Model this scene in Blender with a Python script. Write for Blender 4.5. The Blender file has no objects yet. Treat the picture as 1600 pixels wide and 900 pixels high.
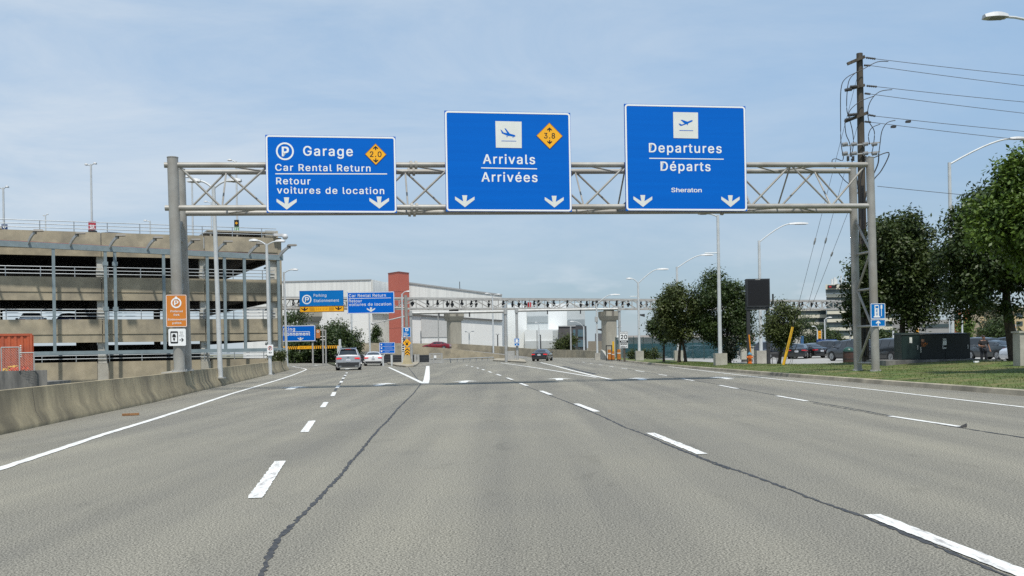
import bpy, math, random
import numpy as np
from math import sin, cos, tan, pi, radians, sqrt, atan2, hypot
from mathutils import Vector, Matrix, Quaternion

random.seed(7)
np.random.seed(7)
sc = bpy.context.scene
COL = sc.collection

# ------------------------------------------------------------------ camera
HC = 1.46                       # eye height in a car, metres
FPX = 1600.0                    # focal length in photo pixels (36 mm on a 36 mm sensor)
PX0, PY0 = 800.0, 545.0         # where the level view axis meets the photo
ROLL = radians(1.0)
CS, SN = cos(ROLL), sin(ROLL)

cam_d = bpy.data.cameras.new('camera')
cam = bpy.data.objects.new('camera', cam_d)
COL.objects.link(cam)
cam_d.lens = 36.0
cam_d.sensor_width = 36.0
cam_d.shift_y = (PY0 - 450.0) / 1600.0
cam_d.clip_start = 0.1
cam_d.clip_end = 6000.0
cam.matrix_world = Matrix(((CS, SN, 0, 0), (0, 0, -1, 0), (-SN, CS, 0, HC), (0, 0, 0, 1)))
sc.camera = cam

# ------------------------------------------------------------------ light
SUN_EL = radians(64.0)
sh = Vector((0.12, -0.99, 0)).normalized()
to_sun = Vector((sh.x * cos(SUN_EL), sh.y * cos(SUN_EL), sin(SUN_EL)))

w = bpy.data.worlds.new('World')
sc.world = w
w.use_nodes = True
nt = w.node_tree
nt.nodes.clear()
N = nt.nodes.new
L = nt.links.new
wo = N('ShaderNodeOutputWorld')
bg = N('ShaderNodeBackground')
sky = N('ShaderNodeTexSky')
sky.sky_type = 'NISHITA'
sky.sun_disc = False
sky.sun_elevation = SUN_EL
sky.sun_rotation = atan2(to_sun.x, to_sun.y)
sky.altitude = 150
sky.air_density = 1.0
sky.dust_density = 0.7
sky.ozone_density = 2.2
tc = N('ShaderNodeTexCoord')
mp = N('ShaderNodeMapping')
mp.inputs['Scale'].default_value = (1.6, 1.6, 6.5)
mp.inputs['Rotation'].default_value = (0.0, radians(14), 0.0)
no = N('ShaderNodeTexNoise')
no.inputs['Scale'].default_value = 1.35
no.inputs['Detail'].default_value = 9
no.inputs['Roughness'].default_value = 0.62
no.inputs['Distortion'].default_value = 0.5
rmp = N('ShaderNodeValToRGB')
rmp.color_ramp.elements[0].position = 0.36
rmp.color_ramp.elements[0].color = (0.04, 0.04, 0.04, 1)
rmp.color_ramp.elements[1].position = 0.74
rmp.color_ramp.elements[1].color = (0.80, 0.80, 0.80, 1)
# the thin cloud is denser towards the left of the view
sep = N('ShaderNodeSeparateXYZ')
mr = N('ShaderNodeMapRange')
mr.inputs['From Min'].default_value = 0.45
mr.inputs['From Max'].default_value = -0.5
mr.inputs['To Min'].default_value = 0.35
mr.inputs['To Max'].default_value = 1.25
mu = N('ShaderNodeMath'); mu.operation = 'MULTIPLY'
# small fair-weather puffs low over the horizon
mp2 = N('ShaderNodeMapping')
mp2.inputs['Scale'].default_value = (9, 9, 26)
no2 = N('ShaderNodeTexNoise')
no2.inputs['Scale'].default_value = 1.1
no2.inputs['Detail'].default_value = 6
rmp2 = N('ShaderNodeValToRGB')
rmp2.color_ramp.elements[0].position = 0.56
rmp2.color_ramp.elements[1].position = 0.70
band = N('ShaderNodeMapRange')
band.interpolation_type = 'SMOOTHSTEP'
band.inputs['From Min'].default_value = 0.10
band.inputs['From Max'].default_value = 0.045
band.inputs['To Min'].default_value = 0.0
band.inputs['To Max'].default_value = 0.55
mu2 = N('ShaderNodeMath'); mu2.operation = 'MULTIPLY'
ad = N('ShaderNodeMath'); ad.operation = 'ADD'; ad.use_clamp = True
mix = N('ShaderNodeMix'); mix.data_type = 'RGBA'
mix.inputs['B'].default_value = (5.2, 5.7, 6.2, 1)
L(tc.outputs['Generated'], mp.inputs['Vector'])
L(mp.outputs['Vector'], no.inputs['Vector'])
L(no.outputs['Fac'], rmp.inputs['Fac'])
L(tc.outputs['Generated'], sep.inputs['Vector'])
L(sep.outputs['X'], mr.inputs['Value'])
L(rmp.outputs['Color'], mu.inputs[0])
L(mr.outputs['Result'], mu.inputs[1])
L(tc.outputs['Generated'], mp2.inputs['Vector'])
L(mp2.outputs['Vector'], no2.inputs['Vector'])
L(no2.outputs['Fac'], rmp2.inputs['Fac'])
L(sep.outputs['Z'], band.inputs['Value'])
L(rmp2.outputs['Color'], mu2.inputs[0])
L(band.outputs['Result'], mu2.inputs[1])
L(mu.outputs[0], ad.inputs[0])
L(mu2.outputs[0], ad.inputs[1])
L(ad.outputs[0], mix.inputs['Factor'])
veil = N('ShaderNodeMix'); veil.data_type = 'RGBA'      # summer haze high in the air
veil.inputs['Factor'].default_value = 0.72
vr = N('ShaderNodeMapRange'); vr.interpolation_type = 'SMOOTHSTEP'
vr.inputs['From Min'].default_value = 0.0
vr.inputs['From Max'].default_value = 0.26
vm = N('ShaderNodeMix'); vm.data_type = 'RGBA'
vm.inputs['A'].default_value = (2.15, 3.0, 3.85, 1)
vm.inputs['B'].default_value = (2.65, 4.0, 5.65, 1)
vs_ = N('ShaderNodeSeparateXYZ')
L(tc.outputs['Generated'], vs_.inputs['Vector'])
L(vs_.outputs['Z'], vr.inputs['Value'])
L(vr.outputs['Result'], vm.inputs['Factor'])
L(vm.outputs['Result'], veil.inputs['B'])
L(sky.outputs['Color'], veil.inputs['A'])
L(veil.outputs['Result'], mix.inputs['A'])
L(mix.outputs['Result'], bg.inputs['Color'])
bg.inputs['Strength'].default_value = 0.115
L(bg.outputs['Background'], wo.inputs['Surface'])

sun_d = bpy.data.lights.new('sun', 'SUN')
sun_d.energy = 3.6
sun_d.angle = radians(2.0)
sun_d.color = (1.0, 0.955, 0.88)
sun = bpy.data.objects.new('sun', sun_d)
COL.objects.link(sun)
sun.location = (0, 0, 60)
sun.rotation_euler = to_sun.to_track_quat('Z', 'Y').to_euler()

sc.view_settings.view_transform = 'Standard'
sc.view_settings.look = 'None'
sc.view_settings.exposure = 0.25
sc.view_settings.gamma = 1.0
sc.view_settings.use_curve_mapping = False
sc.render.engine = 'CYCLES'
sc.cycles.max_bounces = 6
sc.cycles.transparent_max_bounces = 12
sc.cycles.use_denoising = False

# ------------------------------------------------------------------ photo geometry -> world
def uv(px, py):
    dx, dy = px - PX0, py - PY0
    return dx * CS - dy * SN, -dx * SN - dy * CS

def at(px, py, D):
    u, v = uv(px, py)
    return Vector((u * D / FPX, D, HC + v * D / FPX))

def gnd(px, py, z=0.0):
    u, v = uv(px, py)
    D = (z - HC) * FPX / v
    return Vector((u * D / FPX, D, z))

def xat(px, D, py=555):
    return uv(px, py)[0] * D / FPX

# ------------------------------------------------------------------ materials
MATS = {}
def pm(name, c, c2=None, scale=3.0, rough=0.6, metal=0.0, bump=0.0, bscale=None, stretch=None,
       lo=0.35, hi=0.65, detail=5, c3=None, scale3=0.4, coat=0.0, spec=None, emit=None, alpha=None):
    if name in MATS:
        return MATS[name]
    m = bpy.data.materials.new(name)
    m.use_nodes = True
    t = m.node_tree
    b = t.nodes['Principled BSDF']
    b.inputs['Roughness'].default_value = rough
    b.inputs['Metallic'].default_value = metal
    if coat:
        b.inputs['Coat Weight'].default_value = coat
        b.inputs['Coat Roughness'].default_value = 0.08
    if spec is not None:
        b.inputs['Specular IOR Level'].default_value = spec
    tcn = t.nodes.new('ShaderNodeTexCoord')
    mpn = t.nodes.new('ShaderNodeMapping')
    if stretch:
        mpn.inputs['Scale'].default_value = stretch
    t.links.new(tcn.outputs['Object'], mpn.inputs['Vector'])
    def noise(s, d=detail, r=0.6):
        n = t.nodes.new('ShaderNodeTexNoise')
        n.inputs['Scale'].default_value = s
        n.inputs['Detail'].default_value = d
        n.inputs['Roughness'].default_value = r
        t.links.new(mpn.outputs['Vector'], n.inputs['Vector'])
        return n
    c4 = lambda q: (q[0], q[1], q[2], 1)
    if c2 is None:
        c2 = tuple(x * 0.86 for x in c)
    n = noise(scale)
    r = t.nodes.new('ShaderNodeValToRGB')
    r.color_ramp.elements[0].position = lo
    r.color_ramp.elements[0].color = c4(c2)
    r.color_ramp.elements[1].position = hi
    r.color_ramp.elements[1].color = c4(c)
    t.links.new(n.outputs['Fac'], r.inputs['Fac'])
    out = r.outputs['Color']
    if c3 is not None:
        n3 = noise(scale3, 3)
        r3 = t.nodes.new('ShaderNodeValToRGB')
        r3.color_ramp.elements[0].position = 0.42
        r3.color_ramp.elements[0].color = (0, 0, 0, 1)
        r3.color_ramp.elements[1].position = 0.68
        r3.color_ramp.elements[1].color = (1, 1, 1, 1)
        t.links.new(n3.outputs['Fac'], r3.inputs['Fac'])
        mx = t.nodes.new('ShaderNodeMix')
        mx.data_type = 'RGBA'
        t.links.new(r3.outputs['Color'], mx.inputs['Factor'])
        t.links.new(out, mx.inputs['A'])
        mx.inputs['B'].default_value = c4(c3)
        out = mx.outputs['Result']
    t.links.new(out, b.inputs['Base Color'])
    if bump:
        nb = noise(bscale or scale * 6, 4)
        bp = t.nodes.new('ShaderNodeBump')
        bp.inputs['Strength'].default_value = bump
        bp.inputs['Distance'].default_value = 0.02
        t.links.new(nb.outputs['Fac'], bp.inputs['Height'])
        t.links.new(bp.outputs['Normal'], b.inputs['Normal'])
    if emit:
        b.inputs['Emission Color'].default_value = c4(emit[:3])
        b.inputs['Emission Strength'].default_value = emit[3]
    if alpha is not None:
        b.inputs['Alpha'].default_value = alpha
    MATS[name] = m
    return m

def leaf_mat(name, dark, light, scale=0.9):
    if name in MATS:
        return MATS[name]
    m = bpy.data.materials.new(name)
    m.use_nodes = True
    t = m.node_tree
    t.nodes.clear()
    o = t.nodes.new('ShaderNodeOutputMaterial')
    d = t.nodes.new('ShaderNodeBsdfPrincipled')
    d.inputs['Roughness'].default_value = 0.5
    d.inputs['Specular IOR Level'].default_value = 0.35
    tr = t.nodes.new('ShaderNodeBsdfTranslucent')
    ms = t.nodes.new('ShaderNodeMixShader')
    ms.inputs['Fac'].default_value = 0.22
    tcn = t.nodes.new('ShaderNodeTexCoord')
    n = t.nodes.new('ShaderNodeTexNoise')
    n.inputs['Scale'].default_value = scale
    n.inputs['Detail'].default_value = 8
    n.inputs['Roughness'].default_value = 0.75
    r = t.nodes.new('ShaderNodeValToRGB')
    r.color_ramp.elements[0].position = 0.36
    r.color_ramp.elements[0].color = (*dark, 1)
    r.color_ramp.elements[1].position = 0.66
    r.color_ramp.elements[1].color = (*light, 1)
    t.links.new(tcn.outputs['Object'], n.inputs['Vector'])
    t.links.new(n.outputs['Fac'], r.inputs['Fac'])
    t.links.new(r.outputs['Color'], d.inputs['Base Color'])
    t.links.new(r.outputs['Color'], tr.inputs['Color'])
    t.links.new(d.outputs['BSDF'], ms.inputs[1])
    t.links.new(tr.outputs['BSDF'], ms.inputs[2])
    t.links.new(ms.outputs['Shader'], o.inputs['Surface'])
    MATS[name] = m
    return m

def glass_mat():
    return pm('dark_glass', (0.02, 0.025, 0.03), (0.015, 0.02, 0.024), rough=0.06, spec=0.8)

def asphalt_mat(name, base, dark, tint):
    m = bpy.data.materials.new(name)
    m.use_nodes = True
    t = m.node_tree
    b = t.nodes['Principled BSDF']
    b.inputs['Roughness'].default_value = 0.85
    b.inputs['Specular IOR Level'].default_value = 0.3
    tcn = t.nodes.new('ShaderNodeTexCoord')
    def noise(s, d, rg=0.6, st=None):
        n = t.nodes.new('ShaderNodeTexNoise')
        n.inputs['Scale'].default_value = s
        n.inputs['Detail'].default_value = d
        n.inputs['Roughness'].default_value = rg
        if st:
            mm = t.nodes.new('ShaderNodeMapping')
            mm.inputs['Scale'].default_value = st
            t.links.new(tcn.outputs['Object'], mm.inputs['Vector'])
            t.links.new(mm.outputs['Vector'], n.inputs['Vector'])
        else:
            t.links.new(tcn.outputs['Object'], n.inputs['Vector'])
        return n
    def ramp(n, p0, v0, p1, v1):
        r = t.nodes.new('ShaderNodeValToRGB')
        r.color_ramp.elements[0].position = p0
        r.color_ramp.elements[0].color = (*v0, 1)
        r.color_ramp.elements[1].position = p1
        r.color_ramp.elements[1].color = (*v1, 1)
        t.links.new(n.outputs['Fac'], r.inputs['Fac'])
        return r.outputs['Color']
    def mul(a, bb, f=1.0, typ='MULTIPLY'):
        x = t.nodes.new('ShaderNodeMix')
        x.data_type = 'RGBA'
        x.blend_type = typ
        x.inputs['Factor'].default_value = f
        t.links.new(a, x.inputs['A'])
        t.links.new(bb, x.inputs['B'])
        return x.outputs['Result']
    speck = ramp(noise(58, 3, 0.8), 0.36, dark, 0.57, base)
    fine = ramp(noise(75, 2, 0.7), 0.34, (0.45, 0.45, 0.44), 0.62, (1.3, 1.3, 1.3))
    big = ramp(noise(0.22, 5, 0.55), 0.30, (0.89, 0.895, 0.905), 0.70, tint)
    lanes = ramp(noise(0.9, 3, 0.5, (1.0, 0.04, 1.0)), 0.35, (0.80, 0.80, 0.81), 0.65, (1.08, 1.07, 1.04))
    stains = ramp(noise(1.6, 6, 0.7, (1.0, 0.35, 1.0)), 0.22, (0.72, 0.72, 0.72), 0.42, (1, 1, 1))
    col = mul(mul(mul(mul(speck, fine), big), lanes), stains)
    t.links.new(col, b.inputs['Base Color'])
    nb = noise(70, 3, 0.8)
    bp = t.nodes.new('ShaderNodeBump')
    bp.inputs['Strength'].default_value = 0.15
    bp.inputs['Distance'].default_value = 0.006
    t.links.new(nb.outputs['Fac'], bp.inputs['Height'])
    t.links.new(bp.outputs['Normal'], b.inputs['Normal'])
    MATS[name] = m
    return m

def paint_mat():
    """road paint: white, worn through in scratches so the asphalt shows"""
    m = bpy.data.materials.new('road_paint')
    m.use_nodes = True
    t = m.node_tree
    b = t.nodes['Principled BSDF']
    b.inputs['Roughness'].default_value = 0.6
    tcn = t.nodes.new('ShaderNodeTexCoord')
    mm = t.nodes.new('ShaderNodeMapping')
    mm.inputs['Scale'].default_value = (1.0, 0.16, 1.0)
    n = t.nodes.new('ShaderNodeTexNoise')
    n.inputs['Scale'].default_value = 14
    n.inputs['Detail'].default_value = 8
    n.inputs['Roughness'].default_value = 0.75
    r = t.nodes.new('ShaderNodeValToRGB')
    r.color_ramp.elements[0].position = 0.33
    r.color_ramp.elements[0].color = (0.28, 0.26, 0.25, 1)
    r.color_ramp.elements[1].position = 0.50
    r.color_ramp.elements[1].color = (0.73, 0.73, 0.69, 1)
    t.links.new(tcn.outputs['Object'], mm.inputs['Vector'])
    t.links.new(mm.outputs['Vector'], n.inputs['Vector'])
    t.links.new(n.outputs['Fac'], r.inputs['Fac'])
    t.links.new(r.outputs['Color'], b.inputs['Base Color'])
    MATS['road_paint'] = m
    return m

CONC = pm('concrete', (0.42, 0.36, 0.255), (0.33, 0.285, 0.20), 1.3, 0.85, bump=0.15, bscale=14, c3=(0.245, 0.215, 0.16), scale3=0.55)
CONC_L = pm('light_concrete', (0.44, 0.42, 0.36), (0.33, 0.31, 0.265), 1.6, 0.85, bump=0.1)
CONC_W = pm('weathered_barrier_concrete', (0.44, 0.365, 0.225), (0.275, 0.23, 0.145), 2.2, 0.9, bump=0.25, bscale=18,
            stretch=(1.0, 1.0, 0.35), c3=(0.185, 0.155, 0.10), scale3=0.9)
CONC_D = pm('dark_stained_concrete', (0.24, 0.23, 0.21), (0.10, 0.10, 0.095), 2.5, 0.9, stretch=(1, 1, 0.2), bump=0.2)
GALV = pm('galvanised_steel', (0.45, 0.45, 0.43), (0.36, 0.36, 0.345), 3.0, 0.5, 0.25)
GPAINT = pm('gantry_painted_steel', (0.37, 0.36, 0.325), (0.30, 0.29, 0.265), 2.0, 0.5, 0.15, c3=(0.27, 0.25, 0.215), scale3=0.8)
STEEL_B = pm('blue_grey_steel', (0.23, 0.285, 0.30), (0.18, 0.225, 0.24), 2.0, 0.5, 0.1)
ALU = pm('aluminium_rail', (0.32, 0.35, 0.37), (0.26, 0.29, 0.31), 3, 0.45, 0.2)
LAMP_P = pm('light_pole_grey', (0.58, 0.60, 0.60), (0.48, 0.50, 0.50), 2, 0.5, 0.1)
LAMP_H = pm('lamp_head_grey', (0.50, 0.51, 0.51), (0.42, 0.43, 0.43), 4, 0.5)
LENS = pm('lamp_lens', (0.26, 0.26, 0.25), rough=0.25)
BLACK = pm('black_rubber', (0.02, 0.02, 0.02), rough=0.7)
DARK = pm('dark_metal', (0.035, 0.036, 0.038), rough=0.5)
BLUE = pm('sign_blue', (0.0004, 0.130, 0.56), (0.0004, 0.117, 0.515), 0.8, 0.65, spec=0.1, stretch=(0.12, 0.12, 5.0))
BLUE2 = pm('sign_sky_blue', (0.002, 0.165, 0.50), (0.002, 0.155, 0.47), 0.6, 0.6, spec=0.15)
WHITE = pm('sign_white', (0.84, 0.85, 0.84), (0.80, 0.81, 0.80), 1.5, 0.5)
CREAM = pm('sign_cream_plate', (0.74, 0.75, 0.70), (0.69, 0.70, 0.65), 1.5, 0.5)
BLACKP = pm('sign_black', (0.012, 0.012, 0.012), rough=0.5)
AMBER = pm('sign_amber', (0.93, 0.44, 0.006), (0.88, 0.41, 0.006), 1, 0.5)
ORANGE = pm('sign_orange', (0.62, 0.20, 0.02), (0.58, 0.185, 0.02), 1, 0.5)
SIGNBACK = pm('sign_edge_aluminium', (0.40, 0.42, 0.44), rough=0.45, metal=0.4)
TYRE = BLACK
RIM = pm('alloy_rim', (0.45, 0.46, 0.47), rough=0.3, metal=0.8)
GLASS = glass_mat()
TAIL = pm('tail_lamp_red', (0.45, 0.012, 0.015), rough=0.2, coat=0.6)
TAIL_ON = pm('tail_lamp_lit', (0.6, 0.012, 0.015), rough=0.2, emit=(1.0, 0.06, 0.05, 0.25))
PLATE = pm('number_plate_white', (0.75, 0.76, 0.76), rough=0.4)
BARK = pm('bark', (0.075, 0.058, 0.042), (0.03, 0.024, 0.018), 9, 0.9, bump=0.5, bscale=20, stretch=(1, 1, 0.25))
WOOD = pm('creosoted_wood', (0.10, 0.085, 0.065), (0.045, 0.038, 0.03), 8, 0.9, bump=0.3, stretch=(1, 1, 0.08))
YELLOW = pm('safety_yellow', (0.72, 0.42, 0.01), (0.64, 0.36, 0.01), 3, 0.5)
ORNG = pm('post_orange', (0.70, 0.17, 0.012), (0.6, 0.14, 0.012), 3, 0.5)
WHITEWALL = pm('white_cladding', (0.62, 0.625, 0.60), (0.56, 0.565, 0.545), 0.06, 0.6)
PAINT = paint_mat()
ASPH = asphalt_mat('asphalt', (0.330, 0.313, 0.264), (0.034, 0.033, 0.028), (1.04, 1.035, 1.0))

# ------------------------------------------------------------------ mesh collecting
ORG = {}
class MB:
    def __init__(s):
        s.v = []
        s.f = []
    def add(s, vs, fs):
        o = len(s.v)
        s.v.extend(Vector(p) for p in vs)
        s.f.extend(tuple(o + i for i in q) for q in fs)
        return s
    def box(s, x0, x1, y0, y1, z0, z1, fr=None):
        vs = [(x, y, z) for z in (z0, z1) for y in (y0, y1) for x in (x0, x1)]
        if fr:
            vs = [fr(*p) for p in vs]
        return s.add(vs, [(0, 2, 3, 1), (4, 5, 7, 6), (0, 1, 5, 4), (2, 6, 7, 3), (0, 4, 6, 2), (1, 3, 7, 5)])
    def hexa(s, lo, hi):
        """lo, hi: two quads in the same order"""
        return s.add(list(lo) + list(hi), [(3, 2, 1, 0), (4, 5, 6, 7), (0, 1, 5, 4), (1, 2, 6, 5), (2, 3, 7, 6), (3, 0, 4, 7)])
    def tube(s, pts, r, n=8, caps=True):
        pts = [Vector(p) for p in pts]
        k = len(pts)
        rs = r if isinstance(r, (list, tuple)) else [r] * k
        rings = []
        ref = None
        for i in range(k):
            d = (pts[min(i + 1, k - 1)] - pts[max(i - 1, 0)])
            if d.length < 1e-9:
                d = Vector((0, 0, 1))
            d.normalize()
            if ref is None:
                ref = Vector((0, 0, 1)) if abs(d.z) < 0.9 else Vector((1, 0, 0))
            a = d.cross(ref)
            if a.length < 1e-6:
                a = d.cross(Vector((0, 1, 0)))
            a.normalize()
            b = d.cross(a)
            ref = -(b) if False else ref
            rings.append([pts[i] + (a * cos(2 * pi * j / n) + b * sin(2 * pi * j / n)) * rs[i] for j in range(n)])
        vs = [p for ring in rings for p in ring]
        fs = []
        for i in range(k - 1):
            for j in range(n):
                q = (j + 1) % n
                fs.append((i * n + j, i * n + q, (i + 1) * n + q, (i + 1) * n + j))
        if caps:
            fs.append(tuple(reversed(range(n))))
            fs.append(tuple((k - 1) * n + j for j in range(n)))
        return s.add(vs, fs)
    def bar(s, p, q, wd, ht):
        """rectangular bar from p to q, wd across, ht up"""
        p, q = Vector(p), Vector(q)
        d = (q - p).normalized()
        up = Vector((0, 0, 1)) if abs(d.z) < 0.95 else Vector((0, 1, 0))
        a = d.cross(up).normalized()
        b = a.cross(d).normalized()
        c = [(-1, -1), (1, -1), (1, 1), (-1, 1)]
        lo = [p + a * (i * wd / 2) + b * (j * ht / 2) for i, j in c]
        hi = [q + a * (i * wd / 2) + b * (j * ht / 2) for i, j in c]
        return s.hexa(lo, hi)
    def ball(s, c, r, nu=10, nv=6, half=False):
        c = Vector(c)
        rx, ry, rz = r if isinstance(r, (tuple, list)) else (r, r, r)
        vs, fs = [], []
        for i in range(nv + 1):
            th = (pi / 2 if half else pi) * i / nv
            for j in range(nu):
                ph = 2 * pi * j / nu
                vs.append(c + Vector((rx * sin(th) * cos(ph), ry * sin(th) * sin(ph), rz * cos(th))))
        for i in range(nv):
            for j in range(nu):
                q = (j + 1) % nu
                fs.append((i * nu + j, (i + 1) * nu + j, (i + 1) * nu + q, i * nu + q))
        return s.add(vs, fs)
    def prism(s, poly, z0, z1, fr=None):
        """closed outline in (x, y) from z0 to z1"""
        n = len(poly)
        vs = [(x, y, z0) for x, y in poly] + [(x, y, z1) for x, y in poly]
        if fr:
            vs = [fr(*p) for p in vs]
        fs = [tuple(reversed(range(n))), tuple(range(n, 2 * n))]
        fs += [(i, (i + 1) % n, n + (i + 1) % n, n + i) for i in range(n)]
        return s.add(vs, fs)
    def sweep(s, prof, path, closed=True):
        """profile (across, up) swept along ground points; across points to the right of the path"""
        path = [Vector(p) for p in path]
        k, m = len(path), len(prof)
        vs, fs = [], []
        for i in range(k):
            d = path[min(i + 1, k - 1)] - path[max(i - 1, 0)]
            d.z = 0
            d.normalize()
            a = Vector((d.y, -d.x, 0))
            for x, z in prof:
                vs.append(path[i] + a * x + Vector((0, 0, z)))
        e = m if closed else m - 1
        for i in range(k - 1):
            for j in range(e):
                q = (j + 1) % m
                fs.append((i * m + j, (i + 1) * m + j, (i + 1) * m + q, i * m + q))
        if closed:
            fs.append(tuple(range(m)))
            fs.append(tuple(reversed([(k - 1) * m + j for j in range(m)])))
        return s.add(vs, fs)
    def build(s, name, mat, parent=None, smooth=False, local=False, label=None, org=None):
        me = bpy.data.meshes.new(name)
        if parent is not None:
            o0 = Vector((0, 0, 0)) if local else ORG[parent.name]
        else:
            o0 = Vector(org) if org is not None else Vector((0, 0, 0))
        me.from_pydata([tuple(p - o0) for p in s.v], [], s.f)
        mats = mat if isinstance(mat, (list, tuple)) else [mat]
        for q in mats:
            me.materials.append(q)
        me.validate()
        if smooth:
            me.polygons.foreach_set('use_smooth', [True] * len(me.polygons))
            try:
                me.set_sharp_from_angle(angle=radians(38))
            except Exception:
                pass
        me.update()
        o = bpy.data.objects.new(name, me)
        COL.objects.link(o)
        if parent is not None:
            o.parent = parent
            ORG[o.name] = o0
        else:
            o.location = o0
            ORG[o.name] = o0
        if label:
            o['label'] = label
        return o
    def top(s, name, mat, label, cat, group=None, smooth=False):
        xs = [p.x for p in s.v]; ys = [p.y for p in s.v]; zs = [p.z for p in s.v]
        o = s.build(name, mat, None, smooth, org=((min(xs) + max(xs)) / 2, (min(ys) + max(ys)) / 2, min(zs)))
        return tag(o, label, cat, group)

def tag(o, label=None, cat=None, group=None, kind=None):
    if label: o['label'] = label
    if cat: o['category'] = cat
    if group: o['group'] = group
    if kind: o['kind'] = kind
    return o

def thing(name, label, cat, loc=(0, 0, 0), rz=0.0, group=None):
    o = bpy.data.objects.new(name, None)
    COL.objects.link(o)
    o.location = loc
    o.rotation_euler = (0, 0, rz)
    o.empty_display_size = 0.3
    ORG[o.name] = Vector(loc)
    return tag(o, label, cat, group)

def struct(name, mb, mat, smooth=False, kind='structure'):
    o = mb.build(name, mat, None, smooth)
    o['kind'] = kind
    return o

def arc(p, q, rise, n=7, power=1.0):
    """curved arm from p to q: leaves p upwards, reaches q level"""
    p, q = Vector(p), Vector(q)
    c = Vector((p.x + (q.x - p.x) * rise, p.y + (q.y - p.y) * rise, q.z))
    return [(1 - t) ** 2 * p + 2 * t * (1 - t) * c + t * t * q for t in [i / (n - 1) for i in range(n)]]

# ------------------------------------------------------------------ writing
TXT = {}
try:                            # the sans that ships inside Blender itself
    FONT = bpy.data.fonts.load(bpy.utils.system_resource('DATAFILES', path='fonts') + '/Inter.woff2')
except Exception:
    FONT = None
def text_mesh(s, spacing=1.0, weight=0.0):
    key = (s, spacing, weight)
    if key in TXT:
        return TXT[key]
    cu = bpy.data.curves.new('writing', 'FONT')
    cu.body = s
    if FONT:
        cu.font = FONT
    cu.space_character = spacing
    cu.resolution_u = 3
    ob = bpy.data.objects.new('writing', cu)
    COL.objects.link(ob)
    dg = bpy.context.evaluated_depsgraph_get()
    dg.update()
    me = bpy.data.meshes.new_from_object(ob.evaluated_get(dg))
    v0 = [(v.co.x, v.co.y) for v in me.vertices]
    f0 = [tuple(p.vertices) for p in me.polygons]
    vs, fs = [], []
    # thicken the strokes: the outline again, a hair to each side and a hair deeper
    for ox, oy in (((0, 0), (weight, weight * .7), (-weight, -weight * .7), (weight, -weight * .7), (-weight, weight * .7)) if weight else ((0, 0),)):
        fs += [tuple(len(vs) + i for i in q) for q in f0]
        vs += [(x + ox, y + oy) for x, y in v0]
    bpy.data.objects.remove(ob)
    bpy.data.curves.remove(cu)
    bpy.data.meshes.remove(me)
    TXT[key] = (vs, fs)
    return TXT[key]
CAPH = max(y for x, y in text_mesh('H')[0])

def rrect(x0, y0, x1, y1, r, n=5):
    """rounded outline, photo-style y downwards"""
    r = min(r, abs(x1 - x0) / 2, abs(y1 - y0) / 2)
    out = []
    for cx, cy, a0 in ((x1 - r, y0 + r, -90), (x1 - r, y1 - r, 0), (x0 + r, y1 - r, 90), (x0 + r, y0 + r, 180)):
        for i in range(n + 1):
            a = radians(a0 + 90 * i / n)
            out.append((cx + r * cos(a), cy + r * sin(a)))
    return out

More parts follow.
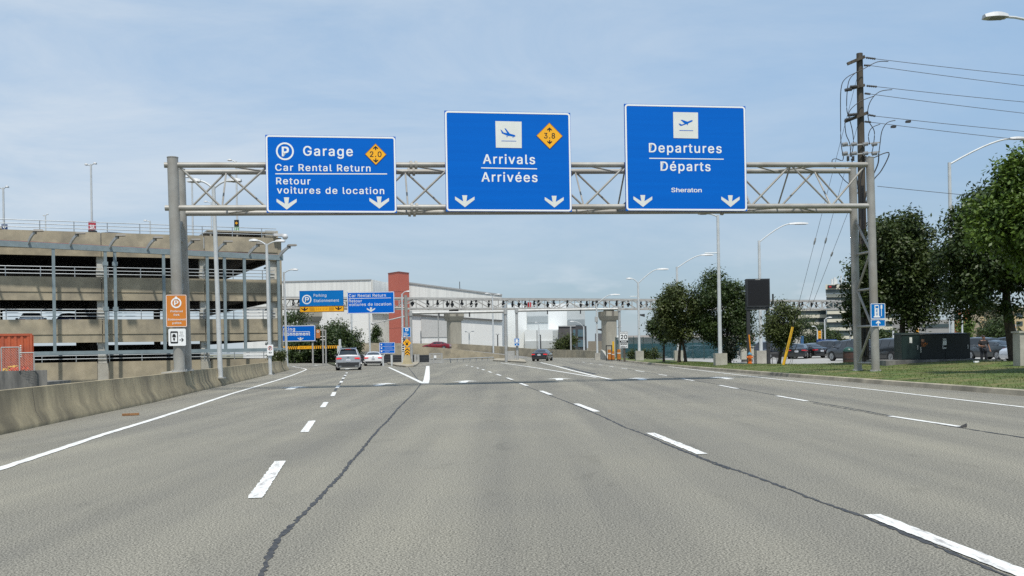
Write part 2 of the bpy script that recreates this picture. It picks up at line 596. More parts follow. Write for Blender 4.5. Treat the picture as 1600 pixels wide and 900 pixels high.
class Sign:
    """a flat sign board laid out in photo-like units (y down) on a real plane in the scene"""
    def __init__(s, name, label, cat, rect, D=None, yaw=0.0, plane=None, thick=0.06, group=None, root=None, scale=1.0, base=None):
        x0, y0, x1, y1 = rect
        s.rect = rect
        s.xc, s.yc = (x0 + x1) / 2, (y0 + y1) / 2
        if plane is not None:
            P0, n = plane
            u, v = uv(s.xc, s.yc)
            r = Vector((u / FPX, 1, v / FPX))
            C = Vector((0, 0, HC))
            t = (P0 - C).dot(n) / r.dot(n)
            s.C = C + r * t
            yaw = atan2(n.x, -n.y)
        else:
            s.C = at(s.xc, s.yc, D)
        s.yaw = yaw
        s.k = s.C.y / FPX * scale
        s.ex = Vector((cos(yaw), sin(yaw), 0))
        s.n = Vector((sin(yaw), -cos(yaw), 0))
        # widen for the turn of the board away from the eye
        s.kx = s.k / max(0.3, (cos(yaw) - sin(yaw) * (s.C.x / s.C.y)))
        s.thick = thick
        if root is None:
            s.root = thing(name, label, cat, tuple(base if base is not None else s.C), 0, group)
        else:
            s.root = root
    def w(s, px, py, d=0.0):
        return s.C + s.ex * ((px - s.xc) * s.kx) + Vector((0, 0, -(py - s.yc) * s.k)) + s.n * d
    def panel(s, mat, r=0, parent=None, rect=None, name='panel', d0=None, d1=0.0):
        x0, y0, x1, y1 = rect or s.rect
        poly = rrect(x0, y0, x1, y1, r) if r else [(x0, y0), (x1, y0), (x1, y1), (x0, y1)]
        m = MB()
        n = len(poly)
        d0 = -s.thick if d0 is None else d0
        vs = [s.w(x, y, d0) for x, y in poly] + [s.w(x, y, d1) for x, y in poly]
        fs = [tuple(range(n)), tuple(reversed(range(n, 2 * n)))] + [(i, n + i, n + (i + 1) % n, (i + 1) % n) for i in range(n)]
        m.add(vs, fs)
        return m.build(name, mat, parent or s.root)
    def flat(s, polys, mat, name, d=0.006, parent=None):
        if name == 'arrow' and len(polys) > 1:
            return [s.flat([q], mat, name, d, parent) for q in polys][-1]
        m = MB()
        for poly in polys:
            m.add([s.w(x, y, d) for x, y in poly], [tuple(reversed(range(len(poly))))])
        return m.build(name, mat, parent or s.root)
    def ring(s, outer, inner, mat, name='border', d=0.006, parent=None):
        m = MB()
        n = len(outer)
        m.add([s.w(x, y, d) for x, y in outer] + [s.w(x, y, d) for x, y in inner],
              [(i, n + i, n + (i + 1) % n, (i + 1) % n) for i in range(n)])
        return m.build(name, mat, parent or s.root)
    def border(s, inset, width, r, mat=None, parent=None, rect=None, d=0.006):
        x0, y0, x1, y1 = rect or s.rect
        i, j = inset, inset + width
        return s.ring(rrect(x0 + i, y0 + i, x1 - i, y1 - i, r), rrect(x0 + j, y0 + j, x1 - j, y1 - j, max(r - width, 0.2)),
                      mat or WHITE, 'border', d, parent)
    def circle(s, cx, cy, r, n=28):
        return [(cx + r * cos(2 * pi * i / n), cy + r * sin(2 * pi * i / n)) for i in range(n)]
    def texts(s, lines, mat, name='lettering', d=0.007, parent=None):
        """lines: (string, x0, x1, baseline y, cap height[, spacing, weight])"""
        o = None
        for ln in lines:
            m = MB()
            st, x0, x1, yb, ch = ln[:5]
            sp = ln[5] if len(ln) > 5 else 1.08
            wt = ln[6] if len(ln) > 6 else 0.018
            vs, fs = text_mesh(st, sp, wt)
            if not vs:
                continue
            a, b = min(x for x, y in vs), max(x for x, y in vs)
            kx, ky = (x1 - x0) / (b - a), ch / CAPH
            nl = len(vs) // (5 if wt else 1)
            m.add([s.w(x0 + (x - a) * kx, yb - y * ky, d - .0005 * (i // nl)) for i, (x, y) in enumerate(vs)], fs)
            o = m.build(name, mat, parent or s.root)
        return o

ARROW = [(-75, -36), (-13, 2), (-20, -46), (19, -46), (12, 2), (75, -36), (75, -12), (0, 46), (-75, -12)]
def arrow_poly(cx, cy, wpx, hpx=None, up=False):
    kx = wpx / 150
    ky = (hpx / 92) if hpx else kx
    q = [(cx + x * kx, cy + (-y if up else y) * ky) for x, y in ARROW]
    return q if not up else list(reversed(q))

# ================================================================== GROUND AND ROADS
def ss(a, b, x):
    t = max(0.0, min(1.0, (x - a) / (b - a)))
    return t * t * (3 - 2 * t)

def lerp_tab(tab, x):
    if x <= tab[0][0]:
        return tab[0][1]
    for (a, p), (b, q) in zip(tab, tab[1:]):
        if x <= b:
            return p + (q - p) * (x - a) / (b - a)
    return tab[-1][1]

g = MB()
g.add([(-3000, -300, -1.3), (3000, -300, -1.3), (3000, 5000, -1.3), (-3000, 5000, -1.3)], [(0, 1, 2, 3)])
struct('ground', g, pm('dry_ground', (0.20, 0.185, 0.14), (0.12, 0.125, 0.075), 0.05, 0.95))

r = MB()
left_edge = [gnd(x, y) + Vector((-0.55, 0, 0)) for x, y in ((-330, 768), (-160, 721), (0, 680), (120, 654), (240, 629), (300, 614), (360, 600), (410, 588), (437, 582), (449, 579))]
rv = [(p.x, p.y, 0) for p in left_edge]
rv = [(rv[0][0], -20, 0)] + rv + [(-18.9, 86, 0), (-110, 110, 0), (-110, 300, 0), (110, 300, 0), (110, 62, 0), (45, 60, 0), (45, -20, 0)]
r.add(rv, [tuple(reversed(range(len(rv))))])
struct('road', r, ASPH)

lot = MB()
lot.add([(12.5, 66, 0.012), (110, 52, 0.012), (110, 135, 0.012), (15, 150, 0.012)], [(0, 1, 2, 3)])
struct('parking_lot', lot, pm('pale_lot_asphalt', (0.34, 0.33, 0.31), (0.27, 0.265, 0.25), 1.5, 0.9, bump=0.2))

def ribbon(mb, pts, wd, z=0.006, jit=0.0, step=None, seed=1, rough=0.0):
    pts = [Vector((p.x, p.y, 0)) for p in pts]
    if step:
        rs = random.Random(seed)
        q = [pts[0]]
        for a, b in zip(pts, pts[1:]):
            n = max(1, int((b - a).length / step))
            for i in range(1, n + 1):
                q.append(a.lerp(b, i / n))
        pts = [p + Vector((rs.uniform(-jit, jit), rs.uniform(-jit, jit), 0)) for p in q]
    k = len(pts)
    vs, fs = [], []
    rs = random.Random(seed + 5)
    for i, p in enumerate(pts):
        d = pts[min(i + 1, k - 1)] - pts[max(i - 1, 0)]
        d.normalize()
        a = Vector((d.y, -d.x, 0))
        ww = wd * (rs.uniform(1 - rough, 1 + rough * .5) if rough else rs.uniform(0.35, 1.5) if jit else 1.0) / 2
        vs += [p - a * ww + Vector((0, 0, z)), p + a * ww + Vector((0, 0, z))]
    for i in range(k - 1):
        fs.append((2 * i, 2 * i + 1, 2 * i + 3, 2 * i + 2))
    mb.add(vs, fs)

def G(pts):
    return [gnd(x, y) for x, y in pts]

mk = MB()
ribbon(mk, G([(-160, 783), (-60, 752), (0, 733), (100, 700), (156, 681), (240, 655.6), (300, 636), (360, 616), (397, 605), (435, 593.7),
              (455, 587), (467, 582.5), (475, 579.3), (478.5, 577.6), (477, 576.5), (470, 575), (460, 573.7)]), 0.16, 0.008, 0.004, 0.25, 5, 0.12)
ribbon(mk, G([(1760, 655), (1600, 636.6), (1390, 612), (1180, 589), (1070, 576), (987, 565.7), (940, 560.3), (900, 556.6)]), 0.14, 0.008)
ribbon(mk, G([(782.6, 567), (822, 572.5), (864, 579), (905, 585.6), (932, 590)]), 0.18, 0.008)
ribbon(mk, G([(844.5, 566.5), (868, 572), (894, 579), (932, 588.3), (954.5, 593)]), 0.20, 0.010)
ribbon(mk, G([(607.5, 574), (640, 589), (658.7, 598), (663, 599.3)]), 0.20, 0.008)
ribbon(mk, G([(668.5, 572), (667.6, 585), (666.5, 594), (664.5, 599.5)]), 0.30, 0.010)
for a, b in [((1362, 805), (1720, 945)), ((1016, 677), (1097, 710)), ((900, 631), (932.5, 643.5)), ((845, 611), (861, 617)),
             ((813, 599), (824, 603)), ((792, 590.4), (801, 593.6)), ((776, 584.7), (782.6, 587)), ((763.4, 580.5), (768, 582.2)),
             ((753, 577), (757, 578.4)), ((745, 574.7), (748, 575.7)), ((736, 572.4), (739, 573.2)), ((728, 570.4), (730.5, 571))]:
    ribbon(mk, G([a, b]), 0.155, 0.008, 0.004, 0.07, int(a[0]), 0.13)
for a, b in [((1390, 650.5), (1500, 667)), ((1214, 618.7), (1261, 627)), ((1123.7, 602), (1152.5, 607.5)), ((1064.5, 591.8), (1084, 595)),
             ((1029, 585), (1042, 587)), ((993, 579), (1007, 581.2)), ((971, 575.2), (980, 576.6)), ((952, 572.3), (959, 573.4)),
             ((935, 569.7), (941, 570.6)), ((921.5, 567.7), (926, 568.3)), ((910.5, 566), (914, 566.5))]:
    ribbon(mk, G([a, b]), 0.13, 0.008)
for a, b in [((398, 779), (438, 721)), ((475.5, 675.5), (488, 657.7)), ((504, 636.7), (509.5, 628.7)), ((519.5, 619), (522.5, 613)),
             ((526.7, 606.3), (528.7, 602.8)), ((532.5, 598), (534, 595.5)), ((535.8, 592), (537, 590.2)), ((538.8, 587.4), (539.7, 586)),
             ((541.3, 583.4), (542, 582.2))]:
    ribbon(mk, G([a, b]), 0.15, 0.008, 0.004, 0.07, int(a[0]), 0.13)
# old paint left along the second far seam, cream kerb-side scrapes
for cx, cy in [(458.7, 606.3), (597.5, 600.8), (726, 596.6), (873.5, 592.6), (1000, 592.2), (1130, 590.8), (460, 572.6), (494.5, 570.8), (543, 576.4)]:
    c = gnd(cx, cy)
    a = 0.10 if cx < 560 else -0.02
    R = lambda x, y: (c.x + x * cos(a) - y * sin(a), c.y + x * sin(a) + y * cos(a), 0.009)
    mk.add([R(-.17, -1.7), (R(.17, -1.7)), R(.17, .3), R(.62, .3), R(0, 1.7), R(-.62, .3), R(-.17, .3)], [(0, 1, 2, 3, 4, 5, 6)])
struct('lane_markings', mk, PAINT)

ck = MB()
ribbon(ck, G([(638, 574), (645, 583), (652, 592), (658.7, 598.7), (645, 616), (622.5, 637.5), (606, 657.5), (592.5, 670), (577.5, 687.5), (565, 703.7), (547.5, 722.5),
              (532.5, 742.5), (520, 755), (500, 777), (473, 804.6), (438.6, 839), (424, 859.5), (410, 898), (398, 945)]), 0.044, 0.004, 0.012, 0.06, 3)
ribbon(ck, G([(1620, 921), (1543.7, 887.5), (1450, 849), (1360, 811.6), (1315, 795.6), (1262, 777), (1210, 756), (1168.7, 741), (1135, 730), (1093.7, 714.5),
              (1048.7, 697), (1000, 676), (976.5, 668), (946, 653), (930, 646), (894, 631), (861, 618.5), (825, 604.6), (789.5, 591)]), 0.042, 0.004, 0.011, 0.07, 8)
ribbon(ck, G([(1140, 733.5), (1115, 724.5), (1090, 714.5), (1060, 702), (1035, 692)]), 0.03, 0.0045, 0.012, 0.1, 14)
ribbon(ck, G([(1760, 707), (1600, 684), (1505, 669.4), (1390, 649.5), (1324, 637), (1261, 626.6), (1214, 618), (1119.5, 600.4), (1037, 586.4), (974, 576)]), 0.055, 0.004, 0.012, 0.2, 21)
ribbon(ck, G([(1395, 652.3), (1330, 640), (1270, 630)]), 0.04, 0.004, 0.012, 0.15, 23)
ribbon(ck, G([(880, 572), (905, 579), (930, 584.5)]), 0.25, 0.004, 0.05, 0.7, 24)
ribbon(ck, G([(523, 611), (529, 603), (536, 592.5), (541, 584)]), 0.08, 0.004, 0.02, 0.5, 29)
# faint tyre-polished scars
struct('road_cracks', ck, pm('crack_sealer', (0.020, 0.020, 0.021), (0.060, 0.058, 0.055), 14, 0.6))

# ---- kerb and grass verge on the right
KERB = [(4.0, 13.95), (15, 13.65), (26.5, 13.3), (35.3, 12.8), (50, 11.95), (75, 11.0), (100, 10.9), (127, 11.05), (140, 12.4)]
def kerb_x(D):
    return lerp_tab(KERB, D)
BACK = [(4, 60), (44, 60), (50, 34), (56, 25), (63, 20.2), (71, 17.4), (104, 16.4), (140, 14.2)]
def verge_z(x, D):
    d = x - kerb_x(D) - 0.15
    amp = 0.36 - 0.24 * ss(50, 75, D)
    up = 0.38 * ss(0.0, 3.0, d) + 0.62 * ss(5.5, 10.5, d)
    fall = 1 - ss(10.5, 19, d)
    z = 0.13 + amp * up * fall - 0.12 * (1 - fall)
    bk = lerp_tab(BACK, D)
    z = z * (1 - 0.9 * ss(bk - 3.0, bk, x)) if D > 48 else z
    return max(z, 0.02) + 0.02 * sin(x * 1.7 + D * 0.6) * ss(0, 2, d)
kb = MB()
kp = [Vector((x, d, 0)) for d, x in KERB]
kb.sweep([(0, 0.0), (0.03, 0.135), (0.06, 0.15), (0.24, 0.15), (0.24, 0.0)], kp, closed=False)
struct('kerb', kb, pm('kerb_concrete', (0.42, 0.37, 0.28), (0.28, 0.25, 0.19), 1.6, 0.9, bump=0.25, c3=(0.19, 0.17, 0.13), scale3=0.7))
gv = MB()
ds = [4 + i * 1.0 for i in range(137)]
nx = 44
vs, fs = [], []
for i, D in enumerate(ds):
    x0, x1 = kerb_x(D) + 0.22, lerp_tab(BACK, D)
    for j in range(nx):
        t = (j / (nx - 1)) ** 1.5
        x = x0 + (x1 - x0) * t
        vs.append((x, D, verge_z(x, D)))
for i in range(len(ds) - 1):
    for j in range(nx - 1):
        fs.append((i * nx + j, i * nx + j + 1, (i + 1) * nx + j + 1, (i + 1) * nx + j))
gv.add(vs, fs)
GRASS = pm('grass_turf', (0.090, 0.130, 0.020), (0.046, 0.078, 0.012), 1.1, 0.9, bump=0.9, bscale=30, c3=(0.150, 0.135, 0.048), scale3=0.8)
struct('verge', gv, GRASS, smooth=True)

def grass_blades(n):
    rng = np.random.RandomState(3)
    vs, fs = [], []
    while len(fs) < n:
        D = 22 + 60 * rng.rand() ** 1.3
        xk, xb = kerb_x(D) + 0.26, min(lerp_tab(BACK, D), kerb_x(D) + 16)
        x = xk + (xb - xk) * rng.rand()
        z = verge_z(x, D)
        h = 0.025 + 0.04 * rng.rand()
        a = rng.rand() * 2 * pi
        wd = 0.007 + 0.008 * rng.rand()
        lx, ly = rng.uniform(-.04, .04), rng.uniform(-.04, .04)
        b = len(vs)
        vs += [(x - cos(a) * wd, D - sin(a) * wd, z - 0.01), (x + cos(a) * wd, D + sin(a) * wd, z - 0.01), (x + lx, D + ly, z + h)]
        fs.append((b, b + 1, b + 2))
    m = MB()
    m.v = [Vector(p) for p in vs]
    m.f = fs
    o = m.build('grass', leaf_mat('grass_blade', (0.052, 0.088, 0.012), (0.108, 0.142, 0.026), 0.6))
    tag(o, 'short mown grass covering the verge beside the kerb', 'grass', None, 'stuff')
grass_blades(42000)

# ================================================================== CONCRETE BARRIER ON THE LEFT
bp = G([(-330, 768), (-160, 721), (0, 680), (120, 654), (240, 629), (300, 614), (360, 600), (410, 588), (437, 582), (452, 578.3)])
bm = MB()
bm.sweep([(-0.6, 0), (-0.6, 0.08), (-0.42, 0.33), (-0.36, 0.82), (-0.20, 0.82), (-0.14, 0.33), (0, 0.10), (0, 0)], bp)
bar = thing('concrete_barrier', 'long low weathered concrete barrier curving along the left road edge', 'barrier', tuple(bp[3]))
bm.build('body', CONC_W, bar, smooth=True)
for i in range(len(bp) - 1):
    a, b = bp[i], bp[i + 1]
    n = max(1, int((b - a).length / 4.0))
    for q in range(n):
        p = a.lerp(b, (q + 0.5) / n)
        d = (b - a).normalized()
        rt = Vector((d.y, -d.x, 0))
        prof = [(0.004, 0.10), (-0.136, 0.33), (-0.196, 0.815)]
        jm = MB()
        for (x0, z0), (x1, z1) in zip(prof, prof[1:]):
            vs = [p + rt * x0 + d * s_ * 0.012 + Vector((0, 0, z0)) for s_ in (-1, 1)] + [p + rt * x1 + d * s_ * 0.012 + Vector((0, 0, z1)) for s_ in (1, -1)]
            jm.add(vs, [(0, 1, 2, 3)])
        jm.build('joint', pm('joint_dirt', (0.16, 0.14, 0.11), rough=0.95), bar)

lw = MB()
p0, p1 = at(-60, 600, 44), at(74, 600, 46)
dv = (p1 - p0); dv.z = 0
nn = Vector((-dv.y, dv.x, 0)).normalized() * 0.35
a0, a1 = Vector((p0.x, p0.y, 0)), Vector((p1.x, p1.y, 0))
lw.hexa([q - Vector((0, 0, 1.3)) for q in (a0, a1, a1 + nn, a0 + nn)], [q + Vector((0, 0, 0.87)) for q in (a0, a1, a1 + nn, a0 + nn)])
lw.top('concrete_wall', CONC_D, 'short dark stained concrete wall in front of the orange container', 'wall')

# ================================================================== PARKING GARAGE
g0 = at(0, 559, 75.0); g1 = at(437, 552, 84.0)
gO = Vector((g0.x, g0.y, 0))
gx = Vector((g1.x - g0.x, g1.y - g0.y, 0)); GLEN = gx.length; gx.normalize()
gy = Vector((-gx.y, gx.x, 0))
def gf(a, b, c):
    return gO + gx * a + gy * b + Vector((0, 0, c))
def ga(px, b=0.0, py=500):
    u, v = uv(px, py)
    rr = Vector((u / FPX, 1, 0))
    P = gO + gy * b
    t = P.dot(gy) / rr.dot(gy)
    return (rr * t - P).dot(gx)
garage = thing('parking_garage', 'tan concrete multi-storey parking garage with open decks', 'parking garage', tuple(gf(0, 0, 0)))
A0, A1 = -16.0, GLEN
PARAPET = [(9.05, 10.88), (5.70, 7.45), (2.50, 4.25)]
cols = [ga(-170), ga(-8), ga(160), ga(321), ga(430)]
for z0, z1 in PARAPET:
    m = MB()
    for a, b in zip([A0] + cols[1:-1], cols[1:-1] + [A1]):
        m.box(a + 0.03, b - 0.03, 0, 0.22, z0 + 0.62, z1, gf)
        m.box(a + 0.02, b - 0.02, 0.05, 0.24, z0, z0 + 0.60, gf)
    m.box(A0, A1, 0.08, 0.2, z0 + 0.55, z0 + 0.66, gf)
    m.build('parapet', CONC, garage)
    m = MB()
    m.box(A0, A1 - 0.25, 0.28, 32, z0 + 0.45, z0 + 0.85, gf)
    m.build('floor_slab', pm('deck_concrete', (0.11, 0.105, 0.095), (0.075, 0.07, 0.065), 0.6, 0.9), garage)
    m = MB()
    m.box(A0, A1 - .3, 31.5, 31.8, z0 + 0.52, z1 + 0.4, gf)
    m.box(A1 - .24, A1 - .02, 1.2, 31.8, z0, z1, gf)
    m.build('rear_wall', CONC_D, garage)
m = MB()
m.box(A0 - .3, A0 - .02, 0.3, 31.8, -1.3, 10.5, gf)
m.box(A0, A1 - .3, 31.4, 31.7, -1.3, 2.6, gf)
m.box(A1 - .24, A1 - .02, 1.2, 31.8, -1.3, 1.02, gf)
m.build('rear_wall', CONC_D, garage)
for i, a in enumerate(cols):
    m = MB()
    m.box(a - 0.32, a + 0.32, 0.30, 0.9, -1.3, 9.1, gf)
    m.box(a - 0.36, a + 0.36, 0.26, 0.6, 4.3, 4.95, gf)
    m.box(a - 0.36, a + 0.36, 0.26, 0.6, 7.5, 8.15, gf)
    m.build('column', pm('white_painted_concrete', (0.56, 0.55, 0.50), (0.36, 0.35, 0.31), 1.5, 0.8), garage)
for a in cols[:-1]:
    for b in (10, 20, 30):
        m = MB()
        m.box(a - 0.3, a + 0.3, b, b + 0.6, -1.3, 9.1, gf)
        m.build('column', CONC_D, garage)
for z1, top in ((10.88, 3), (7.45, 3), (4.25, 3), (1.02, 3)):
    m = MB()
    for q in (0.24, 0.5, 0.76):
        m.tube([gf(A0, 0.11, z1 + q), gf(A1 - (0.3 if z1 < 10 else 0.1), 0.11, z1 + q)], 0.033, 6)
    a = A0
    while a < A1 - 0.3:
        m.tube([gf(a, 0.11, z1), gf(a, 0.11, z1 + 0.78)], 0.036, 6)
        a += 2.35
    m.build('guard_rail', ALU, garage)
m = MB()
for a, b in zip([A0] + cols[1:-1], cols[1:-1] + [A1 + 0.2]):
    m.box(a + 0.42, b - 0.42, -0.02, 0.25, -1.3, 1.02, gf)
m.build('base_wall', CONC, garage)
for a in cols[1:]:
    m = MB()
    m.box(a - 0.40, a + 0.40, 0.06, 0.27, -1.3, 0.9, gf)
    m.build('column_base', CONC_L, garage)
# corner pier and stair block at the far end
m = MB()
m.box(A1 - 0.01, A1 + 0.30, 0.05, 1.1, -1.3, 10.9, gf)
m.build('corner_pier', CONC, garage)
m = MB()
m.box(A1 - 0.9, A1 + 0.1, 0.3, 7, 10.92, 11.5, gf)
m.box(A1 - 5.5, A1 - 0.8, 0.5, 5, 11.3, 11.42, gf)
for a in (A1 - 5.3, A1 - 3.2, A1 - 1.1):
    m.box(a, a + 0.12, 0.6, 0.72, 10.85, 11.3, gf)
m.build('roof_shelter', pm('shelter_beige', (0.42, 0.38, 0.30), rough=0.8), garage)
# steel frame standing off the front
FB = -1.15
def beam_z(a):
    return 9.75 - 0.026 * (a - 0) * 1.1
m = MB()
m.hexa([gf(A0, FB - .14, beam_z(A0) - .22), gf(A1 + .12, FB - .14, beam_z(A1) - .22), gf(A1 + .12, FB + .14, beam_z(A1) - .22), gf(A0, FB + .14, beam_z(A0) - .22)],
       [gf(A0, FB - .14, beam_z(A0) + .2), gf(A1 + .12, FB - .14, beam_z(A1) + .2), gf(A1 + .12, FB + .14, beam_z(A1) + .2), gf(A0, FB + .14, beam_z(A0) + .2)])
m.build('steel_beam', STEEL_B, garage)
m = MB()
m.box(A0, A1 + .12, FB - .02, FB + .12, 9.98 - 0.3, 10.0 - 0.3, lambda a, b, c: gf(a, b, beam_z(a) + 0.225 + (c - 9.69) * 1.2))
m.build('light_strip', pm('red_strip', (0.42, 0.05, 0.05), (0.30, 0.25, 0.25), 0.25, 0.5), garage)
m = MB()
m.box(A0, A1 + .12, FB - .12, FB + .12, 1.58, 1.86, gf)
m.build('steel_beam', STEEL_B, garage)
for px in (-76, 85, 166, 181, 257, 325, 352, 383, 421, 436):
    a = ga(px, FB)
    m = MB()
    m.box(a - .11, a + .11, FB - .1, FB + .1, 1.86, beam_z(a) - .22, gf)
    for zc in ((8.4, 5.0) if px in (166, 181) else ()):
        m.box(a - .19, a + .19, FB - .13, FB + .13, zc - .15, zc + .15, gf)
    m.build('steel_post', STEEL_B, garage)
m = MB()
for px in (166, 325, 421):
    a = ga(px, FB)
    for zc in (8.4, 5.0, 2.2):
        m.box(a - .07, a + .07, FB + .1, 0.3, zc - .07, zc + .07, gf)
m.build('bracket', STEEL_B, garage)
for px in (-20, 44, 109, 171, 229, 287, 337, 388, 436):
    a = ga(px, FB, 380)
    z = beam_z(a) + 0.2
    wl = MB()
    for i in range(6):
        t0, t1 = i / 6, (i + 1) / 6
        f0 = lambda t: (FB - 1.6 * sin(t * pi / 2), z - .1 + 0.62 * sin(t * pi / 2) ** .8)
        (b0, c0), (b1, c1) = f0(t0), f0(t1)
        h0, h1 = 0.16 * (1 - t0 * 0.55), 0.16 * (1 - t1 * 0.55)
        wl.hexa([gf(a - .05 + t0 * .5, b0, c0 - h0), gf(a + .05 + t0 * .5, b0, c0 - h0), gf(a + .05 + t1 * .5, b1, c1 - h1), gf(a - .05 + t1 * .5, b1, c1 - h1)],
                [gf(a - .05 + t0 * .5, b0, c0 + h0), gf(a + .05 + t0 * .5, b0, c0 + h0), gf(a + .05 + t1 * .5, b1, c1 + h1), gf(a - .05 + t1 * .5, b1, c1 + h1)])
    arm = wl.build('wall_light', pm('pale_arm', (0.40, 0.42, 0.43), rough=0.5), garage)
    hd = MB()
    hb, hc = FB - 1.62, z + .52
    hd.tube([gf(a + .5, hb, hc - .12), gf(a + .5, hb, hc + .1)], 0.05, 6)
    hd.hexa([gf(a + .28, hb - .3, hc + .06), gf(a + 1.0, hb - .3, hc + .1), gf(a + 1.0, hb + .3, hc + .1), gf(a + .28, hb + .3, hc + .06)],
            [gf(a + .34, hb - .24, hc + .2), gf(a + .94, hb - .24, hc + .22), gf(a + .94, hb + .24, hc + .22), gf(a + .34, hb + .24, hc + .2)])
    hd.build('lamp_head', pm('bronze_lamp', (0.16, 0.15, 0.13), rough=0.5), arm)
# security camera at the corner
cc = MB()
c0 = gf(A1 + 0.3, -0.3, 11.05)
cc.box(A1 - .4, A1 + .6, -0.45, 0.0, 11.0, 11.2, gf)
cc.ball(gf(A1 + 0.5, -0.5, 10.95), 0.24)
tag(cc.build('security_camera', pm('camera_white', (0.6, 0.6, 0.6), rough=0.4), garage, smooth=True), 'white dome camera at the roof corner')
# red roof-line trim at the bottom right
# ---- the car seen on the second deck, cars come later

# ================================================================== HANGARS AND FAR BUILDINGS
def footprint_bld(root, name, pts, z0, z1, mat):
    m = MB()
    m.prism([(p.x, p.y) for p in pts], z0 if z0 else -1.4, z1)
    return m.build(name, mat, root)

def strip_on(root, name, p, q, z0a, z1a, z0b, z1b, out, mat):
    """a raised band on a facade between ground points p and q"""
    d = (q - p); d.z = 0
    n = Vector((d.y, -d.x, 0)).normalized()
    if n.y > 0:
        n = -n
    m = MB()
    A = [p + n * out + Vector((0, 0, z0a)), q + n * out + Vector((0, 0, z0b)), q + Vector((0, 0, z0b)) - n * 0.05, p - n * 0.05 + Vector((0, 0, z0a))]
    B = [p + n * out + Vector((0, 0, z1a)), q + n * out + Vector((0, 0, z1b)), q + Vector((0, 0, z1b)) - n * 0.05, p - n * 0.05 + Vector((0, 0, z1a))]
    m.hexa(A, B)
    return m.build(name, mat, root)

def zof(px, py, D):
    return at(px, py, D).z
def fl(px, D, py=545):
    p = at(px, py, D); return Vector((p.x, p.y, 0))

RIB = pm('ribbed_cladding', (0.70, 0.70, 0.665), (0.63, 0.63, 0.60), 1.6, 0.55, stretch=(1.1, 0.5, 0.004), lo=0.45, hi=0.55)
def big_panel_mat(name, c, c2):
    """smooth cladding in tall sheets: faint joints"""
    return pm(name, c, c2, 0.5, 0.6, stretch=(0.5, 0.5, 0.12), lo=0.47, hi=0.53)
SHEET = big_panel_mat('sheet_cladding', (0.72, 0.72, 0.69), (0.66, 0.66, 0.635))

# left hangar
hl = thing('hangar', 'long pale ribbed hangar left of the red tower', 'hangar', tuple(fl(520, 300)))
P = [fl(380, 302), fl(582, 300), fl(612, 309), fl(612, 380), fl(380, 380)]
footprint_bld(hl, 'wall', P, 0, zof(582, 466, 300), SHEET)
strip_on(hl, 'upper_cladding', P[0], P[1], zof(582, 476, 300), zof(480, 438.5, 300) - .3, zof(582, 476, 300), zof(582, 437, 300), 0.5, RIB)
strip_on(hl, 'upper_cladding', P[1], P[2], zof(582, 490, 300), zof(582, 437, 300), zof(582, 490, 300), zof(607, 441, 302), 0.5, RIB)
footprint_bld(hl, 'roof', [P[0], P[1], P[2], P[3], P[4]], zof(582, 470, 300), zof(582, 439, 300), RIB)
strip_on(hl, 'roof_trim', P[0], P[1], zof(582, 438, 300), zof(582, 436.4, 300), zof(582, 438, 300), zof(582, 436.4, 300), 0.7, pm('trim_grey', (0.35, 0.36, 0.36), rough=0.6))
# right hangar
hr = thing('hangar', 'pale hangar with a sloping roofline right of the red tower', 'hangar', tuple(fl(710, 315)))
P = [fl(630, 276), fl(785, 286), fl(800, 390), fl(600, 380)]
zl, zr = zof(630, 442.0, 276), zof(785, 462, 286)
m = MB(); m.hexa([p + Vector((0, 0, -1.4)) for p in P], [P[0] + Vector((0, 0, zl - .3)), P[1] + Vector((0, 0, zr - .3)), P[2] + Vector((0, 0, zr - .3)), P[3] + Vector((0, 0, zl - .3))])
m.build('wall', SHEET, hr)
strip_on(hr, 'upper_cladding', P[0], P[1], zof(630, 489.7, 276), zl, zof(785, 500, 286), zr, 0.35, RIB)
strip_on(hr, 'trim', P[0], P[1], zof(630, 491.4, 276), zof(630, 489.7, 276), zof(785, 501.7, 286), zof(785, 500, 286), 0.6, pm('trim_dark', (0.12, 0.12, 0.12), rough=0.6))
strip_on(hr, 'roof_trim', P[0], P[1], zl, zl + .4, zr, zr + .4, 0.6, MATS['trim_grey'])
m = MB()
q0, q1 = P[0].lerp(P[1], 0.18), P[0].lerp(P[1], 0.46)
hrp = strip_on(hr, 'grey_panel', q0, q1, 5.0, 10.5, 5.0, 10.5, 0.15, pm('greyish_sheet', (0.50, 0.50, 0.48), rough=0.6))
mm = MB()
ms0 = fl(720, 315)
mm.tube([ms0 + Vector((0, 0, zr - 1)), ms0 + Vector((0, 0, zof(720, 440, 315)))], 0.12, 6)
mm.box(ms0.x - .9, ms0.x + .5, ms0.y - .3, ms0.y + .3, zof(720, 454, 315), zof(720, 451, 315))
mm.build('antenna', DARK, hr)
# red tower
rt = thing('red_tower', 'square salmon red tower between the two pale hangars', 'tower', tuple(fl(625, 274)))
P = [fl(608.5, 275), fl(625, 270), fl(641, 275), fl(625, 284)]
REDT = pm('red_cladding', (0.57, 0.14, 0.09), (0.53, 0.13, 0.083), 0.3, 0.6)
footprint_bld(rt, 'wall', P, 0, zof(625, 425.5, 270), REDT)
m = MB(); c = sum(P, Vector()) / 4
m.prism([((p.x - c.x) * 1.03 + c.x, (p.y - c.y) * 1.03 + c.y) for p in P], zof(625, 425.5, 270), zof(625, 424, 270))
m.build('roof_cap', pm('red_cap', (0.25, 0.07, 0.05), rough=0.6), rt)
for py in (455, 483, 512):
    m = MB()
    m.prism([((p.x - c.x) * 1.006 + c.x, (p.y - c.y) * 1.006 + c.y) for p in P], zof(625, py + .35, 270), zof(625, py, 270))
    m.build('cladding_joint', MATS['red_cap'], rt)
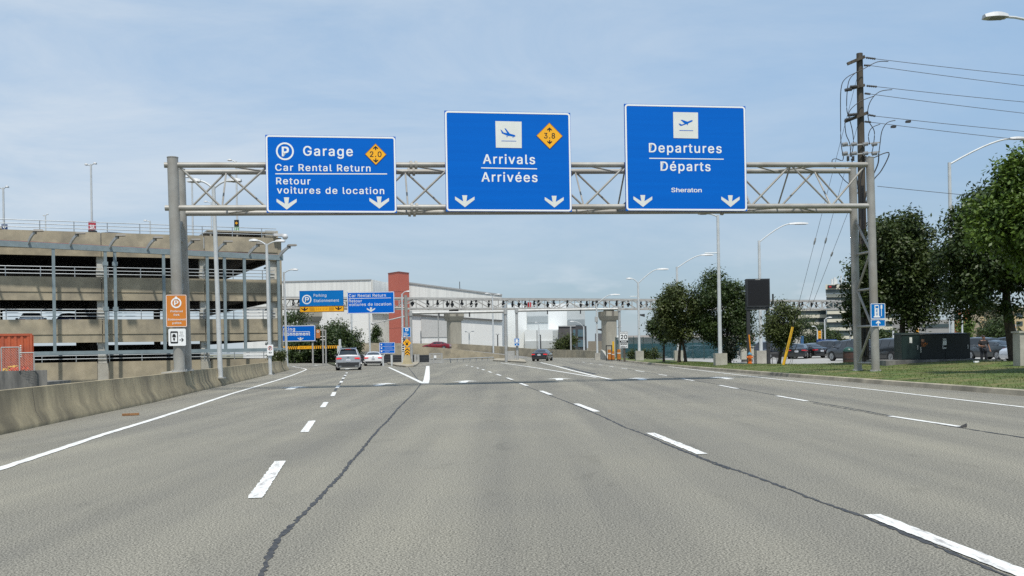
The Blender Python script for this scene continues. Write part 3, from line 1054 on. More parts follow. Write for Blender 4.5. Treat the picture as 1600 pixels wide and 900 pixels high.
# white and grey building to the right
wb = thing('warehouse', 'white and grey panelled warehouse behind the guideway', 'warehouse', tuple(fl(850, 330)))
WG = pm('grey_cladding', (0.30, 0.335, 0.34), (0.27, 0.30, 0.31), 0.2, 0.6)
WP = pm('pale_grey_cladding', (0.50, 0.53, 0.53), (0.46, 0.49, 0.49), 0.2, 0.6)
WW = pm('bright_white_cladding', (0.76, 0.78, 0.77), (0.72, 0.74, 0.73), 0.2, 0.55)
footprint_bld(wb, 'wall', [fl(780, 340), fl(914, 340), fl(914, 400), fl(780, 400)], 0, zof(850, 475, 340), WW)
footprint_bld(wb, 'lower_block', [fl(820, 326), fl(880, 326), fl(880, 339.7), fl(820, 339.7)], 0, zof(850, 515, 326), WW)
def onface(root, name, x0, x1, y0, y1, D, mat, out=0.2):
    m = MB()
    a, b = at(x0, y1, D), at(x1, y0, D)
    m.box(a.x, b.x, D - out, D + 0.02, a.z, b.z)
    return m.build(name, mat, root)
onface(wb, 'grey_panel', 824, 856, 475.3, 545, 339.9, WP)
onface(wb, 'grey_band', 824, 856, 494, 504, 339.6, WG)
onface(wb, 'grey_panel', 887, 913.5, 475.3, 545, 339.9, WP)
onface(wb, 'grey_band', 887, 913.5, 499, 508, 339.6, WG)
onface(wb, 'grey_panel', 864, 880, 516, 530, 325.9, WP)
onface(wb, 'grey_band', 821, 880, 532, 545, 325.9, WP, 0.35)
db = thing('dark_office', 'dark grey brick office block beside the white warehouse', 'office building', tuple(fl(895, 300)))
footprint_bld(db, 'wall', [fl(873, 300), fl(900, 300), fl(917, 306), fl(917, 340), fl(873, 330)], 0, zof(895, 509, 300), pm('dark_brick', (0.085, 0.08, 0.08), (0.07, 0.066, 0.066), 1, 0.8))
strip_on(db, 'roof_trim', fl(873, 300), fl(900, 300), zof(895, 510, 300), zof(895, 508.5, 300), zof(895, 510, 300), zof(895, 508.5, 300), 0.25, pm('trim_pale', (0.45, 0.46, 0.46), rough=0.6))
TEALG = pm('teal_glass', (0.10, 0.17, 0.20), (0.07, 0.13, 0.16), 0.3, 0.15)
for y0, y1 in ((515, 526), (531, 542)):
    onface(db, 'window', 895.5, 899, y0, y1, 300, TEALG)
    m = MB(); p, q = fl(903, 301.06), fl(914, 304.9)
    strip_on(db, 'window', p, q, zof(908, y1, 303), zof(908, y0, 303), zof(908, y1, 303), zof(908, y0, 303), 0.15, TEALG)
bb = thing('brown_building', 'low brown building behind the right concrete pier', 'building', tuple(fl(935, 260)))
footprint_bld(bb, 'wall', [fl(919, 260), fl(942, 260), fl(960, 275), fl(919, 285)], 0, zof(930, 533, 260), pm('brown_block', (0.24, 0.21, 0.165), rough=0.85))
footprint_bld(bb, 'upper_storey', [fl(930, 262), fl(944, 262), fl(950, 275), fl(930, 280)], zof(930, 533, 260), zof(930, 521, 262), pm('slate_block', (0.13, 0.13, 0.135), rough=0.85))
fb = thing('flat_building', 'long low pale flat-roofed building behind the teal fence', 'building', tuple(fl(1020, 250)))
footprint_bld(fb, 'wall', [fl(962, 250), fl(1180, 250), fl(1180, 280), fl(962, 280)], 0, zof(1000, 524, 250), pm('pale_block', (0.42, 0.39, 0.37), (0.36, 0.33, 0.31), 0.4, 0.8))
onface(fb, 'roof_trim', 961, 975, 524, 532, 249.9, WW, 0.3)
onface(fb, 'window', 976, 1180, 534, 550, 249.9, TEALG, 0.15)

# ---- office tower on the right
ot = thing('office_tower', 'cream office tower with dark ribbon windows and rooftop antennas', 'office building', tuple(fl(1310, 430)))
OC = pm('cream_precast', (0.62, 0.585, 0.48), (0.57, 0.54, 0.44), 0.2, 0.75)
OG = pm('office_glass', (0.06, 0.085, 0.09), (0.035, 0.05, 0.055), 0.12, 0.15)
footprint_bld(ot, 'glazing', [fl(1292.5, 430.3), fl(1400, 430.3), fl(1400, 470), fl(1292.5, 470)], 0, zof(1310, 463, 430), OG)
footprint_bld(ot, 'wing_glazing', [fl(1240, 436.3), fl(1292, 436.3), fl(1292, 470), fl(1240, 470)], 0, zof(1270, 484, 436), OG)
for y0, y1 in ((458, 464.5), (484.3, 491), (496.8, 503.6), (510, 516.8), (523.5, 530), (536.5, 540)):
    onface(ot, 'spandrel', 1292, 1402, y0, y1, 430.3, OC, 0.5)
for y0, y1 in ((483.5, 486), (491.5, 497.5), (503, 509), (514, 525), (531, 540)):
    onface(ot, 'spandrel', 1238, 1292, y0, y1, 436.3, OC, 0.5)
footprint_bld(ot, 'penthouse', [fl(1292, 429), fl(1335, 429), fl(1335, 455), fl(1292, 455)], zof(1300, 458, 430), zof(1300, 452, 430), OG)
footprint_bld(ot, 'penthouse', [fl(1291.6, 428.7), fl(1336, 428.7), fl(1336, 455), fl(1291.6, 455)], zof(1300, 452, 429), zof(1300, 444.5, 429), OC)
so = Sign('rooftop_sign', 'small dark sign on the office tower parapet', 'sign', (1293.5, 445.5, 1307, 450.5), D=428.3, root=ot, thick=0.3)
sp = so.panel(BLACKP, name='roof_sign')
so.flat([[(1295, 446.8), (1299, 446.8), (1299, 449), (1295, 449)]], pm('red_paint', (0.5, 0.03, 0.03), rough=0.5), 'emblem', 0.1, sp)
m = MB()
for px, t in ((1302, 436), (1306, 433.5), (1308.5, 436), (1316, 430), (1323, 431.5)):
    p = fl(px, 440)
    m.tube([p + Vector((0, 0, zof(px, 446, 440))), p + Vector((0, 0, zof(px, t, 440)))], 0.25 if px > 1310 else 0.5, 6)
m.build('antenna', pm('antenna_white', (0.6, 0.62, 0.62), rough=0.5), ot)

# ---- buildings seen under the right-hand trees
for nm, lb, x0, x1, y0, D, c in (
        ('brick_building', 'orange brown brick building seen left of the beige hotel', 1486, 1518, 484, 210, (0.30, 0.125, 0.06)),
        ('beige_hotel', 'beige building with square windows seen under the right trees', 1517, 1640, 481, 205, (0.50, 0.39, 0.22))):
    t = thing(nm, lb, 'building', tuple(fl((x0 + x1) / 2, D)))
    footprint_bld(t, 'wall', [fl(x0, D), fl(x1, D), fl(x1, D + 30), fl(x0, D + 30)], 0, zof(x0, y0, D), pm(nm + '_wall', c, tuple(q * 0.9 for q in c), 0.3, 0.8))
    if nm == 'beige_hotel':
        onface(t, 'roof_cornice', 1514, 1642, 479.5, 482.5, D, pm('cornice', (0.55, 0.53, 0.48), rough=0.7), 0.8)
        onface(t, 'pilaster', 1516, 1530, 482.6, 545, D, pm('taupe_block', (0.33, 0.28, 0.20), rough=0.8), 0.3)
        for x in (1562, 1588, 1614):
            for y in (489, 502, 516):
                w_ = onface(t, 'window', x, x + 9.5, y, y + 7, D, OG, 0.12)
        onface(t, 'portico', 1527, 1537, 515, 545, D, pm('portico_brown', (0.13, 0.075, 0.05), rough=0.8), 1.5)
        onface(t, 'portico', 1525, 1540, 512, 515.2, D, MATS['taupe_block'], 2.0)
    else:
        onface(t, 'window', 1489, 1497, 488, 500, D, OG, 0.12)
gb = thing('grey_building', 'grey low building behind the green utility cabinets', 'building', tuple(fl(1460, 190)))
footprint_bld(gb, 'wall', [fl(1395, 190), fl(1484, 190), fl(1484, 215), fl(1395, 215)], 0, zof(1450, 500, 190), pm('grey_block', (0.30, 0.295, 0.28), (0.25, 0.245, 0.235), 0.3, 0.8))
onface(gb, 'window', 1440, 1482, 506, 512, 190, OG, 0.12)
lb = thing('pale_shed', 'pale grey shed seen behind the small tree and parked cars', 'building', tuple(fl(1240, 150)))
footprint_bld(lb, 'wall', [fl(1196, 150), fl(1254, 150), fl(1254, 165), fl(1196, 165)], 0, zof(1230, 527, 150), pm('shed_wall', (0.46, 0.45, 0.41), rough=0.8))
footprint_bld(lb, 'corner_panel', [fl(1251.5, 149.6), fl(1256, 149.6), fl(1256, 150), fl(1251.5, 150)], 0, zof(1254, 525, 150), pm('panel_blue', (0.03, 0.10, 0.22), rough=0.5))
hb = thing('blue_hoarding', 'dark blue hoarding with a white swirl behind parked cars', 'hoarding', tuple(fl(1290, 140)))
onface(hb, 'panel', 1276, 1307, 530, 548, 140, pm('hoarding_blue', (0.012, 0.045, 0.17), rough=0.5), 0.15)
m = MB()
sw = [at(1294 + 5.5 * cos(a), 535 + 2.6 * sin(a), 139.8) for a in np.linspace(-2.9, 0.6, 10)]
m.tube(sw, 0.05, 5)
m.tube([at(x, y, 139.8) for x, y in ((1292, 539), (1295, 535), (1299, 533.5))], 0.05, 5)
m.build('swirl', WHITE, hb)

# ================================================================== ELEVATED GUIDEWAY OF THE PEOPLE MOVER
q0, q1 = at(300, 553, 175.0), at(1480, 536, 252.0)
e0 = Vector((q0.x, q0.y, 0)); e1 = Vector((q1.x, q1.y, 0))
ux = (e1 - e0); ULEN = ux.length; ux.normalize(); uy = Vector((-ux.y, ux.x, 0))
def uf(a, b, c):
    return e0 + ux * a + uy * b + Vector((0, 0, c))
def ua(px, b=0.0):
    u, v = uv(px, 480)
    rr = Vector((u / FPX, 1, 0)); Pp = e0 + uy * b
    t = Pp.dot(uy) / rr.dot(uy)
    return (rr * t - Pp).dot(ux)
ZB, ZT = 9.23, 11.35
UW = 3.4
gw = thing('guideway', 'white steel truss guideway of the people mover on concrete piers', 'guideway', tuple(uf(ULEN / 2, 0, 0)))
GWM = pm('guideway_white_steel', (0.46, 0.45, 0.42), (0.34, 0.33, 0.31), 1.2, 0.5, stretch=(1, 1, 1))
for b in (0, UW):
    m = MB(); m.box(0, ULEN, b - .12, b + .12, ZT - .28, ZT, uf); m.build('top_rail', GWM, gw)
    m = MB(); m.box(0, ULEN, b - .14, b + .14, ZB, ZB + .26, uf); m.build('bottom_rail', GWM, gw)
    m = MB()
    a, i = 0.0, 0
    st = 3.4
    while a + st < ULEN:
        m.box(a - .07, a + .07, b - .07, b + .07, ZB + .26, ZT - .28, uf)
        if i % 2: m.bar(uf(a, b, ZB + .2), uf(a + st, b, ZT - .2), .16, .16)
        else: m.bar(uf(a, b, ZT - .2), uf(a + st, b, ZB + .2), .16, .16)
        a += st; i += 1
    m.build('lattice', GWM, gw)
m = MB()
a = 0
while a < ULEN:
    m.box(a - .06, a + .06, 0.13, UW - .13, ZB + .02, ZB + .2, uf)
    m.box(a - .06, a + .06, 0.13, UW - .13, ZT - .22, ZT - .05, uf)
    a += 3.4
m.box(0, ULEN, .9, 1.7, ZT - .02, ZT + .1, uf)
m.build('cross_beam', GWM, gw)
m = MB()
m.box(0, ULEN, UW + .14, UW + .2, ZT + 0.02, ZT + .12, uf)
m.box(0, ULEN, -.10, -.02, ZT + .01, ZT + .09, uf)
m.build('cable_tray', pm('tray_grey', (0.36, 0.36, 0.35), rough=0.6), gw)
DK = pm('sheave_black', (0.022, 0.022, 0.022), rough=0.6)
rs = random.Random(4)
a = ua(436)
k = 0
while a < ua(1345) and k < 92:
    m = MB()
    zc = ZB + 1.05 + rs.uniform(-.15, .15)
    m.tube([uf(a - .05, .5, zc - .55), uf(a - .05, .5, zc + .5)], 0.17, 8)
    m.tube([uf(a, .5 - .16, zc), uf(a, .5 + .16, zc)], rs.uniform(.24, .36), 10)
    m.box(a - .12, a + .12, .35, .65, zc + .4, zc + .75, uf)
    o = m.build('sheave', DK, gw)
    a += rs.choice((1.0, 1.4, 2.0, 2.7, 3.1))
    k += 1
m = MB()
aa = ua(828)
m.box(aa - .35, aa + .35, .1, .4, ZB + .28, ZB + 1.4, uf)
tag(m.build('signal_box', pm('signal_red', (0.5, 0.02, 0.03), rough=0.5), gw), 'red box hanging inside the truss')
PIER = pm('pier_concrete', (0.38, 0.355, 0.29), (0.29, 0.27, 0.22), 0.7, 0.85, stretch=(1, 1, 0.3), bump=0.1)
PIERD = pm('pier_head_shaded_concrete', (0.22, 0.20, 0.165), (0.16, 0.145, 0.12), 0.8, 0.9, stretch=(1, 1, 0.2))
for px, lb in ((483, 'concrete guideway pier behind the blue parking signs'), (709, 'concrete guideway pier in front of the right hangar'),
               (951, 'concrete guideway pier behind the orange bollards')):
    a = ua(px, UW / 2)
    c = uf(a, UW / 2, 0)
    t = thing('guideway_pier', lb, 'pier', tuple(c), 0, 'concrete piers carrying the guideway')
    k = c.y / FPX
    w1 = (1.25 if px < 600 else 1.05) * (21 if px != 483 else 24) * k / 2
    m = MB(); m.prism(rrect(-w1 * .88, -w1 * .8, w1 * .88, w1 * .8, .35), 0, ZB - 2.0, lambda x, y, z: c + ux * x + uy * y + Vector((0, 0, z)))
    m.build('shaft', PIER, t, smooth=True)
    def qd(h, dd, z): return [c + ux * (i * h) + uy * (j * dd) + Vector((0, 0, z)) for i, j in ((-1, -1), (1, -1), (1, 1), (-1, 1))]
    m = MB(); m.hexa(qd(w1 * .95, w1 * .9, ZB - 2.2), qd(w1 * 1.08, w1 * 1.15, ZB - 1.35)); m.hexa(qd(w1 * 1.08, w1 * 1.15, ZB - 1.35), qd(w1 * 1.08, w1 * 1.15, ZB - .35))
    m.build('pier_head', PIER, t)
    m = MB(); m.hexa(qd(w1 * .4, w1 * .8, ZB - .35), qd(w1 * .4, w1 * .8, ZB - .01)); m.build('bearing', DK, t)
    m = MB()
    if px != 483:
        m.box(-w1 * .16, w1 * .2, -w1 * 1.155, -w1 * 1.1, ZB - 1.3, ZB - .36, lambda x, y, z: c + ux * x + uy * y + Vector((0, 0, z)))
        m.build('stain', pm('rust_stain', (0.12, 0.105, 0.09), (0.2, 0.18, 0.15), 2, 0.9), t)

# ================================================================== RAMP BEHIND (with the red car) AND FAR BARRIERS
def wall_path(mb, pts, thick):
    """pts: (ground point, z bottom, z top)"""
    for (p, b0, t0), (q, b1, t1) in zip(pts, pts[1:]):
        d = (q - p); d.z = 0
        n = Vector((-d.y, d.x, 0)).normalized() * thick
        lo = [p + Vector((0, 0, b0)), q + Vector((0, 0, b1)), q + n + Vector((0, 0, b1)), p + n + Vector((0, 0, b0))]
        hi = [p + Vector((0, 0, t0)), q + Vector((0, 0, t1)), q + n + Vector((0, 0, t1)), p + n + Vector((0, 0, t0))]
        mb.hexa(lo, hi)
near = [(fl(488, 165), .95, zof(488, 537, 165)), (fl(560, 165), .95, zof(560, 538, 165)), (fl(626, 163), .8, zof(626, 540, 163)), (fl(655, 162), .3, zof(655, 541.5, 162)),
        (fl(692, 161), -.05, zof(692, 543.8, 161)), (fl(740, 159), -.05, zof(740, 549, 159)), (fl(780, 157), -.05, zof(780, 553.6, 157)), (fl(797, 156), -.05, zof(797, 556.2, 156))]
m = MB(); wall_path(m, near, 0.3)
m.top('ramp_parapet', CONC, 'tan concrete parapet of the ramp in front of the red car', 'parapet')
far = [(fl(488, 182), .6, zof(488, 536, 182)), (fl(600, 186), .6, zof(600, 536, 186)), (fl(715, 185), .4, zof(715, 537, 185)), (fl(780, 178), 0, zof(780, 541, 178)),
       (fl(840, 165), -.05, zof(840, 545.8, 165)), (fl(900, 150), -.05, zof(900, 547, 150)), (fl(945, 136), -.05, zof(945, 548.5, 136))]
m = MB(); wall_path(m, far, 0.3)
m.top('far_parapet', CONC, 'long tan concrete parapet along the far side of the departures road', 'parapet')
dk = MB()
nd = [(fl(488, 166), 1.5), (fl(692, 162), 1.35), (fl(760, 160), .55), (fl(800, 158), .02)]
fd = [(fl(488, 181), 1.6), (fl(715, 184), 1.5), (fl(780, 177), .7), (fl(832, 166), .02)]
for (a, za), (b, zb), (c, zc), (d, zd) in zip(nd, nd[1:], fd, fd[1:]):
    up = [a + Vector((0, 0, za)), b + Vector((0, 0, zb)), d + Vector((0, 0, zd)), c + Vector((0, 0, zc))]
    dk.hexa([p - Vector((0, 0, .5 if za > .6 else .04)) for p in up], up)
struct('ramp_road', dk, pm('ramp_asphalt', (0.22, 0.215, 0.2), (0.17, 0.165, 0.155), 0.5, 0.9))
m = MB()
wall_path(m, [(fl(470, 179), -.05, 1.0), (fl(690, 183), -.05, 1.0)], 0.3)
m.top('underpass_wall', CONC_D, 'dark concrete wall under the ramp', 'wall')

# ================================================================== MAIN SIGN GANTRY
qa, qb = at(273.5, 420, 38.2), at(1362, 420, 42.5)
gA = Vector((qa.x, qa.y, 0)); gB = Vector((qb.x, qb.y, 0))
tx = gB - gA; TL = tx.length; tx.normalize(); ty = Vector((-tx.y, tx.x, 0))
def tf(a, b, c):
    return gA + tx * a + ty * b + Vector((0, 0, c))
def zl(a, z0, z1):
    return z0 + (z1 - z0) * a / TL
TOPZ = lambda a: zl(a, 8.53, 8.84)
BOTZ = lambda a: zl(a, 6.93, 7.13)
DEP = 1.5
gan = thing('sign_gantry', 'grey tubular steel truss gantry spanning the whole road', 'sign gantry', tuple(tf(TL / 2, 0, 0)))
for b in (0, DEP):
    for zf in (TOPZ, BOTZ):
        m = MB(); m.tube([tf(-.32, b, zf(0)), tf(TL + .1, b, zf(TL))], .105, 14); m.build('chord', GPAINT, gan, smooth=True)
NP = 16
st = TL / NP
for b, off in ((0, 0), (DEP, 1)):
    for i in range(NP):
        a0, a1 = i * st + (.25 if i == 0 else .08), (i + 1) * st - (.25 if i == NP - 1 else .08)
        m = MB()
        if (i + off) % 2 == 0: m.tube([tf(a0, b, TOPZ(a0) - .08), tf(a1, b, BOTZ(a1) + .08)], .042, 8)
        else: m.tube([tf(a0, b, BOTZ(a0) + .08), tf(a1, b, TOPZ(a1) - .08)], .042, 8)
        m.build('brace', GPAINT, gan, smooth=True)
for i in range(1, NP):
    a = i * st
    m = MB()
    if i % 2: m.tube([tf(a, 0, BOTZ(a)), tf(a, DEP, TOPZ(a))], .034, 8)
    else: m.tube([tf(a, 0, TOPZ(a)), tf(a, DEP, BOTZ(a))], .034, 8)
    m.tube([tf(a, 0, TOPZ(a)), tf(a + (st if i < NP - 1 else -st) , DEP, TOPZ(a))], .034, 8)
    m.tube([tf(a, DEP if i % 2 else 0, BOTZ(a)), tf(a + st * (1 if i < NP - 1 else -1), 0 if i % 2 else DEP, BOTZ(a))], .034, 8)
    m.build('brace', GPAINT, gan, smooth=True)
# bolted flanges in the chords
for px in (643, 651, 1180):
    a = ((at(px, 300, 39.5) - gA).dot(tx))
    for b in (0, DEP):
        for zf in (TOPZ, BOTZ):
            m = MB(); m.tube([tf(a - .05, b, zf(a)), tf(a + .05, b, zf(a))], .165, 12); m.build('flange', GPAINT, gan)
def post(a, b, z0, z1, r, lean=0.0):
    m = MB()
    m.tube([tf(a + lean, b, z0), tf(a, b, z1)], r, 20)
    m.tube([tf(a, b, z1), tf(a, b, z1 + .03)], r * 1.05, 20)
    o = m.build('post', GPAINT, gan, smooth=True)
    m = MB(); m.tube([tf(a + lean, b, z0), tf(a + lean, b, z0 + .05)], r * 1.35, 16)
    for k in range(8):
        an = k * pi / 4 + .2
        m.tube([tf(a + lean + r * 1.2 * cos(an), b + r * 1.2 * sin(an), z0 + .04), tf(a + lean + r * 1.2 * cos(an), b + r * 1.2 * sin(an), z0 + .09)], .02, 5)
    m.build('base_plate', GALV, o)
    return o
zb_l, zb_r = .82, verge_z(gB.x, gB.y) - .02
post(-.02, 0, zb_l, 8.80, .20, .12)
post(0, DEP, zb_l, 8.62, .20, .12)
post(TL, 0, zb_r, 9.12, .165, .10)
post(TL, DEP, zb_r, 8.95, .165, .10)
m = MB()
m.hexa([tf(a, b, 0) for a, b in ((-.6, -.45), (.14, -.45), (.14, DEP + .45), (-.6, DEP + .45))], [tf(a, b, zb_l) for a, b in ((-.5, -.35), (.12, -.35), (.12, DEP + .35), (-.5, DEP + .35))])
m.build('footing', CONC_L, gan)
for aa, zz, r in ((.06, zb_l, .05), (TL + .05, zb_r, .05)):
    z, i = zz + .35, 0
    while z < 6.4:
        zn = min(z + 1.55, 6.6)
        m = MB()
        m.tube([tf(aa, .1, z), tf(aa, DEP - .1, z)], r, 8)
        m.tube([tf(aa, .15, z if i % 2 else zn), tf(aa, DEP - .15, zn if i % 2 else z)], r, 8)
        m.build('cross_tie', GPAINT, gan, smooth=True)
        z = zn; i += 1
# hangers behind each sign
gpl = (tf(0, -.30, 0), Vector((ty.x, ty.y, 0)) * -1.0)
for px in (440, 520, 600, 715, 795, 875, 995, 1072, 1150):
    u, v = uv(px, 290)
    rr = Vector((u / FPX, 1, 0))
    P = gpl[0]; t = P.dot(ty) / rr.dot(ty)
    a = (rr * t - gA).dot(tx)
    m = MB()
    zt = {4: TOPZ(a) + 1.0, 5: TOPZ(a) + 1.0, 6: TOPZ(a) + 1.0}.get(px // 100, TOPZ(a) + 1.7)
    m.box(a - .05, a + .05, -.22, -.12, BOTZ(a) - .2, zt, tf)
    m.build('hanger', GALV, gan)

def big_sign(name, label, rect):
    s = Sign(name, label, 'road sign', rect, plane=gpl, thick=.07, group='large blue road signs on the gantry')
    s.panel(BLUE)
    s.border(0.5, 2.6, 5)
    return s
# --- garage sign
s = big_sign('garage_sign', 'blue gantry sign reading Garage with a yellow 2.0 diamond', (416.5, 212, 620, 332.5))
Z = lambda x, y: (400 + x / 5.623, 190 + y / 5.625)
s.texts([('Garage', 474.5, 552, 243.5, 14.5, 1.14, .012), ('Car Rental Return', 431, 579.5, 267.5, 10.3, 1.14, .011),
         ('Retour', 432, 485, 288.5, 10.3, 1.14, .011), ('voitures de location', 433, 600.5, 302.8, 10.3, 1.14, .011)], WHITE)
s.flat([[(431, 271.6), (605.5, 270.2), (605.5, 271.8), (431, 273.2)]], WHITE, 'divider')
c = (446.3, 237.3)
em = s.ring(s.circle(*c, 13.8), s.circle(*c, 11.2), WHITE, 'parking_symbol')
s.texts([('P', 441.5, 452.5, 244.8, 14.2, 1, .025)], WHITE, 'letter', .007, em)
def height_diamond(s, cx, cy, rr, num, capw):
    d = s.flat([[(cx - rr, cy), (cx, cy - rr), (cx + rr, cy), (cx, cy + rr)]], AMBER, 'height_plate', .012)
    o = [(cx - rr, cy), (cx, cy - rr), (cx + rr, cy), (cx, cy + rr)]
    q = rr - 1.0
    i = [(cx - q, cy), (cx, cy - q), (cx + q, cy), (cx, cy + q)]
    s.ring(o, i, pm('sign_brown_edge', (0.25, 0.10, 0.01), rough=.5), 'border', .015, d)
    s.texts([(num, cx - capw / 2, cx + capw / 2, cy + 4.1, 8.4, 1.14, .012)], BLACKP, 'lettering', .016, d)
    s.flat([[(cx - 3.8, cy - 8.2), (cx - 4, cy - 9.6), (cx, cy - 13.2), (cx + 4, cy - 9.6), (cx + 3.8, cy - 8.2), (cx + .9, cy - 9.6), (cx + .9, cy - 6.6), (cx - .9, cy - 6.6), (cx - .9, cy - 9.6)],
            [(cx - 3.8, cy + 8.2), (cx - .9, cy + 9.6), (cx - .9, cy + 6.6), (cx + .9, cy + 6.6), (cx + .9, cy + 9.6), (cx + 3.8, cy + 8.2), (cx + 4, cy + 9.6), (cx, cy + 13.2), (cx - 4, cy + 9.6)]],
           BLACKP, 'arrow', .016, d)
height_diamond(s, 588, 240.3, 17.2, '2.0', 18.5)
for cx, cy in ((447.6, 318.3), (592.3, 316.2)):
    s.flat([arrow_poly(cx, cy, 31, 19)], CREAM, 'arrow')
# --- arrivals sign
s = big_sign('arrivals_sign', 'blue gantry sign reading Arrivals with a landing plane symbol', (696.8, 174.5, 893.2, 330.5))
s.texts([('Arrivals', 754.8, 836.2, 256, 14.3, 1.14, .012), ('Arrivées', 752, 839.5, 284, 14.3, 1.14, .012)], WHITE)
s.flat([[(751.8, 262), (839, 262.6), (839, 264.2), (751.8, 263.6)]], WHITE, 'divider')
Z = lambda x, y: (660 + x / 5.0, 160 + y / 5.0)
pl = s.flat([[Z(575, 148), Z(780, 149), Z(778, 356), Z(576, 355)]], CREAM, 'symbol_plate', .010)
s.flat([[Z(614, 211), Z(627, 222), Z(638, 236), Z(666, 241), Z(645, 203), Z(656, 205), Z(686, 244), Z(724, 254), Z(731, 262), Z(722, 269), Z(690, 263), Z(670, 262), Z(625, 243)],
        [Z(620, 300), Z(736, 300), Z(736, 304), Z(620, 304)], [Z(660, 264), Z(668, 264), Z(668, 271), Z(660, 271)], [Z(708, 269), Z(714, 269), Z(714, 275), Z(708, 275)]], BLUE, 'plane_pictogram', .014, pl)
height_diamond(s, 859.7, 211.3, 21, '3.8', 17.5)
for cx, cy in ((725.7, 314.8), (865.4, 314.8)):
    s.flat([arrow_poly(cx, cy, 30, 18.5)], CREAM, 'arrow')
# --- departures sign
s = big_sign('departures_sign', 'blue gantry sign reading Departures with a rising plane symbol', (977.8, 164, 1167, 329.5))
s.texts([('Departures', 1014.5, 1128, 238.5, 14, 1.14, .012), ('Départs', 1032, 1110, 267, 14, 1.14, .012)], WHITE)
# the hotel name in a bold serif: strokes with slab feet
s.texts([('Sheraton', 1048, 1095.5, 300.3, 6.6, 1.0, .012)], WHITE, 'hotel_lettering')
s.flat([[(1014.8, 247.3), (1131, 247.3), (1131, 248.8), (1014.8, 248.8)]], WHITE, 'divider')
Z = lambda x, y: (960 + x / 4.738, 150 + y / 4.737)
pl = s.flat([[Z(440, 121), Z(624, 121), Z(622, 314), Z(440, 313)]], CREAM, 'symbol_plate', .010)
s.flat([[Z(478, 205), Z(490, 206), Z(503, 212), Z(523, 205), Z(494, 178), Z(506, 177), Z(545, 190), Z(575, 178), Z(584, 180), Z(582, 187), Z(550, 203), Z(545, 217), Z(538, 208), Z(500, 222), Z(490, 221)],
        [Z(484, 254), Z(586, 254), Z(586, 258), Z(484, 258)]], BLUE, 'plane_pictogram', .014, pl)
for cx, cy in ((1003.8, 314.5), (1140.6, 314)):
    s.flat([arrow_poly(cx, cy, 29, 18.5)], CREAM, 'arrow')

# --- signs strapped to the gantry posts
pl_l = (tf(0, -.24, 0), ty * -1.0)
s = Sign('preferred_park_sign', 'orange Preferred Park sign strapped to the left gantry post', 'road sign', (259.5, 460.5, 291.8, 511), plane=pl_l, thick=.02)
s.panel(ORANGE, 2); s.border(.3, .7, 2)
k = s.ring(s.circle(275.5, 473.3, 8.2), s.circle(275.5, 473.3, 6.0), WHITE, 'parking_symbol')
s.texts([('P', 272.2, 279, 477, 7.2, 1, .02)], WHITE, 'letter', .007, k)
s.flat([s.circle(275.5, 465.6, 2.4, 14)], WHITE, 'pin_mark', .012, k)
s.texts([('Preferred', 266.5, 285.2, 487.8, 3.0, 1.05, .01), ('Park', 271.5, 280.5, 493.4, 3.0, 1.05, .01),
         ('Stationnement', 262, 290, 500.6, 3.0, 1.02, .01), ('préféré', 269, 283.2, 506.2, 3.0, 1.05, .01)], WHITE)
s = Sign('pickup_sign', 'small white sign with a phone pictogram under the orange sign', 'road sign', (263.3, 513.6, 290.3, 540.3), plane=pl_l, thick=.02)
s.panel(WHITE, 2)
k = s.ring(rrect(266.3, 517.5, 278.2, 536.5, 1.6), rrect(267.6, 520, 276.9, 534, .4), BLACKP, 'phone_pictogram')
s.flat([[(269, 526), (269.6, 523.7), (270.6, 521.8), (273.4, 521.8), (274.5, 523.7), (275.2, 526), (274.4, 526.8), (269.8, 526.8)], s.circle(272, 529.5, 1.7, 12), [(270.8, 530.6), (273.2, 530.6), (272, 533)]], BLACKP, 'car_pictogram', .008, k)
s.flat([[(280.3, 530.6), (285, 530.6), (283.2, 528.6), (284.2, 527.9), (287.2, 531.1), (284.2, 534.3), (283.2, 533.6), (285, 531.6), (280.3, 531.6)]], BLACKP, 'arrow')
s.texts([('Ride', 281, 286.3, 519.6, 1.7, 1, 0), ('App', 281.4, 286, 522.4, 1.7, 1, 0), ('Pickup', 280, 287.5, 525.4, 1.7, 1, 0)], pm('sign_grey_ink', (.2, .2, .2)))
s = Sign('charging_sign', 'blue EV charging sign with an arrow tab on the right gantry post', 'road sign', (1360.3, 474, 1383.3, 498.5), plane=(tf(0, -.20, 0), ty * -1.0), thick=.02)
s.panel(BLUE2, 1.5); s.border(.2, .8, 1.5)
s.flat([[(1366.5, 478), (1366.5, 476.4), (1372.5, 476.4), (1373.4, 478), (1373.4, 494), (1375, 494), (1375, 496), (1365, 496), (1365, 494), (1366.5, 494)],
        [(1376, 477), (1377, 476), (1378.6, 477), (1378.6, 482), (1377.6, 483), (1377.6, 494), (1376.6, 494), (1376.6, 483), (1375.8, 482)]], WHITE, 'charger_pictogram')
s.flat([[(1367.8, 478), (1372.3, 478), (1372.3, 481.5), (1367.8, 481.5)]], BLUE2, 'charger_screen', .010)
s.texts([('E', 1368.6, 1371.6, 487.5, 4, 1, .02), ('V', 1368.4, 1371.8, 493, 4, 1, .02)], BLUE2, 'lettering', .010)
tb = s.panel(BLUE2, 1.2, None, (1360.3, 499, 1383.3, 510.3), 'arrow_tab')
s.border(.2, .8, 1.2, None, tb, (1360.3, 499, 1383.3, 510.3))
s.flat([[(1371, 508.8), (1371, 504.6), (1368.4, 505.8), (1368.2, 504.2), (1371.8, 500.8), (1375.4, 504.2), (1375.2, 505.8), (1372.6, 504.6), (1372.6, 508.8)]], WHITE, 'arrow', .006, tb)

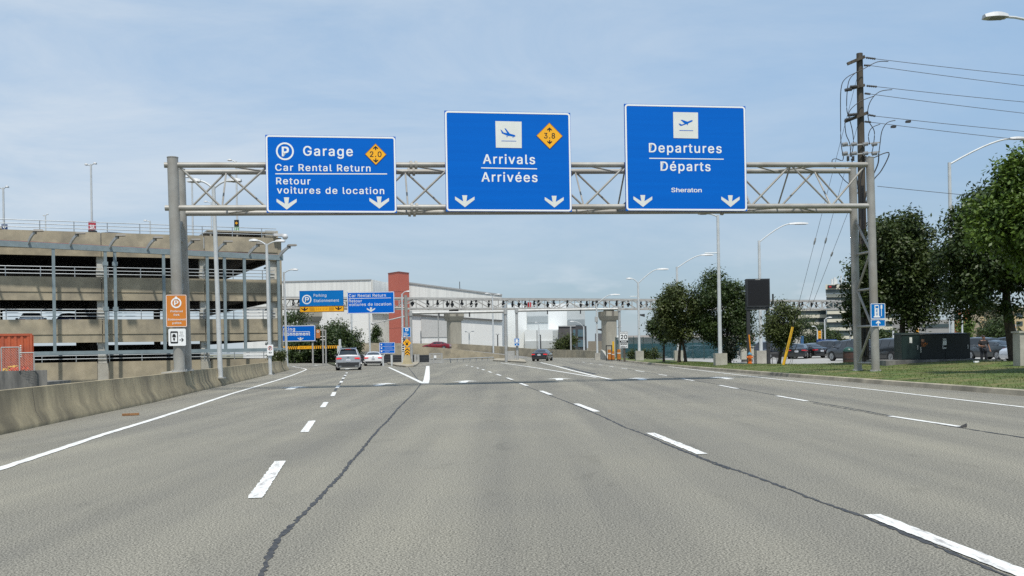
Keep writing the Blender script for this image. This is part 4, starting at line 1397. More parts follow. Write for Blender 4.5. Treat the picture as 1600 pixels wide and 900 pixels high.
# ================================================================== STREET LAMPS
def lamp(name, label, px, py_top, D, heads, z0=0.0, r0=.11, r1=.06, group=None, head_len=.75, hs=1.0, pedestal=None, mat=None, extras=(), py_ref=None, arm_r=.045, base_px=None, sw=1.0):
    """heads: (px, py of the lamp end, rise) or None"""
    if not heads and name == 'street_lamp':
        name = 'metal_post'
    pt = at(px, py_top, D)
    b = Vector((pt.x, D, z0))
    if base_px:
        b.x = at(base_px, 560, D).x
    t = thing(name, label, 'post' if name == 'metal_post' else 'street lamp', tuple(b), 0, group)
    m = MB(); m.tube([b + Vector((0, 0, pedestal[1] if pedestal else 0)), pt], [r0, r1], 12)
    m.build('pole', mat or LAMP_P, t, smooth=True)
    if pedestal:
        wd, hh = pedestal
        m = MB(); m.prism([(b.x + wd * x, b.y + wd * y) for x, y in ((-.5, -.5), (.5, -.5), (.5, .5), (-.5, .5))], z0 - .1, z0 + hh)
        m.build('pedestal', CONC_L, t)
    else:
        m = MB(); m.box(b.x - r0 * 1.7, b.x + r0 * 1.7, b.y - r0 * 1.7, b.y + r0 * 1.7, z0, z0 + .05); m.build('base_plate', GALV, t)
    for hx, hy, rise in heads:
        tip = at(hx, hy, D)
        sg = 1 if tip.x > pt.x else -1
        L_ = min(head_len, abs(tip.x - pt.x) * .5)
        hp = tip - Vector((sg * L_, 0, 0))
        m = MB(); m.tube(arc(pt - Vector((0, 0, .12)), hp, rise, 8), arm_r, 8)
        m.build('arm', mat or LAMP_P, t, smooth=True)
        m = MB()
        x0, x1 = sorted((hp.x - sg * .03, tip.x))
        n = 7
        lo, hi = [], []
        for i in range(n):
            f = i / (n - 1)
            x = hp.x - sg * .03 + (tip.x - hp.x) * f
            ww = (.07 + .12 * sin(pi * min(1, f * .75 + .12))) * hs
            hh = (.05 + .05 * sin(pi * min(1, f * .9 + .05))) * hs
            lo.append((x, ww, hh))
        for (xa, wa, ha), (xb, wb_, hb_) in zip(lo, lo[1:]):
            A = [Vector((xa, D - wa, tip.z - .03)), Vector((xa, D + wa, tip.z - .03)), Vector((xa, D + wa * .55, tip.z + ha)), Vector((xa, D - wa * .55, tip.z + ha))]
            B = [Vector((xb, D - wb_, tip.z - .03)), Vector((xb, D + wb_, tip.z - .03)), Vector((xb, D + wb_ * .55, tip.z + hb_)), Vector((xb, D - wb_ * .55, tip.z + hb_))]
            m.add(A + B, [(0, 1, 5, 4), (1, 2, 6, 5), (2, 3, 7, 6), (3, 0, 4, 7)] + ([(3, 2, 1, 0)] if xa == lo[0][0] else []) + ([(4, 5, 6, 7)] if xb == lo[-1][0] else []))
        h = m.build('lamp_head', LAMP_H, t, smooth=True)
        m = MB(); m.box(min(hp.x, tip.x) + L_ * .3, max(hp.x, tip.x) - L_ * .12, D - .11 * hs, D + .11 * hs, tip.z - .055, tip.z - .031)
        m.build('lens', LENS, h)
    for kind, ex, ey in extras:
        p = at(ex, ey, D)
        m = MB()
        if kind == 'bracket':
            m.tube([Vector((pt.x + (b.x - pt.x) * .4, D, p.z)), p], .03, 6); m.build('bracket', mat or LAMP_P, t)
        elif kind == 'flood':
            m.tube([Vector((pt.x, D, p.z + .1)), p + Vector((0, 0, .05))], .03, 6)
            m.hexa([p + Vector(q) for q in ((-.2, -.2, -.03), (.22, -.2, -.16), (.22, .2, -.16), (-.2, .2, -.03))], [p + Vector(q) for q in ((-.2, -.2, .09), (.22, -.2, .12), (.22, .2, .12), (-.2, .2, .09))])
            m.build('floodlight', DARK, t)
        elif kind == 'box':
            m.box(p.x - .18, p.x + .18, D - .2, D + .2, p.z - .3, p.z + .3); m.build('control_box', GALV, t)
    return t

# pole rising from the barrier, double arm seen through the gantry
lamp('street_lamp', 'tall pale double-armed lamp post rising from the left concrete barrier', 333.5, 291, 46.5, [(292, 283.5, .6), (378, 282.5, .6)], .35, .115, .085, None, .9, 1.25, base_px=344)
lamp('street_lamp', 'pale double-armed lamp post with a small white sign by the garage corner', 416.5, 381, 68, [(389, 376.5, .6), (446, 377, .6)], 0, .125, .09, None, .8, 1.3, base_px=422)
s = Sign('parking_ban_sign', 'small white no parking plate on the lamp post by the garage corner', 'road sign', (417.3, 538.5, 427, 555.5), D=67.8, thick=.02)
s.panel(WHITE, 1)
k = s.ring(s.circle(422, 544, 3.4, 18), s.circle(422, 544, 2.6, 18), pm('sign_red', (.5, .02, .02)), 'ban_ring')
s.texts([('P', 420.6, 423.6, 546, 4, 1, .03)], BLACKP, 'letter', .005, k)
s.flat([[(419.3, 551), (421.6, 549.4), (421.6, 552.6)], [(422.6, 549.4), (424.9, 551), (422.6, 552.6)]], BLACKP, 'arrow')
lamp('street_lamp', 'slim lamp post with one arm to the right just past the garage', 443.5, 425, 92, [(466, 421.5, .6)], 0, .14, .09, None, .9, 1.2, base_px=448)
lamp('street_lamp', 'slim white lamp post in front of the left side of the red tower', 628, 459, 104, [(641.5, 455.5, .45)], 0, .13, .09, None, .6, 1.0)
lamp('street_lamp', 'slim grey post below the car rental sign, standing above the white sedan', 549, 487, 150, [], 0, .14, .12, extras=(('bracket', 558, 501.5),))
lamp('street_lamp', 'slim grey post below the car rental sign, beside the small spruce', 577, 487, 155, [], 0, .14, .12)
lamp('street_lamp', 'tall thin double lamp post in front of the right hangar', 769.5, 463, 178, [(757.5, 458.8, .5), (782, 460, .5)], 0, .16, .11, None, .8, 1.3)
lamp('street_lamp', 'short double-armed lamp post low in front of the right hangar', 733, 520, 200, [(726, 518.6, .6), (741, 518, .6)], 1.2, .13, .1, None, .5, 1.2)
lamp('street_lamp', 'short dark double-headed lamp beside the grey and white warehouse', 777.5, 523, 200, [(772.8, 521.8, .8), (782.6, 521.8, .8)], 0, .12, .1, None, .45, 2.0, mat=DARK)
lamp('street_lamp', 'lone grey post in front of the right hangar near the gate', 657.5, 517, 200, [], 0, .14, .11, mat=GALV)
lamp('street_lamp', 'thin grey post standing mid way along the right hangar wall', 684.5, 491, 205, [], 0, .12, .1, mat=GALV)
lamp('street_lamp', 'white lamp post in front of the warehouse with its arm to the left', 842, 512, 190, [(835.5, 504, .4)], .2, .13, .09, None, .6, 1.2)
lamp('street_lamp', 'thin post standing between the warehouse lamp and the gas sign', 839, 516, 192, [], .2, .12, .1, mat=GALV)
lamp('street_lamp', 'dark headed short post in front of the white warehouse', 844.5, 523, 185, [(840, 523, .8)], .2, .12, .09, None, .4, 1.8, mat=DARK)
lamp('street_lamp', 'grey post in front of the left edge of the dark office', 891.5, 509, 165, [], 0, .13, .11, mat=GALV)
lamp('street_lamp', 'lamp post with a long arm to the left in front of the dark office', 912, 510, 168, [(890, 502.5, .45)], 0, .14, .1, None, .7, 1.1)
lamp('street_lamp', 'lamp post by the concrete pier with its arm to the right', 932, 474, 118, [(969, 460.4, .72)], 0, .12, .08, None, 1.1, 1.0, extras=(('flood', 937, 515), ('box', 932, 499)), pedestal=(.6, .8))
lamp('street_lamp', 'double-armed lamp post right of the speed sign', 997, 441, 98, [(978, 435.8, .6), (1045, 420.8, .72)], .1, .13, .09, None, 1.1, 1.2, pedestal=(.75, .95), extras=(('bracket', 984, 463.2), ('flood', 1003.5, 492.5)))
lamp('street_lamp', 'lamp post rising behind the left tree with its arm to the right', 1057.5, 417, 92, [(1115, 398.4, .72)], .1, .13, .09, None, 1.1, 1.1, pedestal=(.75, .95))
lamp('street_lamp', 'tall lamp post on a square concrete pedestal between the two trees', 1121.5, 336, 66, [(1090, 334.2, .6)], verge_z(13.2, 66) , .13, .09, None, 1.1, 1.25, pedestal=(.75, .78), extras=(('bracket', 1101, 395.5),))
lamp('street_lamp', 'lamp post behind the black message board with its arm to the right', 1186, 376, 76, [(1263, 349.5, .72)], .05, .14, .1, None, 1.4, 1.1, pedestal=(.8, .95))
lamp('street_lamp', 'pale lamp post rising above the right tree with a long arm right', 1483.3, 254, 64, [(1603, 216.5, .72)], .1, .13, .10, None, 1.0, 1.2, arm_r=.055)
lamp('street_lamp', 'lamp post outside the right edge with only its grey head in view', 1690, 70, 30, [(1535.5, 27, .6)], .1, .13, .09, None, .68, 1.25, arm_r=.04)
lamp('street_lamp', 'small lamp with two crossed heads above the flat building', 967, 512, 200, [(963, 510.6, .9), (971.4, 510.6, .9)], 0, .12, .1, None, .4, 2.0, mat=DARK)
# tall lamps on the garage roof
def roof_z(x): return 10.5
for px, hy, hx0, hx1, D, lb in ((5, 293, -6, 14, 92, 'white twin-headed lamp on the garage roof at the left edge'), (142, 256.5, 132, 151.5, 92, 'tall white twin-headed lamp on the garage roof by the red sign'),
                            (71, 336, 67, 75.5, 150, 'small distant twin-headed lamp on the garage roof')):
    lamp('roof_lamp', lb, px, hy + .2, D, [(hx0, hy + .9, .9), (hx1, hy - .9, .9)], 10.5, .10, .085, 'lamps on the garage roof', .55, 1.1)
lamp('roof_lamp', 'white single-headed lamp on the garage roof left of the gantry post', 234.5, 345, 125, [(224, 345, .9)], 10.5, .10, .08, 'lamps on the garage roof', .7, 1.2)
lamp('roof_lamp', 'white single-headed lamp on the garage roof behind the gantry post', 300, 283.5, 100, [(289, 277, .9)], 10.5, .10, .08, 'lamps on the garage roof', .8, 1.2)
lamp('roof_lamp', 'white lamp on the garage roof above the green sign', 369, 252, 96, [(355, 250.6, .9)], 10.5, .10, .08, 'lamps on the garage roof', .8, 1.2)
lamp('roof_lamp', 'small white lamp on the garage roof between gantry and green sign', 330, 316, 130, [(318, 315.4, .9)], 10.5, .10, .08, 'lamps on the garage roof', .8, 1.2)
# roof signs
s = Sign('level_sign', 'red roof sign reading 5A on the garage roof', 'sign', (138, 346, 149.3, 359.5), D=91.7, thick=.1, base=at(143, 365, 91.7))
s.panel(pm('sign_rose', (.45, .045, .07), rough=.5)); s.texts([('5A', 140.5, 147.5, 357, 5.5, 1.05, .03)], WHITE)
for px in (141.5, 146.5):
    m = MB(); p = at(px, 359, 91.7); m.box(p.x - .05, p.x + .05, 91.7, 91.8, 10.5, p.z); m.build('leg', GALV, s.root)
m = MB(); a = at(139, 362.5, 91.5); b = at(149, 360, 91.5); m.box(a.x, b.x, 91.3, 91.9, a.z, b.z); m.build('base', DARK, s.root)
s = Sign('roof_arrow_sign', 'small dark blue sign on the garage roof at the left edge', 'sign', (2, 350.5, 11, 359), D=88, thick=.1)
s.panel(pm('sign_navy', (.01, .04, .14))); s.flat([[(4, 354.8), (7, 352.2), (7, 354), (9.5, 354), (9.5, 355.6), (7, 355.6), (7, 357.4)]], WHITE, 'arrow')
s = Sign('roof_exit_sign', 'black and green sign with a yellow arrow on the garage roof', 'sign', (366, 343.5, 373, 365.5), D=92, thick=.12)
s.panel(BLACKP, 0, None, (366, 343.5, 373, 354)); gp = s.panel(pm('sign_green', (.03, .28, .05)), 0, None, (366, 354.2, 373, 366), 'green_panel')
s.flat([[(367.4, 348.6), (369.8, 346), (369.8, 347.9), (371.8, 347.9), (371.8, 349.3), (369.8, 349.3), (369.8, 351.2)]], AMBER, 'arrow')
s.flat([rrect(367, 355, 372, 362, .8)], WHITE, 'white_field', .006, gp); s.texts([('P', 368, 371.2, 361, 5, 1, .04)], pm('sign_green', ()), 'letter', .012, gp)

# ================================================================== MIDDLE-DISTANCE SIGNS
gm = thing('pole_gantry', 'grey single-post arm carrying the two far blue parking signs', 'sign gantry', tuple(Vector((xat(634, 106), 106, 0))))
m = MB(); pt = at(633.5, 461, 106); m.tube([Vector((pt.x + .12, 106, 0)), pt], [.19, .17], 14); m.build('post', GPAINT, gm, smooth=True)
for py in (466.5, 481.5):
    m = MB(); m.tube([at(633.5, py, 106), at(424, py + 1.0, 106)], .10, 10); m.build('chord', GPAINT, gm, smooth=True)
m = MB()
xs_ = np.linspace(425, 630, 22)
for i in range(21):
    m.tube([at(xs_[i], 466.5 if i % 2 else 482, 106), at(xs_[i + 1], 482 if i % 2 else 466.5, 106)], .04, 6)
m.build('lattice', GPAINT, gm)
m = MB(); m.tube([at(424, 461, 106), at(426.5, 569, 106)], .16, 12); m.build('post', GPAINT, gm, smooth=True)
m = MB(); a, b = at(632, 494.5, 105.8), at(584.5, 505, 105.8)
m.tube([a, a.lerp(b, .5) + Vector((0, 0, -.02)), b], [.075, .06, .05], 8)
o = m.build('camera_arm', GALV, gm, smooth=True)
m = MB(); m.ball(b + Vector((-.12, 0, -.05)), (.2, .16, .13)); m.ball(at(601, 502, 105.8), (.09, .09, .13)); m.build('lamp_head', GALV, o, smooth=True)
s = Sign('parking_sign', 'bright blue Parking Stationnement sign with an amber strip below', 'road sign', (468, 454, 536.5, 478), D=105.6, thick=.08)
s.panel(BLUE2); s.border(.2, .6, .6, BLUE2)
k = s.ring(s.circle(479.3, 467.6, 7.3), s.circle(479.3, 467.6, 5.6), WHITE, 'parking_symbol')
s.texts([('P', 476.6, 482.8, 471.3, 7.2, 1, .02)], WHITE, 'letter', .012, k)
s.texts([('Parking', 490, 510, 463.6, 4.4, 1.06, 0), ('Stationnement', 490, 529.5, 471.8, 4.4, 1.06, 0)], WHITE)
st_ = s.panel(AMBER, 0, None, (468, 478.2, 537.2, 487.6), 'amber_strip')
s.border(.1, .7, .5, BLACKP, st_, (468, 478.2, 537.2, 487.6))
s.flat([arrow_poly(475.6, 482.8, 10.5, 5.6), arrow_poly(528.7, 482.4, 10.5, 5.6)], BLACKP, 'arrow', .008, st_)
hz = []
for x0 in (483.2, 514.5):
    for i in range(5):
        x = x0 + i * 1.6
        d_ = 1 if x0 < 500 else -1
        hz.append([(x, 480.2), (x + .8, 480.2), (x + .8 + d_, 485.4), (x + d_, 485.4)])
s.flat(hz, pm('sign_amber_dark', (.35, .17, .01)), 'hatching', .008, st_)
s.texts([('2.0 m  6\'-6"', 493.5, 511.8, 484.6, 3.4, 1.2, 0)], pm('sign_amber_dark', ()), 'lettering', .008, st_)
s = Sign('rental_return_sign', 'blue Car Rental Return sign with one white arrow beyond the gantry', 'road sign', (542.5, 456, 616.2, 489.8), D=105.6, thick=.08)
s.panel(BLUE); s.border(.2, .9, 1.6)
s.texts([('Car Rental Return', 545.2, 603, 463.8, 4.4, 1.1, .006), ('Retour', 545.2, 565.5, 472, 4.4, 1.1, .006), ('voitures de location', 545.2, 611.2, 477.6, 4.4, 1.1, .006)], WHITE)
s.flat([[(545, 465.6), (611, 465.6), (611, 466.3), (545, 466.3)]], WHITE, 'divider')
s.flat([arrow_poly(579.5, 484, 13, 7.2)], CREAM, 'arrow')
s = Sign('low_parking_sign', 'low blue Parking Stationnement sign partly hidden by the garage corner', 'road sign', (427, 508.6, 492.6, 533.6), D=104, thick=.08)
s.panel(BLUE); s.border(.2, .9, 1.6)
s.texts([('Parking', 433.5, 461, 516.6, 5, 1.14, .012), ('Stationnement', 431, 484.5, 524.3, 5, 1.08, .02)], WHITE)
s.flat([[(433, 518.2), (484, 518.2), (484, 518.9), (433, 518.9)]], WHITE, 'divider')
s.flat([arrow_poly(469.5, 529.6, 9, 5)], CREAM, 'arrow')
for px in (434, 488):
    m = MB(); p = at(px, 520, 104.1)
    m.box(p.x - .07, p.x + .07, 104.1, 104.25, 0, p.z)
    m.build('leg', GALV, s.root)
m = MB()
dp = [Vector((xat(px, 112), 112, 0)) for px in (504.8, 509.2)]
lad = thing('signal_mast', 'pair of slim grey masts left of the silver car', 'mast', tuple(dp[0]))
for p, pt in zip(dp, (512, 515)):
    m = MB(); m.tube([p, Vector((p.x, p.y, zof(505, pt, 112)))], .09, 8); m.build('post', GALV, lad, smooth=True)
m = MB()
for py in (516, 526, 531):
    m.tube([at(499, py, 112), at(509.5, py, 112)], .05, 6)
m.build('crosspiece', GALV, lad)
s = Sign('orange_notice', 'small orange notice hung from the slim masts by the blue sign', 'road sign', (493.8, 514.5, 500.2, 528.2), D=111.8, thick=.04)
s.panel(pm('sign_faded_orange', (.52, .19, .06))); k = s.ring(s.circle(497, 518, 2, 14), s.circle(497, 518, 1.3, 14), CREAM, 'parking_symbol'); s.texts([('P', 496.3, 497.9, 519, 2, 1, 0)], CREAM, 'letter', .008, k)
# height bar
hbD = 124
hbt = thing('height_bar', 'black and yellow striped height bar over the left exit lane', 'height bar', tuple(at(486, 545, hbD)))
def hbq(px, py, d=0): return at(px, py, hbD) + Vector((0, -d, 0))
m = MB(); a0_, b0_ = at(443, 543.6, hbD), at(529, 541.8, hbD)
m.bar(a0_, b0_, .14, .36); m.build('bar', AMBER, hbt)
m = MB()
for x0, x1, dirn in ((444, 466, 1), (493, 529, -1)):
    x = x0
    while x < x1 - 1.5:
        f = lambda px: a0_.lerp(b0_, (px - 443) / 86)
        sl = 1.4 * dirn
        p, q = f(x), f(x + 1.5)
        s0, s1 = f(x + sl), f(x + 1.5 + sl)
        m.add([p + Vector((0, -.078, -.18)), q + Vector((0, -.078, -.18)), s1 + Vector((0, -.078, .18)), s0 + Vector((0, -.078, .18))], [(0, 1, 2, 3)])
        x += 3.1
m.build('stripes', BLACKP, hbt)
vs, fs = text_mesh('MAX HT 2.0 m', 1.1, 0)
mm = MB(); w_ = max(x for x, y in vs)
p = a0_.lerp(b0_, 25 / 86) + Vector((0, -.08, -.11)); q = a0_.lerp(b0_, 48 / 86) + Vector((0, -.08, -.11))
mm.add([p.lerp(q, x / w_) + Vector((0, 0, y * .22 / CAPH)) for x, y in vs], fs); mm.build('lettering', BLACKP, hbt)
m = MB(); p = at(531, 530, hbD); m.box(p.x - .13, p.x + .13, hbD - .1, hbD + .1, 0, p.z); m.build('post', LAMP_P, hbt)
m = MB(); p = at(441, 530, hbD); m.box(p.x - .13, p.x + .13, hbD - .1, hbD + .1, 0, p.z); m.build('post', LAMP_P, hbt)
m = MB(); a, b = at(527.5, 551, hbD - .3), at(534.5, 545.5, hbD - .3); m.box(a.x, b.x, hbD - .6, hbD - .3, 0.9, b.z + .4); m.build('control_box', LAMP_P, hbt)
# blue information board
s = Sign('information_board', 'low blue information board on two posts right of the white car', 'road sign', (592.6, 535, 617, 552.2), D=99, thick=.06)
s.panel(BLUE, 1); s.border(.1, .5, 1)
ln = []
for y in (539.5, 545, 550):
    s.flat([s.circle(596, y - 1.2, 1.2, 10)], WHITE, 'symbol')
s.flat([[(593.2, y), (616.4, y), (616.4, y + .35), (593.2, y + .35)] for y in (541, 547)], WHITE, 'divider')
s.flat([[(601, y), (601 + l_, y), (601 + l_, y + .5), (601, y + .5)] for y, l_ in ((537, 13), (538.8, 11), (543, 12), (544.8, 13), (549, 8), (550.4, 6))], pm('sign_pale_lines', (.30, .45, .75)), 'text_lines')
for px in (598.3, 611.8):
    m = MB(); p = at(px, 548, 99.1); m.box(p.x - .07, p.x + .07, 99.07, 99.2, 0, p.z); m.build('leg', LAMP_P, s.root)
# gore nose: chevron marker, blue sign, white 20 sign
s = Sign('tunnel_sign', 'small bright blue sign high on the grey pole at the lane split', 'road sign', (629.3, 511.4, 641.8, 526.6), D=101, thick=.04)
s.panel(BLUE2, .8); s.border(.1, .5, .8)
s.flat([rrect(633.4, 512.8, 638, 517.3, .5)], WHITE, 'symbol_plate'); s.flat([[(634.6, 514), (636.8, 514), (636.8, 516.3), (634.6, 516.3)]], BLUE2, 'symbol', .012)
s.flat([[(631, 520), (636, 520), (636, 520.8), (631, 520.8)], [(631, 522), (638.5, 522), (638.5, 522.8), (631, 522.8)]], WHITE, 'text_lines')
s.flat([[(631.2, 525.8), (631.6, 524.4), (633.6, 524.2), (633, 525.8)]], WHITE, 'arrow')
s = Sign('route_sign', 'white sign with a black curved arrow beside the yellow diamond', 'road sign', (627.8, 528, 637, 548), D=101.4, thick=.03)
s.panel(WHITE, .6, None, (627.8, 528, 637, 536.4)); s.texts([('2', 629, 632.8, 535, 5.6, 1, .03)], BLACKP)
k = s.panel(WHITE, .6, None, (627.8, 537.4, 632, 548.2), 'lower_plate'); s.flat([[(628.4, y), (631.4, y), (631.4, y + 2.2), (628.4, y + 2.2)] for y in (538, 541.5, 545)], BLACKP, 'black_bars', .006, k)
m = MB(); p = at(629, 540, 101.5); m.box(p.x - .1, p.x + .1, 101.45, 101.6, 0, p.z + .9); m.build('post', LAMP_P, s.root)
s = Sign('hazard_marker', 'yellow diamond above black chevrons on a concrete foot at the lane split', 'road sign', (629, 530, 642.6, 558), D=100, thick=.04)
d_ = [(636, 529.2), (642.6, 536), (636, 542.8), (629.4, 536)]
mmm = MB(); mmm.add([s.w(x, y, -.04) for x, y in d_] + [s.w(x, y, .012) for x, y in d_], [(0, 1, 2, 3), (7, 6, 5, 4), (0, 4, 5, 1), (1, 5, 6, 2), (2, 6, 7, 3), (3, 7, 4, 0)])
k = mmm.build('diamond', AMBER, s.root)
s.flat([s.circle(636, 537.6, 2.0, 12), [(633.4, 535.2), (634.6, 532.6), (635.2, 535.8)], [(638.6, 535.2), (637.4, 532.6), (636.8, 535.8)]], BLACKP, 'arrows', .018, k)
k = s.panel(AMBER, 0, None, (632.4, 543, 640.2, 557.6), 'chevron_plate')
ch = []
for y in (544.6, 549, 553.4):
    ch.append([(632.6, y + 3.0), (636.3, y - .6), (640, y + 3.0), (640, y + 5.0), (636.3, y + 1.4), (632.6, y + 5.0)])
s.flat(ch, BLACKP, 'chevrons', .006, k)
m = MB(); p = at(636.3, 556, 100.2)
m.hexa([Vector((p.x + i * .52, 100.2 + j * .4, 0)) for i, j in ((-1, -1), (1, -1), (1, 1), (-1, 1))], [Vector((p.x + i * .22, 100.2 + j * .2, 1.05)) for i, j in ((-1, -1), (1, -1), (1, 1), (-1, 1))])
m.hexa([Vector((p.x + i * .62, 100.2 + j * .5, 0)) for i, j in ((-1, -1), (1, -1), (1, 1), (-1, 1))], [Vector((p.x + i * .5, 100.2 + j * .42, .22)) for i, j in ((-1, -1), (1, -1), (1, 1), (-1, 1))])
m.build('concrete_foot', pm('yellowed_concrete', (0.42, 0.36, 0.22), (0.32, 0.28, 0.18), 1.5, .9), s.root)
m = MB(); m.box(p.x - .06, p.x + .06, 100.06, 100.2, .9, 3.0); m.build('post', GALV, s.root)
# kerb island at the split
m = MB()
isl = [gnd(606, 569.5), gnd(620, 572.6), gnd(634, 574), gnd(646, 573.5), gnd(652, 571), gnd(656, 566), gnd(614, 564.5), gnd(604, 566)]
m.prism([(p.x, p.y) for p in isl], 0, .14)
struct('kerb_island', m, MATS['kerb_concrete'])
m = MB()
isl = [gnd(770, 564.3), gnd(800, 566), gnd(822, 567.4), gnd(820, 563.5), gnd(806, 561), gnd(775, 561.5)]
m.prism([(p.x, p.y) for p in isl], 0, .14)
struct('kerb_island.001', m, MATS['kerb_concrete'])
# pipe portals
def portal(label, x0, x1, py, D, posts, rad=.15):
    t = thing('pipe_portal', label, 'pipe portal', tuple(Vector((xat((x0 + x1) / 2, D), D, 0))), 0, 'horizontal pipe portals under the guideway')
    m = MB(); m.tube([at(x0, py, D), at(x1, py - (x1 - x0) * .0175, D)], rad, 10); m.build('pipe', GALV, t, smooth=True)
    for px in posts:
        p = at(px, py - (px - x0) * .0175 - 4, D)
        m = MB(); m.tube([Vector((p.x, D, 0)), p], rad * 1.05, 12); o = m.build('post', GALV, t, smooth=True)
        m = MB(); m.tube([p + Vector((0, 0, -.55)), p + Vector((0, 0, -.15))], rad * 1.6, 10); m.build('clamp', GALV, o)
    m = MB()
    for f in (.3, .62):
        px = x0 + (x1 - x0) * f
        p = at(px, py - (px - x0) * .0175, D); m.tube([p + Vector((0, -.1, 0)), p + Vector((0, -.1, -.5))], .08, 6)
    m.build('sensor', DARK, t)
    return t
portal('grey pipe portal between the lane split and the gas pump sign', 641.5, 790, 489.5, 112, (641.5, 789.5))
portal('grey pipe portal from the gas pump sign to the speed sign', 807, 968, 485.5, 122, (807, 967.5))
m = MB(); p = gnd(797.5, 564); m.box(p.x - .55, p.x + .55, p.y, p.y + .8, .1, 1.2); o = m.top('control_cabinet', GALV, 'grey control cabinet between the two portal posts', 'cabinet')
s = Sign('gas_pump_sign', 'small blue fuel pump sign with an arrow tab on the portal post', 'road sign', (803.4, 528.4, 811.6, 535.6), D=121.6, thick=.03)
s.panel(BLUE2, .5); s.border(.1, .45, .5)
s.flat([[(805.6, 530), (809, 530), (809, 534.8), (805.6, 534.8)], [(809.4, 531), (810, 531), (810, 534), (809.4, 534)]], WHITE, 'pump_pictogram')
k = s.panel(BLUE2, .5, None, (803.4, 536, 811.6, 540.4), 'arrow_tab'); s.border(.1, .4, .5, None, k, (803.4, 536, 811.6, 540.4)); s.flat([[(807.1, 539.8), (807.1, 538.4), (806.3, 538.6), (807.5, 537), (808.7, 538.6), (807.9, 538.4), (807.9, 539.8)]], WHITE, 'arrow', .006, k)
# dark fence panels and the gate under the ramp
fp = thing('panel_fence', 'low dark slatted fence panels with grey posts beneath the ramp', 'fence', tuple(Vector((xat(620, 118), 118, 0))))
for x0, x1 in ((561, 576), (577.5, 592), (594, 611), (613, 628), (630, 648), (655, 670.5)):
    m = MB()
    a, b = at(x0, 552.5, 118), at(x1, 568, 118)
    z1 = zof((x0 + x1) / 2, 554.5, 118)
    m.box(a.x, b.x, 118, 118.08, .1, z1)
    z = .2
    while z < z1:
        m.box(a.x, b.x, 117.97, 118, z, z + .1); z += .2
    m.build('panel', pm('dark_slat', (0.045, 0.05, 0.055), (0.03, 0.034, 0.04), 2, .6), fp)
for x in (576.7, 593, 612, 629, 649, 653.5):
    m = MB(); p = at(x, 553, 117.9); m.box(p.x - .13, p.x + .13, 117.8, 118.1, 0, zof(x, 553.6, 118)); m.build('post', GALV, fp)
gt = thing('metal_gate', 'pale grey mesh gate with a padlock plate near the lane split', 'gate', tuple(Vector((xat(681, 110), 110, 0))))
a, b, z1 = xat(671.5, 110), xat(690.5, 110), zof(681, 552.6, 110)
m = MB()
for x in (a, b, a + .42):
    m.box(x - .06, x + .06, 110, 110.1, 0, z1 + .05)
for z in (.12, z1 * .5, z1):
    m.box(a, b, 110.01, 110.09, z - .05, z + .05)
m.build('gate_frame', GALV, gt)
m = MB()
for i in range(22):
    x = a + (b - a) * i / 21; m.box(x - .009, x + .009, 110.03, 110.05, .12, z1)
for i in range(16):
    z = .12 + (z1 - .12) * i / 15; m.box(a, b, 110.035, 110.055, z - .009, z + .009)
m.build('mesh', GALV, gt)
m = MB(); c = at(680, 557.5, 109.98); m.box(c.x - .12, c.x + .12, 109.95, 110, c.z - .15, c.z + .15); m.build('notice_plate', WHITE, gt)
m = MB(); z0_, z1_ = zof(731, 566.5, 104), zof(731, 563, 104)
a, b = gnd(693, 567.6), gnd(771, 563.6)
m.tube([Vector((a.x, a.y, .42)), Vector((b.x, b.y, .42))], .07, 8)
rl = thing('guard_rail', 'low grey guard rail along the foot of the ramp wall', 'guard rail', tuple(a.lerp(b, .5)))
m.build('rail', GALV, rl)
for i in range(9):
    p = a.lerp(b, i / 8); mm = MB(); mm.box(p.x - .05, p.x + .05, p.y - .05, p.y + .05, 0, .40); mm.build('post', GALV, rl)

# ---- right side: speed sign, bollards, lift gate
s = Sign('speed_sign', 'white maximum 20 speed sign with black tabs by the kerb', 'road sign', (968, 518, 981.3, 532.4), D=93, thick=.03)
s.panel(WHITE, .8); s.border(.2, .4, .8, BLACKP)
s.texts([('MAXIMUM', 969.2, 980.2, 521.4, 1.9, 1, .01), ('20', 969.8, 979.8, 529.8, 6.6, 1.05, .025)], BLACKP)
k = s.panel(BLACKP, 0, None, (968.2, 532.6, 981.1, 535), 'unit_tab'); s.texts([('km/h', 970.8, 978.6, 534.7, 1.8, 1, .02)], WHITE, 'lettering', .006, k)
k = s.panel(WHITE, 0, None, (968.4, 535.4, 981, 544.4), 'lower_tab'); s.border(.2, .4, .3, BLACKP, k, (968.4, 535.4, 981, 544.4)); s.texts([('BEGINS', 969.6, 979.8, 539, 2.4, 1, .03), ('DÉBUT', 969.8, 979.6, 543.2, 2.4, 1, .03)], BLACKP, 'lettering', .006, k)
m = MB(); p = at(975.5, 540, 93.1); m.box(p.x - .09, p.x + .09, 93.05, 93.2, .1, p.z + 1.2); m.build('post', WOOD, s.root)
